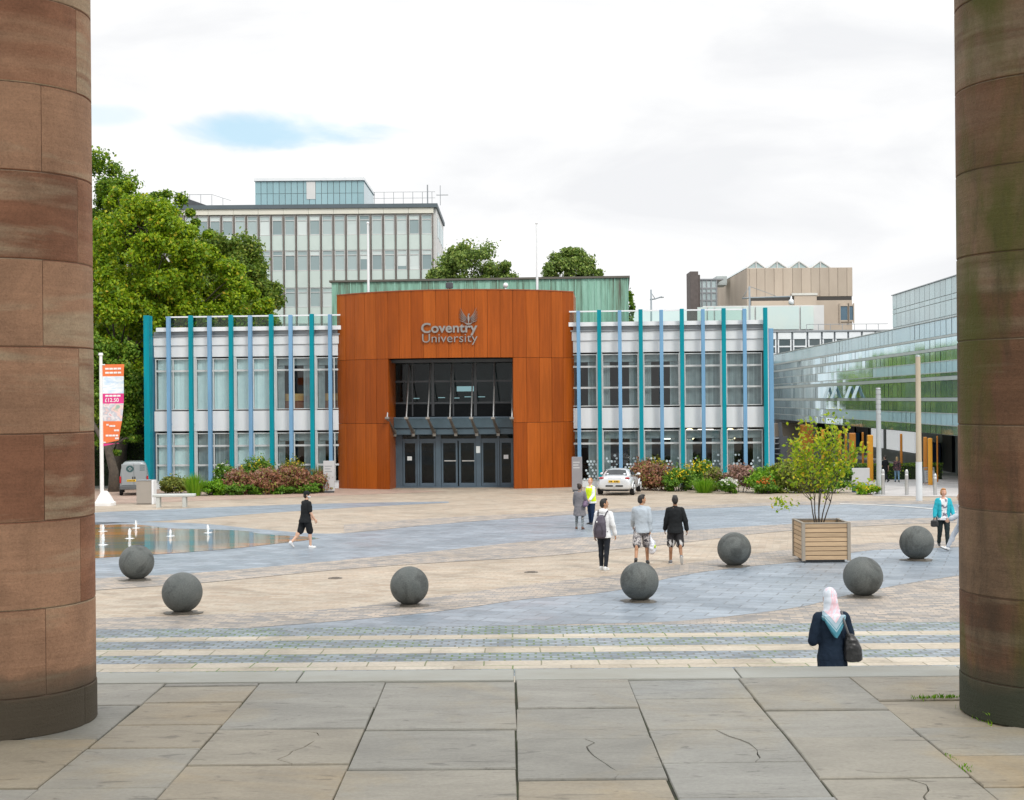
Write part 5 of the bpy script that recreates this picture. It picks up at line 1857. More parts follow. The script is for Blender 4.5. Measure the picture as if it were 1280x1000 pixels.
shrub(985, 616, 582, 44, 'b', lf_olive, 'olive-yellow shrub at the right of the orange-red flowers', seed=47)
shrub(1012, 616, 578, 44, 'b', lf_olive, 'loose olive shrub directly behind the young tree', fl='y', seed=48, nf=20)
shrub(1040, 616, 580, 46, 'b', lf_green, 'dark green shrub right behind the young tree', fl='w', seed=49, nf=14)
shrub(1084, 618, 608, 26, 'b', lf_grass, 'low shrub with yellow leaves at the far right end of the right bed', fl='y', seed=50, nf=60)
# clipped hedge in front of the glass building
hd = at(1130, 96)
hg = thing('clipped_hedge', 'dark clipped hedge in front of the glass building, behind the two distant walkers', 'hedge', hd, 0)
nr = np.random.default_rng(77)
q = np.stack([nr.uniform(-4.6, 2.6, 5200), nr.uniform(-.5, .5, 5200), nr.uniform(.05, 1, 5200) ** .7 * 1.15], 1)
link('foliage', leaf_mesh(q, .14, 3, .5, .6), lf_mid, hg)
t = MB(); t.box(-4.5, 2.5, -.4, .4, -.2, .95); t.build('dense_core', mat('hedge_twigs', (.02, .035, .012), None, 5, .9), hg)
# grass growing in the joints of the porch flags
gr = np.random.default_rng(8)
gp_, sizes = [], []
for (u0, v0, u1, v1, n, hgt) in ((1142, 874, 1200, 872, 130, .024), (1236, 900, 1250, 903, 80, .055), (1180, 942, 1200, 953, 30, .012), (1203, 957, 1214, 966, 30, .016), (1200, 885, 1240, 906, 50, .02)):
    a, b_ = fpt(u0, v0), fpt(u1, v1)
    for i in range(n):
        s = gr.uniform()
        x, y = a[0] + (b_[0] - a[0]) * s + gr.normal() * .012, a[1] + (b_[1] - a[1]) * s + gr.normal() * .012
        gp_.append((x, y, hgt * gr.uniform(.5, 1.2)))
vs, fs = [], []
for x, y, h in gp_:
    a = gr.uniform(0, 6.28)
    dx, dy = math.cos(a) * .004, math.sin(a) * .004
    lx_, ly_ = gr.normal() * h * .45, gr.normal() * h * .45
    o = len(vs)
    vs += [(x - dx, y - dy, FZ - .012), (x + dx, y + dy, FZ - .012), (x + lx_ * .5 + dx * .7, y + ly_ * .5 + dy * .7, FZ + h * .6), (x + lx_, y + ly_, FZ + h * .95)]
    fs += [(o, o + 1, o + 2), (o, o + 2, o + 3)]
t = MB(); t.v, t.f = vs, fs
tag(t.build('joint_grass', lf_grass), 'tufts of green grass growing in the joints between the porch flagstones', 'grass', None, 'stuff')
# ================================================================ granite balls
mg, ntg2, bg2_ = nodes_of('dark_granite')
vec = coords(ntg2)
ov_ = nn(ntg2, 'ShaderNodeVectorMath', operation='ADD')
oi2 = ntg2.nodes.new('ShaderNodeObjectInfo')
ntg2.links.new(vec, ov_.inputs[0]); sc7 = nn(ntg2, 'ShaderNodeMath', operation='MULTIPLY'); ntg2.links.new(oi2.outputs['Random'], sc7.inputs[0]); sc7.inputs[1].default_value = 40; ntg2.links.new(sc7.outputs[0], ov_.inputs[1])
vec = ov_.outputs[0]
sp1 = ramp(ntg2, ((.38, .72), (.5, 1.0), (.66, 1.35)), noise(ntg2, vec, 70, 3, .8))
cl3 = ramp(ntg2, ((.3, (.085, .096, .094)), (.7, (.115, .124, .119))), noise(ntg2, vec, 3.5, 5, .6))
stn = ramp(ntg2, ((.47, 1.0), (.62, .58)), noise(ntg2, vec, 2.2, 6, .7, .8))
ntg2.links.new(mixc(ntg2, 1, mixc(ntg2, 1, cl3.outputs[0], sp1.outputs[0], 'MULTIPLY'), stn.outputs[0], 'MULTIPLY'), bg2_.inputs['Base Color'])
bg2_.inputs['Roughness'].default_value = .62
bg2_.inputs['Specular IOR Level'].default_value = .3
bump(ntg2, bg2_, noise(ntg2, vec, 90, 2), .15, .004)
m_gbase = mat('ball_base_stone', (.13, .115, .095), (.09, .08, .065), 7, .8)
balls = [(171, 725.5, 43, 'granite ball standing beside the fountain water, leftmost of the seven'), (228, 767, 50, 'granite ball second from left, in front of the one by the fountain'),
         (512, 757.5, 48, 'granite ball alone in the left centre of the plaza'), (799.5, 752, 48, 'granite ball just in front of the three walking young men'),
         (918, 708.5, 42, 'granite ball between the man in black and the timber planter'), (1079, 746.5, 49, 'granite ball right behind the woman in the headscarf'),
         (1146, 700.5, 42, 'granite ball right of the timber planter, near the woman in turquoise')]
sb = MB(); sb.ell((0, 0, .425), (.40, .40, .40), 64, 36)
bb = MB(); bb.loft([((0, 0, -.02), .21, .21), ((0, 0, .03), .21, .21), ((0, 0, .055), .17, .17)], 32)
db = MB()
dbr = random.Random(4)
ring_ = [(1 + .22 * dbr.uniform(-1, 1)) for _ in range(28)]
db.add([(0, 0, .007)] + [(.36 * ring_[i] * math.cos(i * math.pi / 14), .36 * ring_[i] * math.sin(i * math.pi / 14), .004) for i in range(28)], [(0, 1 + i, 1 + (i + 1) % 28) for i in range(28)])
m_dkring = mat('dark_ring_brown', (.16, .14, .115), (.11, .10, .085), 9, .6)  # darker brown, ragged disc on the ground round each ball
o1 = o2 = o3 = None
for i, (u, v, dpx, lab) in enumerate(balls):
    p = G(u, v)
    r = thing('granite_ball', 'dark grey ' + lab, 'ball bollard', p, i * 1.3, 'granite ball bollards on the plaza')
    s = dpx / F * p.y / .8
    r.scale = (s, s, s)
    if i == 0:
        o1 = sb.build('ball', mg, r, True)
        o2 = bb.build('base', m_gbase, r, True, 30)
        o3 = db.build('dark_ring', m_dkring, r)
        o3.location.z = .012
    else:
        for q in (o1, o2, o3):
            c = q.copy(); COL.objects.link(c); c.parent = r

# ================================================================ banner, kiosk box, bench
p = G(131, 632)
kf = p.y / F
bn = thing('feather_banner', 'tall white pole carrying an orange, blue and pink advertising banner', 'banner', p, R(-6))
mwp = mat('white_plastic', (.80, .80, .79), (.72, .72, .72), 1, .45)
t = MB()
t.loft([((.0, 0, 0), .47, .47), ((0, 0, .16), .47, .47), ((0, 0, .20), .40, .40), ((0, 0, .48), .27, .27), ((0, 0, .68), .16, .16), ((0, 0, .74), .08, .08)], 4 * 5, 5)
t.build('weighted_base', mwp, bn)
t = MB()
X0 = (127.5 - 131) * kf
t.tube([(X0, 0, .6), (X0, 0, 3.5), (X0, 0, 188.5 * kf)], [.10, .095, .075], 12)
t.tube([(X0, 0, 188 * kf), (X0, 0, 191 * kf)], [.12, .10], 12)
for vv in (456, 553):
    z = (632 - vv) * kf
    t.tube([(X0, 0, z), (X0 + .22, 0, z)], .03, 8)
t.build('pole', mwp, bn, True, 40)
def bz_(v): return (632 - v) * kf
def bx_(u): return (u - 131) * kf
# outline of the cloth: straight at the pole, slanting lower edge
fl_rows = [(455.5, 158), (470, 157.6), (490, 156.7), (504.5, 156), (516, 155.3), (527, 154.5), (536, 153.8), (552, 150.5), (554.5, 147), (557.5, 131)]
def wave(x, z): return .05 * math.sin(z * 2.1 + x * 3.0) * (x - bx_(129))
def cloth(name, v0, v1, m, parent, y=0.0, u0=129.6, ua=158.2, ub=158.2, n=6, skew=0):
    t = MB()
    vs = []
    for j in range(n + 1):
        v = v0 + (v1 - v0) * j / n
        uR = ua + (ub - ua) * j / n
        for i in range(5):
            u = u0 + (uR - u0) * i / 4
            x, z = bx_(u), bz_(v - skew * (i / 4) * (j / n))
            vs.append((x, y + wave(x, z), z))
    fs = [(j * 5 + i, j * 5 + i + 1, (j + 1) * 5 + i + 1, (j + 1) * 5 + i) for j in range(n) for i in range(4)]
    t.add(vs, fs)
    return t.build(name, m, parent, True)
mor = mat('orange_cloth', (.80, .20, .06), (.74, .17, .05), 1, .6)
mpk = mat('magenta_cloth', (.70, .03, .24), (.62, .03, .20), 1, .6)
mbl, ntb, bb_ = nodes_of('sea_and_sky_print')
ntb.links.new(ramp(ntb, ((.25, (.30, .50, .78)), (.45, (.62, .74, .86)), (.52, (.82, .86, .88)), (.75, (.45, .62, .82))), noise(ntb, coords(ntb, 'Object', (1.2, 1, 3.2)), 1.1, 3)).outputs[0], bb_.inputs['Base Color'])
mph, ntp, bp_ = nodes_of('photo_collage_print')
ntp.links.new(ramp(ntp, ((.30, (.62, .22, .28)), (.42, (.75, .70, .70)), (.52, (.45, .48, .55)), (.62, (.8, .55, .5)), (.75, (.30, .42, .36))), noise(ntp, coords(ntp, 'Object', (1.3, 1, 1.6)), 1.6, 2)).outputs[0], bp_.inputs['Base Color'])
fl = cloth('banner_cloth', 455.5, 470.5, mor, bn, 0, ua=158.2, ub=157.5)
cloth('sky_print', 470.5, 492, mbl, fl, 0, ua=157.5, ub=156.5)
cloth('price_strip', 492, 504.5, mpk, fl, 0, ua=156.5, ub=156)
cloth('photo_print', 504.5, 526.5, mph, fl, 0, ua=156, ub=154.6)
cloth('lower_cloth', 526.5, 554.5, mor, fl, 0, ua=154.6, ub=150, skew=4)
cloth('hem', 554.5, 557.8, mpk, fl, 0, ua=150, ub=149, n=2, skew=4)
def ftxt(txt, u0, u1, vb, vt, m, parent):
    me = text_mesh(txt, 1.0, 0.01, .002)
    co = np.empty(len(me.vertices) * 3); me.vertices.foreach_get('co', co); co = co.reshape(-1, 3)
    x0, x1 = bx_(u0), bx_(u1)
    kx_ = (x1 - x0) / (co[:, 0].max() - co[:, 0].min())
    X = x0 + (co[:, 0] - co[:, 0].min()) * kx_
    Zc = bz_(vb) + co[:, 1] / .7 * (bz_(vt) - bz_(vb))
    Y = np.array([wave(a, b) for a, b in zip(X, Zc)]) - .012 + co[:, 2]
    me.vertices.foreach_set('co', np.stack([X, Y, Zc], 1).reshape(-1)); me.update()
    return link('lettering', me, m, parent)
mwl = mat('white_lettering', (.85, .83, .82), None, 1, .6)
ftxt('\u00a312.50', 132.5, 150, 502.5, 497.6, mwl, fl)
def lines(rows):
    t = MB()
    for u0, u1, v in rows:
        a, b = bx_(u0), bx_(u1)
        n = 4
        for i in range(n):
            xa_, xb_ = a + (b - a) * i / n, a + (b - a) * (i + .86) / n
            z = bz_(v)
            t.add([(xa_, wave(xa_, z) - .012, z - .045), (xb_, wave(xb_, z) - .012, z - .045), (xb_, wave(xb_, z) - .012, z + .045), (xa_, wave(xa_, z) - .012, z + .045)], [(0, 1, 2, 3)])
    t.build('print_lines', mwl, fl)
lines([(133, 155, 461), (133, 155, 466), (133, 153, 494.8), (134, 137, 531), (138, 146, 532.5), (144, 151, 538), (133, 150, 544.5), (145, 150, 548)])

p = G(181, 630.5)
kb = p.y / F
kx2 = thing('kiosk_box', 'taupe metal cabinet with white edge, standing left of the bench', 'cabinet', p, 0)
m_taupe = mat('taupe_metal', (.34, .31, .275), (.29, .265, .235), 1, .5)
t = MB(); t.bbox(-10.5 * kb, 8.6 * kb, 0, .55, 0.03, 29.5 * kb, .02); t.build('body', m_taupe, kx2)
t = MB(); t.bbox(8.7 * kb, 11.2 * kb, -.03, .58, 0, 30 * kb, .015); t.build('edge_panel', m_trim, kx2)
t = MB(); t.bbox(-10.8 * kb, 8.65 * kb, -.03, .58, 29.6 * kb, 30.4 * kb, .01); t.build('lid', m_greym, kx2)
t = MB(); t.box(-10.2 * kb, 8.4 * kb, .03, .5, -.05, .03); t.build('plinth', m_darkm, kx2)

p = G(218, 634)
kb = p.y / F
bc_ = thing('stone_bench', 'pale backless bench with two stout legs beside the taupe cabinet', 'bench', p, R(2))
mst = mat('pale_stone', (.52, .545, .525), (.46, .48, .46), 2, .6, 0, .15)
t = MB(); t.bbox(-26 * kb, 26 * kb, -.25, .25, 13.2 * kb, 16.6 * kb, .03); t.build('seat', mst, bc_)
for u in (198.5, 231):
    t = MB(); t.bbox((u - 218 - 2.3) * kb, (u - 218 + 2.3) * kb, -.2, .2, -.04, 13.15 * kb, .02); t.build('leg', mst, bc_)
# upright signs each side of the drum
m_sgl = mat('pale_grey_sign', (.50, .51, .52), (.44, .45, .46), 1, .4)
m_sgd = mat('mauve_grey_sign', (.27, .265, .285), (.23, .225, .245), 1, .4)
for u, vt, vb, w, m_, lab in ((410.5, 576, 613, 14, m_sgl, 'pale grey upright sign panel beside the left edge of the drum'), (720.5, 571, 607, 13, m_sgd, 'mauve-grey upright sign panel beside the right edge of the drum')):
    D = 81.5 if u < 600 else 80
    b = at(u, D); kk = D / F
    s = thing('totem_sign', lab, 'sign', b, R(-4), 'signs flanking the entrance')
    h = P(u, vt, D).z - b.z
    t = MB(); t.bbox(-w / 2 * kk, w / 2 * kk, -.06, .06, .12, h, .015); t.build('panel', m_, s)
    t = MB(); t.box(-w / 2 * kk + .04, w / 2 * kk - .04, -.045, .045, -.1, .12); t.build('plinth', m_darkm, s)
    t = MB()
    for i in range(3): t.box(-w / 2 * kk + .08, w / 2 * kk - .15 - .07 * (i % 2), -.064, -.058, h - .35 - i * .16, h - .29 - i * .16)
    t.build('print_lines', m_greym if m_ is m_sgl else m_sgl, s)

# ================================================================ lamp columns and posts on the right
p = G(1099, 617.5); kk = p.y / F
lp1 = thing('light_column', 'slim grey steel lighting column with banded head, left of the taller timber mast', 'lamp post', p, 0)
m_stl = mat('galvanised_steel', (.46, .50, .52), (.40, .435, .45), 1.5, .4, .25)
H = 131 * kk
t = MB(); t.tube([(0, 0, -.1), (0, 0, H * .72)], [.15, .13], 16); t.tube([(0, 0, -.1), (0, 0, .06)], .22, 16); t.build('shaft', m_stl, lp1, True, 40)
t = MB()
for i in range(6):
    z0 = H * .72 + i * H * .28 / 6
    t.tube([(0, 0, z0), (0, 0, z0 + H * .28 / 6 * .82)], .135, 16)
    t.tube([(0, 0, z0 + H * .28 / 6 * .82), (0, 0, z0 + H * .28 / 6)], .10, 16)
t.build('banded_head', m_stl, lp1, True, 40)
t = MB(); t.tube([(0, 0, H), (0, 0, H + .08)], [.15, .11], 16); t.build('cap', m_greym, lp1, True, 40)
p = G(1149, 626); kk = p.y / F
lp2 = thing('timber_mast', 'tall beige timber mast with white steel lower sleeve, nearest the right pillar', 'lamp post', p, 0)
H = 180 * kk
t = MB(); t.tube([(0, 0, 49 * kk), (0, 0, H)], [.135, .115], 16); t.build('timber_shaft', mat('beige_timber', (.50, .44, .34), (.43, .37, .28), 2, .6, stretch=(3, 3, .4)), lp2, True, 40)
t = MB(); t.tube([(0, 0, -.1), (0, 0, 49 * kk - .01)], [.16, .15], 16); t.build('steel_sleeve', mat('white_steel', (.62, .66, .69), (.56, .6, .63), 1, .35), lp2, True, 40)
t = MB(); t.tube([(0, 0, H + .005), (0, 0, H + .08)], [.125, .09], 16); t.build('cap', m_greym, lp2, True, 40)
for u, vb, vt, lab in ((1104, 618.5, 586.5, 'steel bollard standing against the grey lighting column'), (1133.5, 619, 587, 'steel bollard midway between lighting column and timber mast'), (1169, 619, 592, 'steel bollard in front of the folding sign')):
    p = G(u, vb); kk = p.y / F
    b = thing('steel_bollard', 'brushed ' + lab, 'bollard', p, 0, 'steel bollards across the path')
    h = (vb - vt) * kk
    t = MB(); t.tube([(0, 0, -.05), (0, 0, h * .78)], .095, 14); t.tube([(0, 0, h * .84), (0, 0, h * .93), (0, 0, h)], [.095, .095, .05], 14); t.build('shaft', m_stain, b, True, 40)
    t = MB(); t.tube([(0, 0, h * .78), (0, 0, h * .84)], .08, 14); t.build('reflective_band', m_trim, b, True, 40)
p = at(1160, 86); kk = 86 / F
ab = thing('folding_sign', 'dark-framed folding board sign with white sheet behind the right bollard', 'sign', p, R(4))
for sg in (-1, 1):
    M = Matrix.Translation((0, 0, 1.1)) @ Matrix.Rotation(R(11 * sg), 4, 'X')
    t = MB(M)
    for a in (-.36, .30): t.box(a, a + .06, -.02, .02, -1.12, 0)
    t.box(-.30, .30, -.02, .02, -.06, 0); t.box(-.30, .30, -.02, .02, -.22, -.17); t.box(-.30, .30, -.02, .02, -1.0, -.94)
    t.build('frame', m_greym, ab)
    t = MB(M); t.box(-.295, .295, -.012, .012, -.93, -.23); t.build('sheet', mat('sign_sheet', (.55, .60, .63), (.4, .45, .5), 3, .5) if sg < 0 else bpy.data.materials['sign_sheet'], ab)
t = MB(Matrix.Translation((0, 0, 1.1)) @ Matrix.Rotation(R(-11), 4, 'X'))
for i in range(4): t.box(-.22, .22 - .06 * (i % 2), -.018, -.013, -.36 - i * .14, -.31 - i * .14)
t.build('print_lines', m_greym, ab)
p = at(1075, 84); kk = 84 / F
ws = thing('low_sign', 'wide low pale sign board behind the right end of the planting', 'sign', p, 0)
t = MB(); t.bbox(-.55, .55, -.04, .04, .25, P(1075, 585, 84).z - p.z, .015); t.build('board', m_sgl, ws)
for sg in (-1, 1):
    t = MB(); t.bbox(sg * .42 - .04, sg * .42 + .04, -.03, .03, -.1, .25, .01); t.build('leg', m_greym, ws)
p = at(1075, 76.3)
bx2 = thing('blue_crate', 'small bright blue crate on the ground at the end of the planting', 'crate', p, R(5))
mcr = mat('blue_plastic', (.03, .20, .48), None, 1, .4)
zt_ = P(1075, 605.5, 76.3).z - p.z
t = MB()
for a, b, c_, d in ((-.42, .42, -.3, -.26), (-.42, .42, .26, .3), (-.42, -.38, -.26, .26), (.38, .42, -.26, .26)):
    t.bbox(a, b, c_, d, .0, zt_, .008)
t.box(-.38, .38, -.26, .26, .0, .04); t.bbox(-.45, .45, -.33, -.301, zt_ - .08, zt_ + .01, .006)
t.build('body', mcr, bx2)
# street lamps whose heads show above the right wing
m_lp = mat('lamp_column_grey', (.27, .31, .34), (.23, .27, .30), 1, .5)
D = 118
p = at(815, D); kk = D / F
sl_ = thing('street_lamp', 'street lamp with a short kinked arm above the left half of the right wing', 'street lamp', p, 0, 'street lamps behind the wing')
h = P(815, 362, D).z - p.z
h2 = P(815, 374.5, D).z - p.z
t = MB(); t.tube([(0, 0, 0), (0, 0, h)], [.13, .07], 10); t.build('column', m_lp, sl_, True)
t = MB(); t.tube([(-.1, 0, h2), (.35, 0, h2 + .06), (.95, 0, h2 + .26)], .055, 8); t.tube([(0, 0, h - .25), (.35, 0, h2 + .06)], .03, 6); t.build('arm', m_lp, sl_, True)
t = MB(); t.bbox(.75, 1.1, -.12, .12, h2 + .14, h2 + .24, .02); t.build('lantern', m_greym, sl_)
D = 130
p = at(938, D); kk = D / F
sl_ = thing('street_lamp', 'street lamp with long horizontal arm and white lantern before the concrete building', 'street lamp', p, 0, 'street lamps behind the wing')
h = P(938, 358, D).z - p.z
h2 = P(938, 373, D).z - p.z
t = MB(); t.tube([(0, 0, 0), (0, 0, h)], [.15, .09], 10); t.build('column', m_lp, sl_, True)
t = MB(); t.tube([(-9 * kk, 0, h2), (0, 0, h2 + .05), (52 * kk, 0, h2 + .15)], .07, 8); t.tube([(0, 0, h), (20 * kk, 0, h - .55), (36 * kk, 0, h2 + .1)], .025, 6); t.tube([(0, 0, h), (-9 * kk, 0, h2)], .025, 6); t.build('arm', m_lp, sl_, True)
t = MB(); t.loft([((52 * kk, 0, h2 - .65), .1, .1), ((52 * kk, 0, h2 - .55), .26, .26), ((52 * kk, 0, h2 - .2), .24, .24), ((52 * kk, 0, h2 - .1), .1, .1), ((52 * kk, 0, h2 + .2), .06, .06)], 14); t.build('lantern', m_trim, sl_, True)
# escape stair at the end of the right wing
D = 97
p = at(976, D); kk = D / F
es_ = thing('escape_stair', 'dark steel outside stair between the blue corner and the buff wall', 'stair', p, 0)
def sz(v): return P(976, v, D).z - p.z
t = MB()
t.add([], [])
xa_, xb_ = (972 - 976) * kk, (980 - 976) * kk
t.wallprism([(xa_, sz(528)), (xa_ + .25, sz(528)), (xb_ + .1, sz(588)), (xb_ - .2, sz(588))], -.1, .0)
t.wallprism([(xa_, sz(546)), (xa_ + .9, sz(546)), (xb_ + .3, sz(600)), (xb_ - .7, sz(600))], .9, 1.0)
t.build('stringer', m_darkm, es_)
t = MB()
for i in range(9):
    f_ = i / 8
    x = xa_ + (xb_ - xa_) * f_
    z = sz(548) + (sz(600) - sz(548)) * f_
    t.box(x - .25, x + .3, .02, .88, z - .02, z + .02)
t.build('treads', m_greym, es_)
# ================================================================ people
ctex = bpy.data.textures.new('cloth_folds', 'CLOUDS')
ctex.noise_scale = .09
ctex.noise_depth = 2
def fuse(mb, name, m, parent, vox, smooth=4, fold=0.0):
    """melt overlapping closed forms into one continuous skin"""
    o = mb.build(name, m, None)
    r = o.modifiers.new('r', 'REMESH'); r.mode = 'VOXEL'; r.voxel_size = vox
    s = o.modifiers.new('s', 'SMOOTH'); s.factor = .5; s.iterations = smooth
    if fold:
        d = o.modifiers.new('d', 'DISPLACE'); d.texture = ctex; d.strength = fold; d.mid_level = .5; d.texture_coords = 'LOCAL'
    dg = bpy.context.evaluated_depsgraph_get()
    me = bpy.data.meshes.new_from_object(o.evaluated_get(dg))
    bpy.data.objects.remove(o)
    me.polygons.foreach_set('use_smooth', [True] * len(me.polygons))
    me.materials.clear()
    o = link(name, me, m, parent)
    return o
def skin(c): 
    return mat('skin', c, tuple(x * .92 for x in c), 8, .5, spec=.35)
sk_light, sk_tan, sk_brown, sk_pink = skin((.60, .37, .26)), skin((.43, .235, .14)), skin((.30, .155, .085)), skin((.66, .38, .28))
def cloth_m(n, c, c2=None, sc_=5, st=(1, 1, 1)): return mat(n, c, c2, sc_, .85, 0, .25, 40, stretch=st, spec=.2)
c_black, c_navy, c_white = cloth_m('black_cotton', (.014, .016, .018)), cloth_m('navy_cloth', (.012, .028, .065)), cloth_m('white_cotton', (.74, .76, .78))
c_grey, c_coat, c_turq = cloth_m('pale_grey_jersey', (.42, .48, .54)), cloth_m('grey_wool', (.19, .185, .20)), cloth_m('turquoise_fleece', (.03, .40, .50))
c_hiv = cloth_m('fluorescent_yellow', (.72, .86, .02), (.60, .78, .02))
c_dkb, c_denim, c_pale = cloth_m('dark_trousers', (.018, .022, .03)), cloth_m('faded_denim', (.20, .33, .46)), cloth_m('pale_grey_cloth', (.48, .52, .58))
c_coatn = cloth_m('dark_navy_coat', (.008, .016, .032), (.012, .024, .045))
def patt(n, stops, scale, st=(1, 1, 1)):
    m, nt, b = nodes_of(n)
    nt.links.new(ramp(nt, stops, noise(nt, coords(nt, 'Object', st), scale, 3, .6), 'CONSTANT').outputs[0], b.inputs['Base Color'])
    b.inputs['Roughness'].default_value = .85
    return m
c_camo = patt('camouflage_cloth', ((0, (.06, .06, .07)), (.44, (.22, .21, .22)), (.53, (.52, .50, .50)), (.60, (.05, .05, .06))), 9)
c_legg = patt('patterned_leggings', ((0, (.10, .11, .12)), (.47, (.36, .40, .42)), (.54, (.14, .16, .17))), 16)
c_stripe, nts, bs_ = nodes_of('black_shorts_pattern')
sx = nts.nodes.new('ShaderNodeSeparateXYZ'); nts.links.new(coords(nts), sx.inputs[0])
lowm = ramp(nts, ((.60, 1.0), (.64, 0.0)), sx.outputs[2])
pt_ = ramp(nts, ((0, 0.0), (.52, 1.0)), noise(nts, coords(nts, 'Object', (1, 1, .3)), 13, 2), 'CONSTANT')
mu_ = nn(nts, 'ShaderNodeMath', operation='MULTIPLY'); nts.links.new(lowm.outputs[0], mu_.inputs[0]); nts.links.new(pt_.outputs[0], mu_.inputs[1])
nts.links.new(mixc(nts, mu_.outputs[0], (.015, .015, .018), (.58, .58, .58)), bs_.inputs['Base Color'])
bs_.inputs['Roughness'].default_value = .85
c_print = patt('printed_blouse', ((0, (.16, .15, .20)), (.46, (.62, .64, .68)), (.56, (.80, .80, .82))), 9)
c_scarf = patt('printed_scarf', ((0, (.16, .34, .42)), (.40, (.36, .50, .60)), (.47, (.56, .60, .68)), (.55, (.66, .40, .44)), (.62, (.62, .66, .72))), 5)
c_dots = patt('dark_floral_top', ((0, (.03, .025, .03)), (.55, (.30, .12, .12)), (.62, (.05, .04, .05))), 14)
hr_black, hr_brown, hr_gin, hr_blond = (mat(n, c, None, 30, .55, 0, .5, 90) for n, c in (('black_hair', (.012, .010, .009)), ('dark_brown_hair', (.03, .018, .012)), ('ginger_hair', (.42, .19, .06)), ('fair_hair', (.40, .27, .13))))
m_shoew, m_shoed, m_shoeg, m_shoeb = mat('white_leather', (.72, .73, .74), None, 9, .5), mat('dark_shoe', (.03, .032, .036), None, 9, .5), mat('grey_shoe', (.16, .17, .19), None, 9, .6), mat('brown_shoe', (.13, .06, .04), None, 9, .5)
m_sole = mat('white_sole', (.66, .66, .64), None, 9, .6)
m_eye = mat('eye_white', (.75, .74, .72), None, 9, .2)
m_iris = mat('eye_iris', (.03, .02, .015), None, 9, .2)
m_lip = mat('lip', (.38, .13, .11), None, 9, .5)

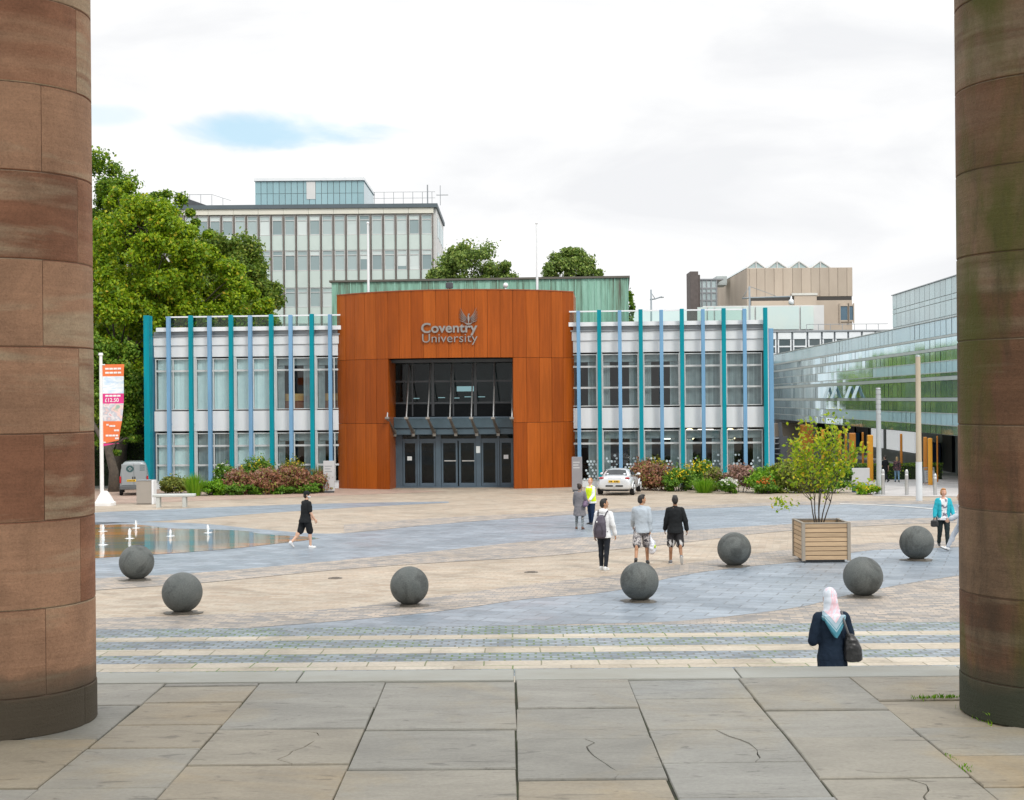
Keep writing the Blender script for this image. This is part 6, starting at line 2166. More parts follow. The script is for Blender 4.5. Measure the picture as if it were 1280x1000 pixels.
def person(label, u, v, h, heading, skinm, pose, wear, D=None, vox=.0075, face=True):
    k = h / 1.76
    base = G(u, v) if D is None else at(u, D)
    g = lambda key, d: pose.get(key, d)
    lean = R(g('lean', 2))
    def tl(p):              # torso lean about the hips
        x, y, z = p
        z -= .93
        return Vector((x, y * math.cos(lean) + z * math.sin(lean), .93 + z * math.cos(lean) - y * math.sin(lean)))
    J = {}
    for s, n in ((-1, 'L'), (1, 'R')):
        a, kn = R(g('hip' + n, 0)), R(g('knee' + n, 4))
        sp_ = R(g('splay', 2)) * s
        hip = Vector((.092 * s, 0, .92))
        kne = hip + Vector((math.sin(sp_), math.sin(a), -math.cos(a))).normalized() * .43
        ank = kne + Vector((math.sin(sp_) * .5, math.sin(a - kn), -math.cos(a - kn))).normalized() * .42
        J['hip' + n], J['kne' + n], J['ank' + n] = hip, kne, ank
        p_ = R(g('foot' + n, 0))
        out = R(8) * s
        J['toe' + n] = Vector((math.sin(out) * math.cos(p_), math.cos(p_) * math.cos(out), -math.sin(p_)))
        sw, ab, el = g('arm' + n, (5, 8, 15))
        sw, ab, el = R(sw), R(ab), R(el)
        sho = tl((.165 * s, 0, 1.385))
        elb = sho + Vector((math.sin(ab) * s, math.sin(sw) * math.cos(ab), -math.cos(sw) * math.cos(ab))) * .285
        ab2 = ab * g('tuck' + n, .45)
        fd = Vector((math.sin(ab2) * s, math.sin(sw + el) * math.cos(ab2), -math.cos(sw + el) * math.cos(ab2))).normalized()
        J['sho' + n], J['elb' + n], J['wri' + n], J['fd' + n] = sho, elb, elb + fd * .245, fd
    low = 9
    for n in 'LR':
        A, T = J['ank' + n], J['toe' + n]
        for q in (A + T * .15 + Vector((0, 0, -.075)) * 1, A - T * .05 + Vector((0, 0, -.075))):
            low = min(low, q.z)
    lift = Vector((0, 0, -low))
    for n in list(J):
        if n[:3] not in ('toe',) and n[:2] != 'fd':
            J[n] = J[n] + lift
    K = Matrix.Scale(k, 4)
    Hc = tl((0, 0, 1.52)) + lift
    Mh = Matrix.Translation(Hc) @ Matrix.Rotation(R(g('turn', 0)), 4, 'Z') @ Matrix.Rotation(R(g('nod', 0)), 4, 'X')
    T = lambda x, y, z: tl((x, y, z)) + lift
    rnd = lambda: MB(K)
    b = rnd()
    fat = g('fat', 1.0)
    def torso(mb, inf, z0=.80, z1=1.47, hem=1.0, only=None):
        rg = [(.80, .13, .10), (.87, .165, .118), (.96, .155, .11), (1.06, .143, .10), (1.18, .146, .108), (1.30, .158, .112), (1.38, .140, .098), (1.43, .095, .078), (1.47, .058, .058)]
        if inf > 0 and z0 < .85: rg[:2] = [(.80, .172, .142), (.87, .174, .138)]
        rr_ = []
        for z, rx, ry in rg:
            if z0 - .001 <= z <= z1 + .001:
                f = hem if z == min(q[0] for q in rg if q[0] >= z0) else 1
                c = T(0, -.004, z)
                rr_.append((c, (rx * fat + inf) * f, (ry * fat + inf) * f))
        mb.loft(rr_, 22)
    torso(b, 0)
    b.cap(T(0, -.01, 1.41), T(0, .008, 1.55), .058, .052)
    # head with jaw, brow, nose, ears
    hb = MB(K @ Mh)
    hb.ell((0, .012, .125), (.075, .094, .112), 22, 16)
    hb.ell((0, .036, .065), (.056, .066, .055), 16, 11)
    hb.cap((0, .094, .135), (0, .116, .098), .010, .016, 8)
    hb.cap((-.035, .092, .142), (.035, .092, .142), .012, .012, 8)
    hb.ell((0, .095, .055), (.022, .012, .012), 10, 7)
    hb.ell((0, .088, .028), (.022, .018, .018), 10, 7)
    for s in (-1, 1):
        hb.ell((.077 * s, .0, .112), (.010, .022, .033), 10, 8)
        hb.ell((.045 * s, .078, .092), (.022, .022, .022), 10, 8)
    b.v += hb.v; o0 = len(b.v) - len(hb.v); b.f += [tuple(i + o0 for i in f) for f in hb.f]
    for s, n in ((-1, 'L'), (1, 'R')):
        b.cap(T(.09 * s, 0, 1.39), J['sho' + n], .068, .060)
        b.cap(J['sho' + n], J['elb' + n], .051 * fat, .039)
        b.cap(J['elb' + n], J['wri' + n], .040, .027)
        b.ell(J['elb' + n].lerp(J['wri' + n], .3), (.041, .041, .06))
        b.cap(J['hip' + n], J['kne' + n], .088 * fat, .057)
        b.cap(J['kne' + n], J['ank' + n], .054, .036)
        cf = J['kne' + n].lerp(J['ank' + n], .32) + Vector((0, -.022, 0))
        b.ell(cf, (.048, .05, .11))
        A, Tt = J['ank' + n], J['toe' + n]
        dn = Tt.cross(Vector((1, 0, 0))).normalized()
        if dn.z > 0: dn = -dn
        b.cap(A + dn * .035 - Tt * .03, A + dn * .045 + Tt * .14, .034, .026)
        # hand: palm, four bent fingers of unequal length, thumb from the side
        fd = J['fd' + n]
        W_ = J['wri' + n]
        inn = Vector((-s, 0, 0))
        inn = (inn - fd * inn.dot(fd)).normalized()
        wd = Vector((0, 1, 0))
        wd = (wd - fd * wd.dot(fd) - inn * wd.dot(inn)).normalized()
        rot = Matrix((inn, wd, fd)).transposed()
        b.cap(W_ - fd * .02, W_ + fd * .03, .024, .024)
        b.ell(W_ + fd * .05, (.017, .041, .052), 12, 9, rot)
        curl = g('curl' + n, .55)
        for i, (o, L) in enumerate(((.033, .074), (.011, .083), (-.011, .077), (-.032, .060))):
            p0 = W_ + fd * .085 + wd * o
            d1 = (fd + inn * curl * .6 + wd * o * 3.0).normalized()
            d2 = (fd * (1 - curl * .5) + inn * curl * 1.5 + wd * o * 2.0).normalized()
            p1 = p0 + d1 * L * .5
            b.cap(p0 - fd * .012, p1, .0095, .009, 7)
            b.cap(p1, p1 + d2 * L * .5, .009, .0075, 7)
        p0 = W_ + fd * .03 + wd * .032
        d1 = (fd * .75 + wd * .6 + inn * .45).normalized()
        b.cap(p0, p0 + d1 * .042, .0125, .011, 7)
        b.cap(p0 + d1 * .042, p0 + d1 * .042 + (fd + inn * .5).normalized() * .03, .0105, .0085, 7)
    body = fuse(b, 'person', skinm, None, vox * k, 3)
    body.location = base
    body.rotation_euler = (0, 0, R(heading))
    tag(body, label, 'person')
    # face details
    if face:
        for s in (-1, 1):
            e = MB(K @ Mh); e.ell((.030 * s, .090, .122), (.0135, .010, .009), 10, 8); eo_ = e.build('eye', m_eye, body, True)
            e = MB(K @ Mh); e.ell((.030 * s, .0985, .122), (.0062, .0035, .0065), 8, 6); e.build('iris', m_iris, eo_, True)
        e = MB(K @ Mh); e.ell((0, .1045, .055), (.022, .006, .008), 10, 6); e.build('mouth', m_lip, body, True)
        if wear.get('brow', True):
            for s in (-1, 1):
                e = MB(K @ Mh); e.cap((.017 * s, .1055, .146), (.047 * s, .0945, .147), .0045, .003, 6); e.build('eyebrow', wear['hair'][1] if wear.get('hair') else hr_brown, body, True)
    # hair
    if wear.get('hair'):
        st, hm = wear['hair']
        e = MB(K @ Mh)
        e.ell((0, -.006, .138), (.083, .097, .108), 20, 13)
        e.ell((0, -.035, .095), (.074, .068, .082), 16, 10)
        if st == 'bun':
            e.ell((0, -.09, .20), (.05, .05, .05)); e.ell((0, -.02, .13), (.092, .10, .11))
        if st == 'long':
            e.ell((0, -.05, .02), (.085, .06, .14)); e.ell((.05, -.03, -.02), (.04, .04, .12)); e.ell((-.05, -.03, -.02), (.04, .04, .12))
        if st == 'bob':
            e.ell((.062, .0, .10), (.03, .07, .08)); e.ell((-.062, .0, .10), (.03, .07, .08)); e.ell((0, .05, .205), (.07, .05, .035))
        if st == 'top':
            e.ell((0, .035, .225), (.065, .065, .03))
        fuse(e, 'hair', hm, body, .010 * k, 3, .012)
    if wear.get('cap'):
        e = MB(K @ Mh)
        e.ell((0, .0, .145), (.087, .104, .105), 20, 13)
        fuse(e, 'cap', c_black, body, .010 * k, 3)
        e = MB(K @ Mh); e.loft([((0, .10, .165), .065, .075), ((0, .10, .172), .065, .075)], 18); e.build('cap_peak', c_black, body)
    if wear.get('mask'):
        e = MB(K @ Mh); e.ell((0, .058, .062), (.063, .066, .048), 16, 10); e.ell((.05, .03, .08), (.03, .05, .015)); e.ell((-.05, .03, .08), (.03, .05, .015)); fuse(e, 'face_mask', c_white, body, .010 * k, 3)
    # tops
    for nm, m_, slv, z0, inf in wear.get('tops', ()):
        e = rnd()
        torso(e, inf + .004, .80 if z0 < .9 and not wear.get('skirt') else z0, 1.43, wear.get('hem', 1.03))
        e.cap(T(0, -.01, 1.40), T(0, -.004, 1.45), .075 + inf * .5, .064 + inf * .3)
        for s, n in ((-1, 'L'), (1, 'R')):
            e.cap(T(.07 * s, 0, 1.395), J['sho' + n], .070 + inf * .5, .054 + inf * .6)
            if slv >= .5:
                end = J['sho' + n].lerp(J['elb' + n], min(1, slv * 1.0 if slv < 1 else 1))
                e.cap(J['sho' + n], end, .056 + inf, (.047 if slv >= 1 else .056) + inf)
            if slv >= 1:
                e.cap(J['elb' + n], J['elb' + n].lerp(J['wri' + n], .95), .047 + inf, .035 + inf)
        fuse(e, nm, m_, body, .011 * k, 4, .022)
    if wear.get('hood'):
        e = rnd(); e.ell(T(0, -.075, 1.45), (.115, .07, .075)); e.ell(T(.07, -.02, 1.46), (.05, .07, .05)); e.ell(T(-.07, -.02, 1.46), (.05, .07, .05)); fuse(e, 'hood', wear['hood'], body, .011 * k, 4, .02)
    if wear.get('skirt'):     # coat skirt: a flaring bell from the waist
        m_, zb_, fl_ = wear['skirt']
        e = rnd()
        e.loft([(T(0, 0, 1.12), .155 * fat, .118 * fat), (T(0, 0, .98), .172 * fat, .135 * fat), (T(0, 0, .85), .19 * fat, .155 * fat), (T(0, .0, (.85 + zb_) / 2), .19 * fat * (1 + fl_ * .5), .165 * fat * (1 + fl_ * .5)), (T(0, 0, zb_), .19 * fat * (1 + fl_), .165 * fat * (1 + fl_))], 26)
        fuse(e, 'coat_skirt', m_, body, .012 * k, 4, .035)
    # legs
    if wear.get('legs'):
        nm, m_, cut, inf = wear['legs']
        e = rnd()
        e.loft([(T(0, -.004, z), (rx * fat + .012 + inf * .4), (ry * fat + .012 + inf * .5)) for z, rx, ry in ((.80, .13, .10), (.86, .160, .115), (.92, .148, .104), (.95, .13, .09))], 22)
        for n in 'LR':
            H_, Kn, An = J['hip' + n], J['kne' + n], J['ank' + n]
            if cut < 1:
                e.cap(H_, H_.lerp(Kn, cut), .094 * fat + inf * .5, .075 + inf)
            else:
                e.cap(H_, Kn, .094 * fat + inf * .3, .062 + inf)
                e.cap(Kn, Kn.lerp(An, min(1, cut - 1)), .060 + inf, .042 + inf)
                if wear.get('calf', True): e.ell(Kn.lerp(An, .3) + Vector((0, -.02, 0)), (.052 + inf, .055 + inf, .11))
        fuse(e, nm, m_, body, .011 * k, 4, .02)
    if wear.get('shoes'):
        for n in 'LR':
            A, Tt = J['ank' + n], J['toe' + n]
            dn = Tt.cross(Vector((1, 0, 0))).normalized()
            if dn.z > 0: dn = -dn
            sd_ = Tt.cross(dn).normalized()
            e = rnd()
            e.cap(A + dn * .02 - Tt * .025, A + dn * .035 + Tt * .05, .046, .042)
            e.cap(A + dn * .043 - Tt * .035, A + dn * .048 + Tt * .145, .036, .031)
            e.cap(A + dn * .046 + Tt * .06 + sd_ * .015, A + dn * .05 + Tt * .15 - sd_ * .004, .034, .029)
            so_ = fuse(e, 'shoe', wear['shoes'][0], body, .010 * k, 3)
            e = rnd()
            rot = Matrix((sd_, Tt, -dn)).transposed()
            e.ell(A + dn * .072 + Tt * .055, (.046, .145, .014), 16, 7, rot)
            e.build('sole', wear['shoes'][1], so_, True)
    Mw = Matrix.Translation(base) @ Matrix.Rotation(R(heading), 4, 'Z') @ K
    return body, J, T, Mw, Mh, k

def carried(name, label, cat, Mw, mb, m, vox=.012, fold=.015, extra=()):
    """something worn or held: a thing of its own, placed in the carrier's space"""
    loc = Mw @ Vector((0, 0, 0))
    o = fuse(mb, name, m, None, vox, 3, fold)
    o.matrix_world = Mw
    tag(o, label, cat)
    for nm, e, mm in extra:
        e.build(nm, mm, o, True)
    return o

walk_a = dict(hipL=-14, kneeL=24, footL=34, hipR=16, kneeR=8, footR=-6, armL=(14, 8, 22), armR=(-14, 9, 16))
# man in black by the fountain
person('man in black T-shirt, shorts and cap with white trainers walking beside the fountain', 382, 685.5, 1.74, -52, sk_light,
       dict(hipL=-16, kneeL=30, footL=42, hipR=14, kneeR=14, footR=-4, armL=(16, 6, 30), armR=(4, 10, 28), turn=-22, lean=5, fat=1.08),
       dict(tops=[('tshirt', c_black, .75, .87, .022)], legs=('shorts', c_black, .92, .03), shoes=(m_shoew, m_sole), cap=True, mask=True, hair=('short', hr_brown)))
# pair near the drum
b_, J, T, Mw, Mh, k = person('woman in knee-length grey coat and patterned leggings, seen from behind, with a shoulder bag', 725, 661.5, 1.62, -18, sk_brown,
       dict(hipL=3, hipR=-6, kneeR=10, footR=8, armL=(8, 12, 25), armR=(10, 12, 50), turn=-25, fat=1.15, splay=5),
       dict(tops=[('coat', c_coat, 1, .87, .03)], skirt=(c_coat, .52, .16), legs=('leggings', c_legg, 1.95, .004), shoes=(m_shoeb, m_shoeb), hair=('bun', hr_brown)))
e = MB(); e.cap((.25, -.05, 1.02), (.25, -.12, 1.02), .09, .09); e.cap((.25, -.02, .95), (.25, -.2, .95), .085, .085)
s_ = MB(); s_.tube([(.25, -.02, 1.05), (.21, .03, 1.25), (.17, .0, 1.46), (.21, -.1, 1.28), (.25, -.14, 1.05)], .014, 6)
carried('shoulder_bag', 'plum shoulder bag hanging from the right shoulder of the woman in the grey coat', 'bag', Mw, e, mat('plum_leather', (.14, .09, .16), None, 5, .5), .012, .015, [('strap', s_, mat('plum_strap', (.10, .06, .12), None, 5, .5))])
b_, J, T, Mw, Mh, k = person('man in yellow high-visibility vest over white shirt and navy trousers facing the woman in grey', 739, 655.5, 1.74, 128, sk_pink,
       dict(hipL=2, hipR=-3, armL=(10, 8, 40), armR=(6, 9, 20), turn=20, fat=1.18),
       dict(tops=[('shirt', c_white, 1, .87, .018)], legs=('trousers', c_navy, 1.97, .02), shoes=(m_shoed, m_shoed), hair=('short', hr_gin)))
v_ = MB(K0 := Matrix.Scale(k, 4))
v_.loft([(T(0, 0, z), rx * 1.18 + .034, ry * 1.18 + .034) for z, rx, ry in ((.87, .165, .118), (.96, .16, .115), (1.06, .15, .105), (1.18, .153, .11), (1.30, .165, .115), (1.38, .14, .10))], 22)
v_.cap(T(-.10, 0, 1.385), T(.10, 0, 1.385), .088, .088)
vest = fuse(v_, 'hi_vis_vest', c_hiv, b_, .011, 4, .015)
# three young men
b_, J, T, Mw, Mh, k = person('young man in white hooded top and dark slim trousers, looking right, wearing a backpack', 755, 712.5, 1.76, -22, sk_tan,
       dict(hipL=6, kneeL=6, hipR=-4, kneeR=8, footR=4, armL=(-8, 9, 12), armR=(-6, 16, 22), turn=-58, splay=-1),
       dict(tops=[('hooded_top', c_white, 1, .87, .022)], hood=c_white, legs=('trousers', c_dkb, 1.92, .008), shoes=(m_shoew, m_sole), hair=('top', hr_black)))
e = MB(); e.loft([((-.03, -.18, .80), .10, .05), ((-.03, -.20, .84), .155, .085), ((-.03, -.215, 1.0), .165, .10), ((-.02, -.20, 1.2), .14, .09), ((-.01, -.17, 1.34), .09, .06), ((-.01, -.15, 1.38), .04, .03)], 20, 2.4)
s1 = MB(); s1.tube([(.08, -.15, 1.34), (.12, -.05, 1.47), (.12, .10, 1.38), (.14, .13, 1.15), (.12, -.10, .95)], .018, 6); s1.tube([(-.10, -.15, 1.34), (-.12, -.05, 1.47), (-.12, .10, 1.38), (-.14, .13, 1.15), (-.14, -.10, .95)], .018, 6)
s2 = MB(); s2.tube([(-.10, -.29, .90), (-.12, -.31, 1.02), (-.08, -.295, 1.15), (.03, -.295, 1.15), (.07, -.31, 1.02), (.05, -.29, .90)], .008, 5)
s3 = MB(); s3.box(-.09, -.065, -.30, -.285, 1.19, 1.235)
carried('backpack', 'dark purple-grey backpack worn by the young man in the white hooded top', 'backpack', Mw, e, mat('slate_purple_nylon', (.075, .065, .09), (.055, .048, .07), 5, .6), .012, .015,
        [('strap', s1, mat('pack_strap', (.05, .045, .06), None, 5, .7)), ('pocket_seam', s2, bpy.data.materials['pack_strap']), ('tab', s3, m_trim)])
b_, J, T, Mw, Mh, k = person('young man in pale grey sweatshirt and camouflage shorts, looking right, with a carrier bag', 802.5, 706, 1.78, -8, sk_tan,
       dict(hipL=-16, kneeL=18, footL=44, hipR=9, kneeR=6, footR=0, armL=(18, 10, 30), armR=(-8, 8, 8), turn=-62, tuckR=.2, curlR=.9, splay=4),
       dict(tops=[('sweatshirt', c_grey, 1, .87, .026)], legs=('shorts', c_camo, .98, .036), shoes=(m_shoed, m_shoed), hair=('top', hr_black), hem=1.0))
wr = J['wriR'] + J['fdR'] * .10
e = MB(); e.loft([((wr.x, wr.y, wr.z - .02), .015, .02), ((wr.x + .02, wr.y, wr.z - .12), .03, .06), ((wr.x + .05, wr.y, wr.z - .20), .075, .12), ((wr.x + .06, wr.y, wr.z - .36), .095, .14), ((wr.x + .05, wr.y, wr.z - .46), .08, .11), ((wr.x + .05, wr.y, wr.z - .50), .03, .05)], 18)
lg = MB(); lg.ell((wr.x + .115, wr.y - .085, wr.z - .30), (.035, .035, .05))
carried('carrier_bag', 'white plastic carrier bag in the right hand of the man in camouflage shorts', 'bag', Mw, e, mat('white_polythene', (.72, .74, .80), (.62, .66, .74), 7, .35), .012, .05, [('green_print', lg, mat('lime_print', (.45, .62, .05), None, 3, .4))])
person('young man in black sweatshirt and black patterned shorts walking away, left of the timber planter', 844.5, 704.5, 1.76, -3, sk_brown,
       dict(hipL=6, kneeL=6, footL=0, hipR=-6, kneeR=42, footR=58, armL=(8, 13, 12), armR=(-8, 19, 14), splay=3, fat=1.05),
       dict(tops=[('sweatshirt', c_black, 1, .87, .024)], legs=('shorts', c_stripe, .96, .036), shoes=(m_shoeg, m_sole), hair=('top', hr_black)))
# woman in headscarf, close to the foot of the steps
b_, J, T, Mw, Mh, k = person('woman in long dark navy coat and printed headscarf seen from behind near the steps', 1041, 912, 1.60, 6, sk_tan,
       dict(hipL=6, hipR=-6, kneeR=10, armL=(-4, 15, 85), armR=(-6, 15, 78), tuckL=-1.2, tuckR=-1.2, nod=-14, fat=.98, lean=4),
       dict(tops=[('coat', c_coatn, 1, .87, .02)], skirt=(c_coatn, .30, .02), legs=('trousers', c_black, 1.95, .01), shoes=(m_shoed, m_shoed), brow=True), vox=.006)
e = MB(Matrix.Scale(k, 4))
q = Mh.translation
hm_ = Mh
def hp(x, y, z): return hm_ @ Vector((x, y, z))
e.ell(hp(0, -.008, .13), (.088, .104, .118), 20, 14)
e.ell(hp(0, -.03, .06), (.088, .09, .10), 18, 12)
e.loft([(hp(0, -.02, .08), .085, .085), (T(0, -.03, 1.50), .098, .085), (T(0, -.035, 1.45), .125, .10), (T(0, -.04, 1.40), .150, .115), (T(0, -.045, 1.36), .14, .125)], 22)
tri = [(-.145, 1.43), (.145, 1.43), (.12, 1.33), (.015, 1.15), (-.015, 1.15), (-.12, 1.33)]
vs = []
for yy in (-.185, -.135):
    vs += [T(x, yy + (.0 if z > 1.3 else -.012) + (.03 if z > 1.4 else 0), z) for x, z in tri]
e.add(vs, [(0, 1, 2, 3, 4, 5), (11, 10, 9, 8, 7, 6)] + [(i, 6 + i, 6 + (i + 1) % 6, (i + 1) % 6) for i in range(6)])
msc, nts, bs_ = nodes_of('striped_scarf')
vec = coords(nts)
pn_ = ramp(nts, ((.30, (.58, .66, .74)), (.48, (.66, .70, .78)), (.55, (.74, .46, .52)), (.60, (.66, .66, .74)), (.70, (.46, .58, .70))), noise(nts, coords(nts, 'Object', (1.6, 1.6, .6)), 4.2, 4, .5, 1.2))
sx = nts.nodes.new('ShaderNodeSeparateXYZ'); nts.links.new(vec, sx.inputs[0])
# woven teal border that follows the pointed edge of the cloth
ab_ = nn(nts, 'ShaderNodeMath', operation='ABSOLUTE'); nts.links.new(sx.outputs[0], ab_.inputs[0])
mm_ = nn(nts, 'ShaderNodeMath', operation='MULTIPLY_ADD'); nts.links.new(ab_.outputs[0], mm_.inputs[0]); mm_.inputs[1].default_value = -1.25; nts.links.new(sx.outputs[2], mm_.inputs[2])
zt0 = (T(0, 0, 1.17).z) * k
mr = nn(nts, 'ShaderNodeMapRange'); nts.links.new(mm_.outputs[0], mr.inputs[0]); mr.inputs[1].default_value = zt0 - .04; mr.inputs[2].default_value = zt0 + .26
brd = ramp(nts, ((0, (.05, .22, .30)), (.30, (.05, .22, .30)), (.33, (.30, .45, .52)), (.40, (.07, .24, .32)), (.44, (.34, .46, .54)), (.62, (.26, .40, .48)), (.66, (.6, .6, .6))), mr.outputs[0], 'CONSTANT')
fac = ramp(nts, ((.64, 0.0), (.70, 1.0)), mr.outputs[0])
nts.links.new(mixc(nts, fac.outputs[0], brd.outputs[0], pn_.outputs[0]), bs_.inputs['Base Color'])
bs_.inputs['Roughness'].default_value = .75
fuse(e, 'headscarf', msc, b_, .009, 4, .012)
e = MB(); e.loft([((.225, -.13, .86), .07, .05), ((.225, -.13, .89), .115, .08), ((.22, -.13, 1.02), .11, .08), ((.20, -.13, 1.14), .08, .06), ((.18, -.13, 1.21), .05, .03)], 20, 2.6)
s_ = MB(); s_.tube([(.17, -.17, 1.18), (.14, -.17, 1.24), (.105, -.155, 1.36), (.10, -.06, 1.475), (.12, .08, 1.38), (.17, .09, 1.26), (.21, -.02, 1.18)], .015, 6)
carried('handbag', 'black slouchy handbag on a strap over the right shoulder of the woman in a headscarf', 'bag', Mw, e, mat('black_leather', (.016, .017, .018), (.03, .03, .032), 6, .38), .011, .03, [('strap', s_, mat('bag_strap', (.10, .10, .105), None, 5, .4))])
# woman in turquoise and her companion half hidden by the pillar
b_, J, T, Mw, Mh, k = person('ginger-haired woman in turquoise jacket and dark trousers walking towards the porch', 1179.5, 683.5, 1.70, 176, sk_pink,
       dict(hipL=10, kneeL=6, footL=-6, hipR=-6, kneeR=14, footR=14, armL=(6, 16, 30), armR=(2, 17, 20), fat=1.12, splay=0),
       dict(tops=[('blouse', c_print, .5, .87, .016)], legs=('trousers', cloth_m('charcoal_trousers', (.022, .034, .036)), 1.95, .014), shoes=(m_shoed, m_sole), hair=('bob', hr_gin)))
e = MB(Matrix.Scale(k, 4))
for s in (-1, 1):     # open jacket: two fronts and a back with full sleeves
    n = 'L' if s < 0 else 'R'
    e.loft([(T(.115 * s, -.0, z), rx, ry) for z, rx, ry in ((.87, .085, .150), (1.0, .080, .140), (1.15, .075, .135), (1.3, .075, .138), (1.40, .055, .10))], 18)
    e.cap(T(.07 * s, -.02, 1.40), J['sho' + n], .075, .080)
    e.cap(J['sho' + n], J['elb' + n], .080, .068)
    e.cap(J['elb' + n], J['elb' + n].lerp(J['wri' + n], .92), .068, .054)
e.loft([(T(0, -.085, z), .15, .065) for z in (.87, 1.0, 1.2, 1.4)], 18)
fuse(e, 'jacket', c_turq, b_, .011, 4, .03)
wr = J['wriR']
e = MB(); e.loft([((wr.x + .02, wr.y + .05, .62), .09, .05), ((wr.x + .02, wr.y + .05, .66), .12, .06), ((wr.x + .02, wr.y + .05, .80), .11, .055), ((wr.x + .02, wr.y + .05, .83), .05, .03)], 18, 3)
s_ = MB(); s_.tube([(wr.x - .05, wr.y + .05, .82), (wr.x - .03, wr.y + .04, .92), (wr.x, wr.y + .03, .95), (wr.x + .06, wr.y + .05, .82)], .009, 6)
carried('handbag', 'small black handbag held by the woman in turquoise', 'bag', Mw, e, bpy.data.materials['black_leather'], .012, .01, [('strap', s_, m_black)])
person('person in pale grey sleeves and trousers striding out from behind the right pillar', 1204, 690, 1.72, 82, sk_light,
       dict(hipL=-22, kneeL=24, footL=38, hipR=33, kneeR=8, footR=-22, armL=(30, 8, 30), armR=(10, 8, 48), lean=4),
       dict(tops=[('top', c_pale, 1, .87, .03)], legs=('trousers', c_pale, 1.93, .012), shoes=(m_shoew, m_shoed), hair=('short', hr_brown)))
# two far walkers in front of the hedge
person('distant man in black T-shirt and dark trousers on the path by the lighting column', 1106, 603, 1.78, 30, sk_light, dict(walk_a),
       dict(tops=[('tshirt', c_black, .75, .87, .022)], legs=('trousers', c_dkb, 1.95, .015), shoes=(m_shoed, m_shoed), hair=('short', hr_brown)), D=91, vox=.011, face=False)
person('distant fair-haired woman in patterned top and blue jeans on the path', 1120.5, 603, 1.70, -15, sk_light, dict(walk_a, hipL=12, kneeL=6, footL=-4, hipR=-10, kneeR=20, footR=24),
       dict(tops=[('top', c_dots, 1, .87, .018)], legs=('jeans', c_denim, 1.95, .006), shoes=(m_shoed, m_shoed), hair=('long', hr_blond)), D=91, vox=.011, face=False)
# ================================================================ silver roadster
def paint(n, c, c2, rough=.28, metal=.35):
    m = mat(n, c, c2, .8, rough, metal, coat=.6)
    return m
m_sil = paint('silver_paint', (.66, .69, .72), (.62, .65, .68))
m_tyre = mat('tyre_rubber', (.012, .012, .013), None, 9, .85)
m_rim = mat('alloy_rim', (.62, .64, .66), None, 3, .3, .6)
m_cgl = mat('dark_car_glass', (.02, .026, .03), (.03, .036, .04), 2, .04)
m_tail = mat('tail_lamp_red', (.42, .015, .02), (.30, .01, .015), 6, .15)
m_plate = mat('yellow_plate', (.78, .50, .03), (.74, .46, .03), 4, .4)
p = G(768, 619.5)
car = thing('parked_car', 'small silver two-seat roadster parked tail towards the plaza beside the flower bed', 'car', p, R(-13))
CS = 1.2
car.scale = (CS, CS, CS)
Mx = Matrix.Translation((0, 0, 0))
def hull(stations, name, m, parent, lv=2):
    """stations: (y, half width, z bottom, z waist, z top, top half width)"""
    vs, fs = [], []
    for y, w, zb, zw, zt, wt in stations:
        half = [(0, zb), (w * .80, zb), (w * .96, zb + .05), (w, (zb + zw) / 2), (w * .985, zw), (wt, zt - .02), (wt * .55, zt + .012), (0, zt + .02)]
        ring = half + [(-x, z) for x, z in half[-2:0:-1]]
        vs += [(x, y, z) for x, z in ring]
    n = 14
    for i in range(len(stations) - 1):
        for k_ in range(n):
            k2 = (k_ + 1) % n
            fs.append((i * n + k_, i * n + k2, (i + 1) * n + k2, (i + 1) * n + k_))
    fs.append(tuple(range(n)))
    L = (len(stations) - 1) * n
    fs.append(tuple(range(L, L + n))[::-1])
    t = MB(); t.add(vs, fs)
    o = t.build(name, m, parent, True)
    s = o.modifiers.new('s', 'SUBSURF'); s.levels = lv; s.render_levels = lv
    return o
body = hull([(-.02, .60, .34, .58, .74, .48), (.03, .74, .26, .64, .84, .60), (.25, .80, .23, .68, .90, .68), (.62, .82, .22, .70, .90, .70), (1.0, .80, .20, .66, .86, .70), (1.7, .79, .20, .66, .82, .70), (2.3, .80, .20, .64, .80, .68), (2.75, .81, .22, .62, .76, .62), (3.15, .76, .24, .54, .64, .50), (3.38, .60, .30, .48, .54, .38)], 'body', m_sil, car)
cab = hull([(.42, .50, .80, .84, .88, .46), (.62, .66, .78, .90, 1.02, .56), (.95, .68, .78, .95, 1.17, .52), (1.40, .68, .78, .96, 1.195, .50), (1.85, .68, .78, .93, 1.12, .50), (2.35, .64, .76, .80, .84, .52)], 'cabin', m_sil, car)
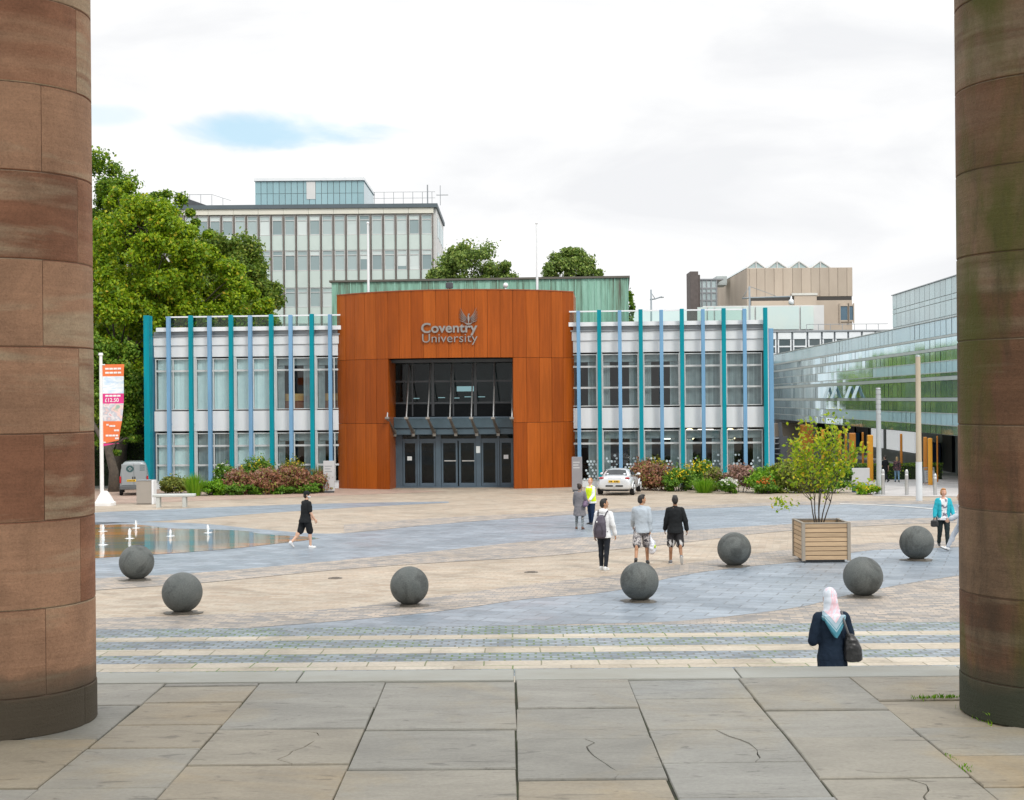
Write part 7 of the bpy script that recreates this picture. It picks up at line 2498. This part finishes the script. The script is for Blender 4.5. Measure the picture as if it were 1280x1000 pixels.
# glazing proud of the cabin skin
def strip(quad, name, m, parent, th=.012, n=6):
    t = MB()
    a, b, c_, d = [Vector(q) for q in quad]
    vs = []
    for i in range(n + 1):
        for j in range(n + 1):
            s, r = i / n, j / n
            q = (a * (1 - s) + b * s) * (1 - r) + (d * (1 - s) + c_ * s) * r
            q = q + Vector((0, -.035 * math.sin(math.pi * s), .03 * math.sin(math.pi * s)))
            vs.append(q)
    t.add(vs, [(i * (n + 1) + j, (i + 1) * (n + 1) + j, (i + 1) * (n + 1) + j + 1, i * (n + 1) + j + 1) for i in range(n) for j in range(n)])
    return t.build(name, m, parent, True)
strip([(-.52, .50, .905), (.52, .50, .905), (.42, .80, 1.125), (-.42, .80, 1.125)], 'rear_window', m_cgl, car)
for s in (-1, 1):
    t = MB(); t.add([(s * .705, .78, .90), (s * .705, 1.98, .86), (s * .565, 1.72, 1.09), (s * .575, 1.02, 1.12)], [(0, 1, 2, 3)]); t.build('side_window', m_cgl, car)
    t = MB(); t.ell((s * .60, .045, .80), (.13, .055, .042), 14, 8); tl_ = t.build('tail_lamp', m_tail, car, True)
    t = MB(); t.ell((s * .70, .07, .815), (.045, .05, .03), 12, 7); t.build('lens', mat('clear_lens', (.6, .6, .62), None, 3, .1) if s < 0 else bpy.data.materials['clear_lens'], tl_, True)
    t = MB(); t.ell((s * .86, 1.85, .90), (.10, .07, .06), 14, 9); t.tube([(s * .70, 1.85, .84), (s * .82, 1.85, .88)], .025, 6); t.build('wing_mirror', m_sil, car, True)
    t = MB(); t.box(s * .812 - .006, s * .812 + .006, 1.05, 2.0, .30, .315); t.box(s * .808 - .006, s * .808 + .006, 1.05, 1.062, .32, .80); t.box(s * .808 - .006, s * .808 + .006, 1.99, 2.0, .32, .80); dr_ = t.build('door', m_greym, car)
    t = MB(); t.bbox(s * .82 - .015, s * .82 + .015, 1.12, 1.30, .68, .71, .006); t.build('handle', m_sil, dr_)
    for y in (.62, 2.75):
        t = MB(Matrix.Translation((s * .745, y, .295)) @ Matrix.Rotation(math.pi / 2, 4, 'Y'))
        t.loft([((0, 0, -.10), .27, .27), ((0, 0, -.085), .295, .295), ((0, 0, .085), .295, .295), ((0, 0, .10), .27, .27)], 28)
        wl_ = t.build('wheel', m_tyre, car, True, 30)
        t = MB(Matrix.Translation((s * .745, y, .295)) @ Matrix.Rotation(math.pi / 2 * 1, 4, 'Y'))
        z = .102 * s
        for i in range(6):
            a = i * math.pi / 3
            t.tube([(.04 * math.cos(a), .04 * math.sin(a), z), (.19 * math.cos(a), .19 * math.sin(a), z)], [.035, .028], 6)
        t.loft([((0, 0, z - .01), .06, .06), ((0, 0, z + .012 * s), .05, .05)], 14)
        pts = [(.195 * math.cos(i * math.pi / 12), .195 * math.sin(i * math.pi / 12), z) for i in range(25)]
        t.tube(pts, .018, 6, False)
        t.build('rim', m_rim, wl_, True)
        t = MB()      # arch lip
        pts = [(s * .80, y + .335 * math.cos(i * math.pi / 12), .295 + .335 * math.sin(i * math.pi / 12)) for i in range(13)]
        t.tube(pts, .03, 6); t.build('arch', m_sil, car, True)
t = MB(); t.bbox(-.26, .26, -.052, -.03, .595, .70, .006); pl2 = t.build('number_plate', m_plate, car)
t = MB()
for i in range(6):
    if i != 2: t.box(-.21 + i * .072, -.165 + i * .072, -.057, -.052, .615, .68)
t.build('plate_characters', m_black, pl2)
t = MB(); t.bbox(-.40, -.06, -.045, .05, .41, .475, .012); t.bbox(.06, .40, -.045, .05, .41, .475, .012); t.build('rear_grille', m_black, car)
t = MB(); t.add([(-.055, -.05, .38), (.055, -.05, .38), (.0, -.05, .475), (-.055, .0, .38), (.055, .0, .38), (0, .0, .475)], [(0, 1, 2), (3, 5, 4), (0, 3, 4, 1), (1, 4, 5, 2), (2, 5, 3, 0)]); t.build('exhaust_finisher', m_stain, car)
t = MB(); t.bbox(-.62, .62, .05, .5, .20, .27, .02); t.build('underbody', m_tyre, car)
t = MB(); t.bbox(-.30, .30, .005, .02, .755, .80, .004); t.build('boot_seam', m_greym, car)
t = MB(); t.bbox(.22, .40, .735, .75, .99, 1.04, .004); t.build('window_sticker', m_trim, car)
# ================================================================ white van under the trees
p = at(166.5, 80.0)
van = thing('parked_van', 'pale grey van with round dark emblem parked under the trees behind the taupe cabinet', 'van', p, R(14))
m_van = paint('van_paint', (.27, .30, .315), (.24, .27, .285), .35, .1)
hull([(0, .76, .42, 1.0, 1.92, .66), (.06, .81, .36, 1.0, 1.98, .70), (.5, .83, .32, 1.0, 2.0, .70), (2.2, .83, .32, 1.0, 2.0, .70), (2.9, .83, .32, 1.0, 1.75, .66), (3.3, .82, .32, .95, 1.15, .66), (4.0, .76, .34, .8, .95, .6), (4.15, .6, .4, .7, .8, .5)], 'body', m_van, van)
for s in (-1, 1):
    t = MB(); t.bbox(min(s * .012, s * .70), max(s * .012, s * .70), -.035, .02, .62, 1.86, .02); dr_ = t.build('rear_door', m_van, van)
    t = MB(); t.bbox(s * .06 - .03, s * .06 + .03, -.06, -.036, .98, 1.12, .01); t.build('handle', m_tyre, dr_)
    t = MB(); t.bbox(s * .765 - .045, s * .765 + .045, -.03, .05, .75, 1.15, .012); t.build('tail_lamp', m_tail, van)
    for y in (.7, 3.3):
        t = MB(Matrix.Translation((s * .74, y, .31)) @ Matrix.Rotation(math.pi / 2, 4, 'Y'))
        t.loft([((0, 0, -.10), .28, .28), ((0, 0, -.08), .31, .31), ((0, 0, .08), .31, .31), ((0, 0, .10), .28, .28)], 24)
        t.build('wheel', m_tyre, van, True, 30)
t = MB(); t.bbox(-.80, .80, -.10, .10, .36, .60, .04); t.build('bumper', mat('bumper_plastic', (.09, .10, .105), None, 3, .6), van)
t = MB(); t.bbox(-.40, .12, -.055, -.036, .83, .95, .005); vp = t.build('number_plate', m_plate, van)
t = MB()
for i in range(6): t.box(-.36 + i * .075, -.315 + i * .075, -.06, -.055, .855, .925)
t.build('plate_characters', m_black, vp)
m_emb = mat('emblem_green', (.03, .085, .09), None, 3, .5)
t = MB(Matrix.Translation((-.22, -.037, 1.58)))
t.wallprism([(.22 * math.cos(i * math.pi / 14), .20 * math.sin(i * math.pi / 14)) for i in range(28)], -.008, 0)
vo = t.build('emblem', m_emb, van)
t = MB(Matrix.Translation((-.22, -.046, 1.58)))
for dx, dz in ((0, .07), (0, -.07), (-.07, 0), (.07, 0)):
    t.wallprism([(dx - .055, dz), (dx, dz - .045), (dx + .055, dz), (dx, dz + .045)], -.004, 0)
t.build('emblem_diamonds', m_van, vo)
t = MB()
for z in (1.74, 1.62, 1.5): t.box(.34, .62, -.042, -.036, z - .02, z + .02)
t.build('print_lines', m_emb, van)
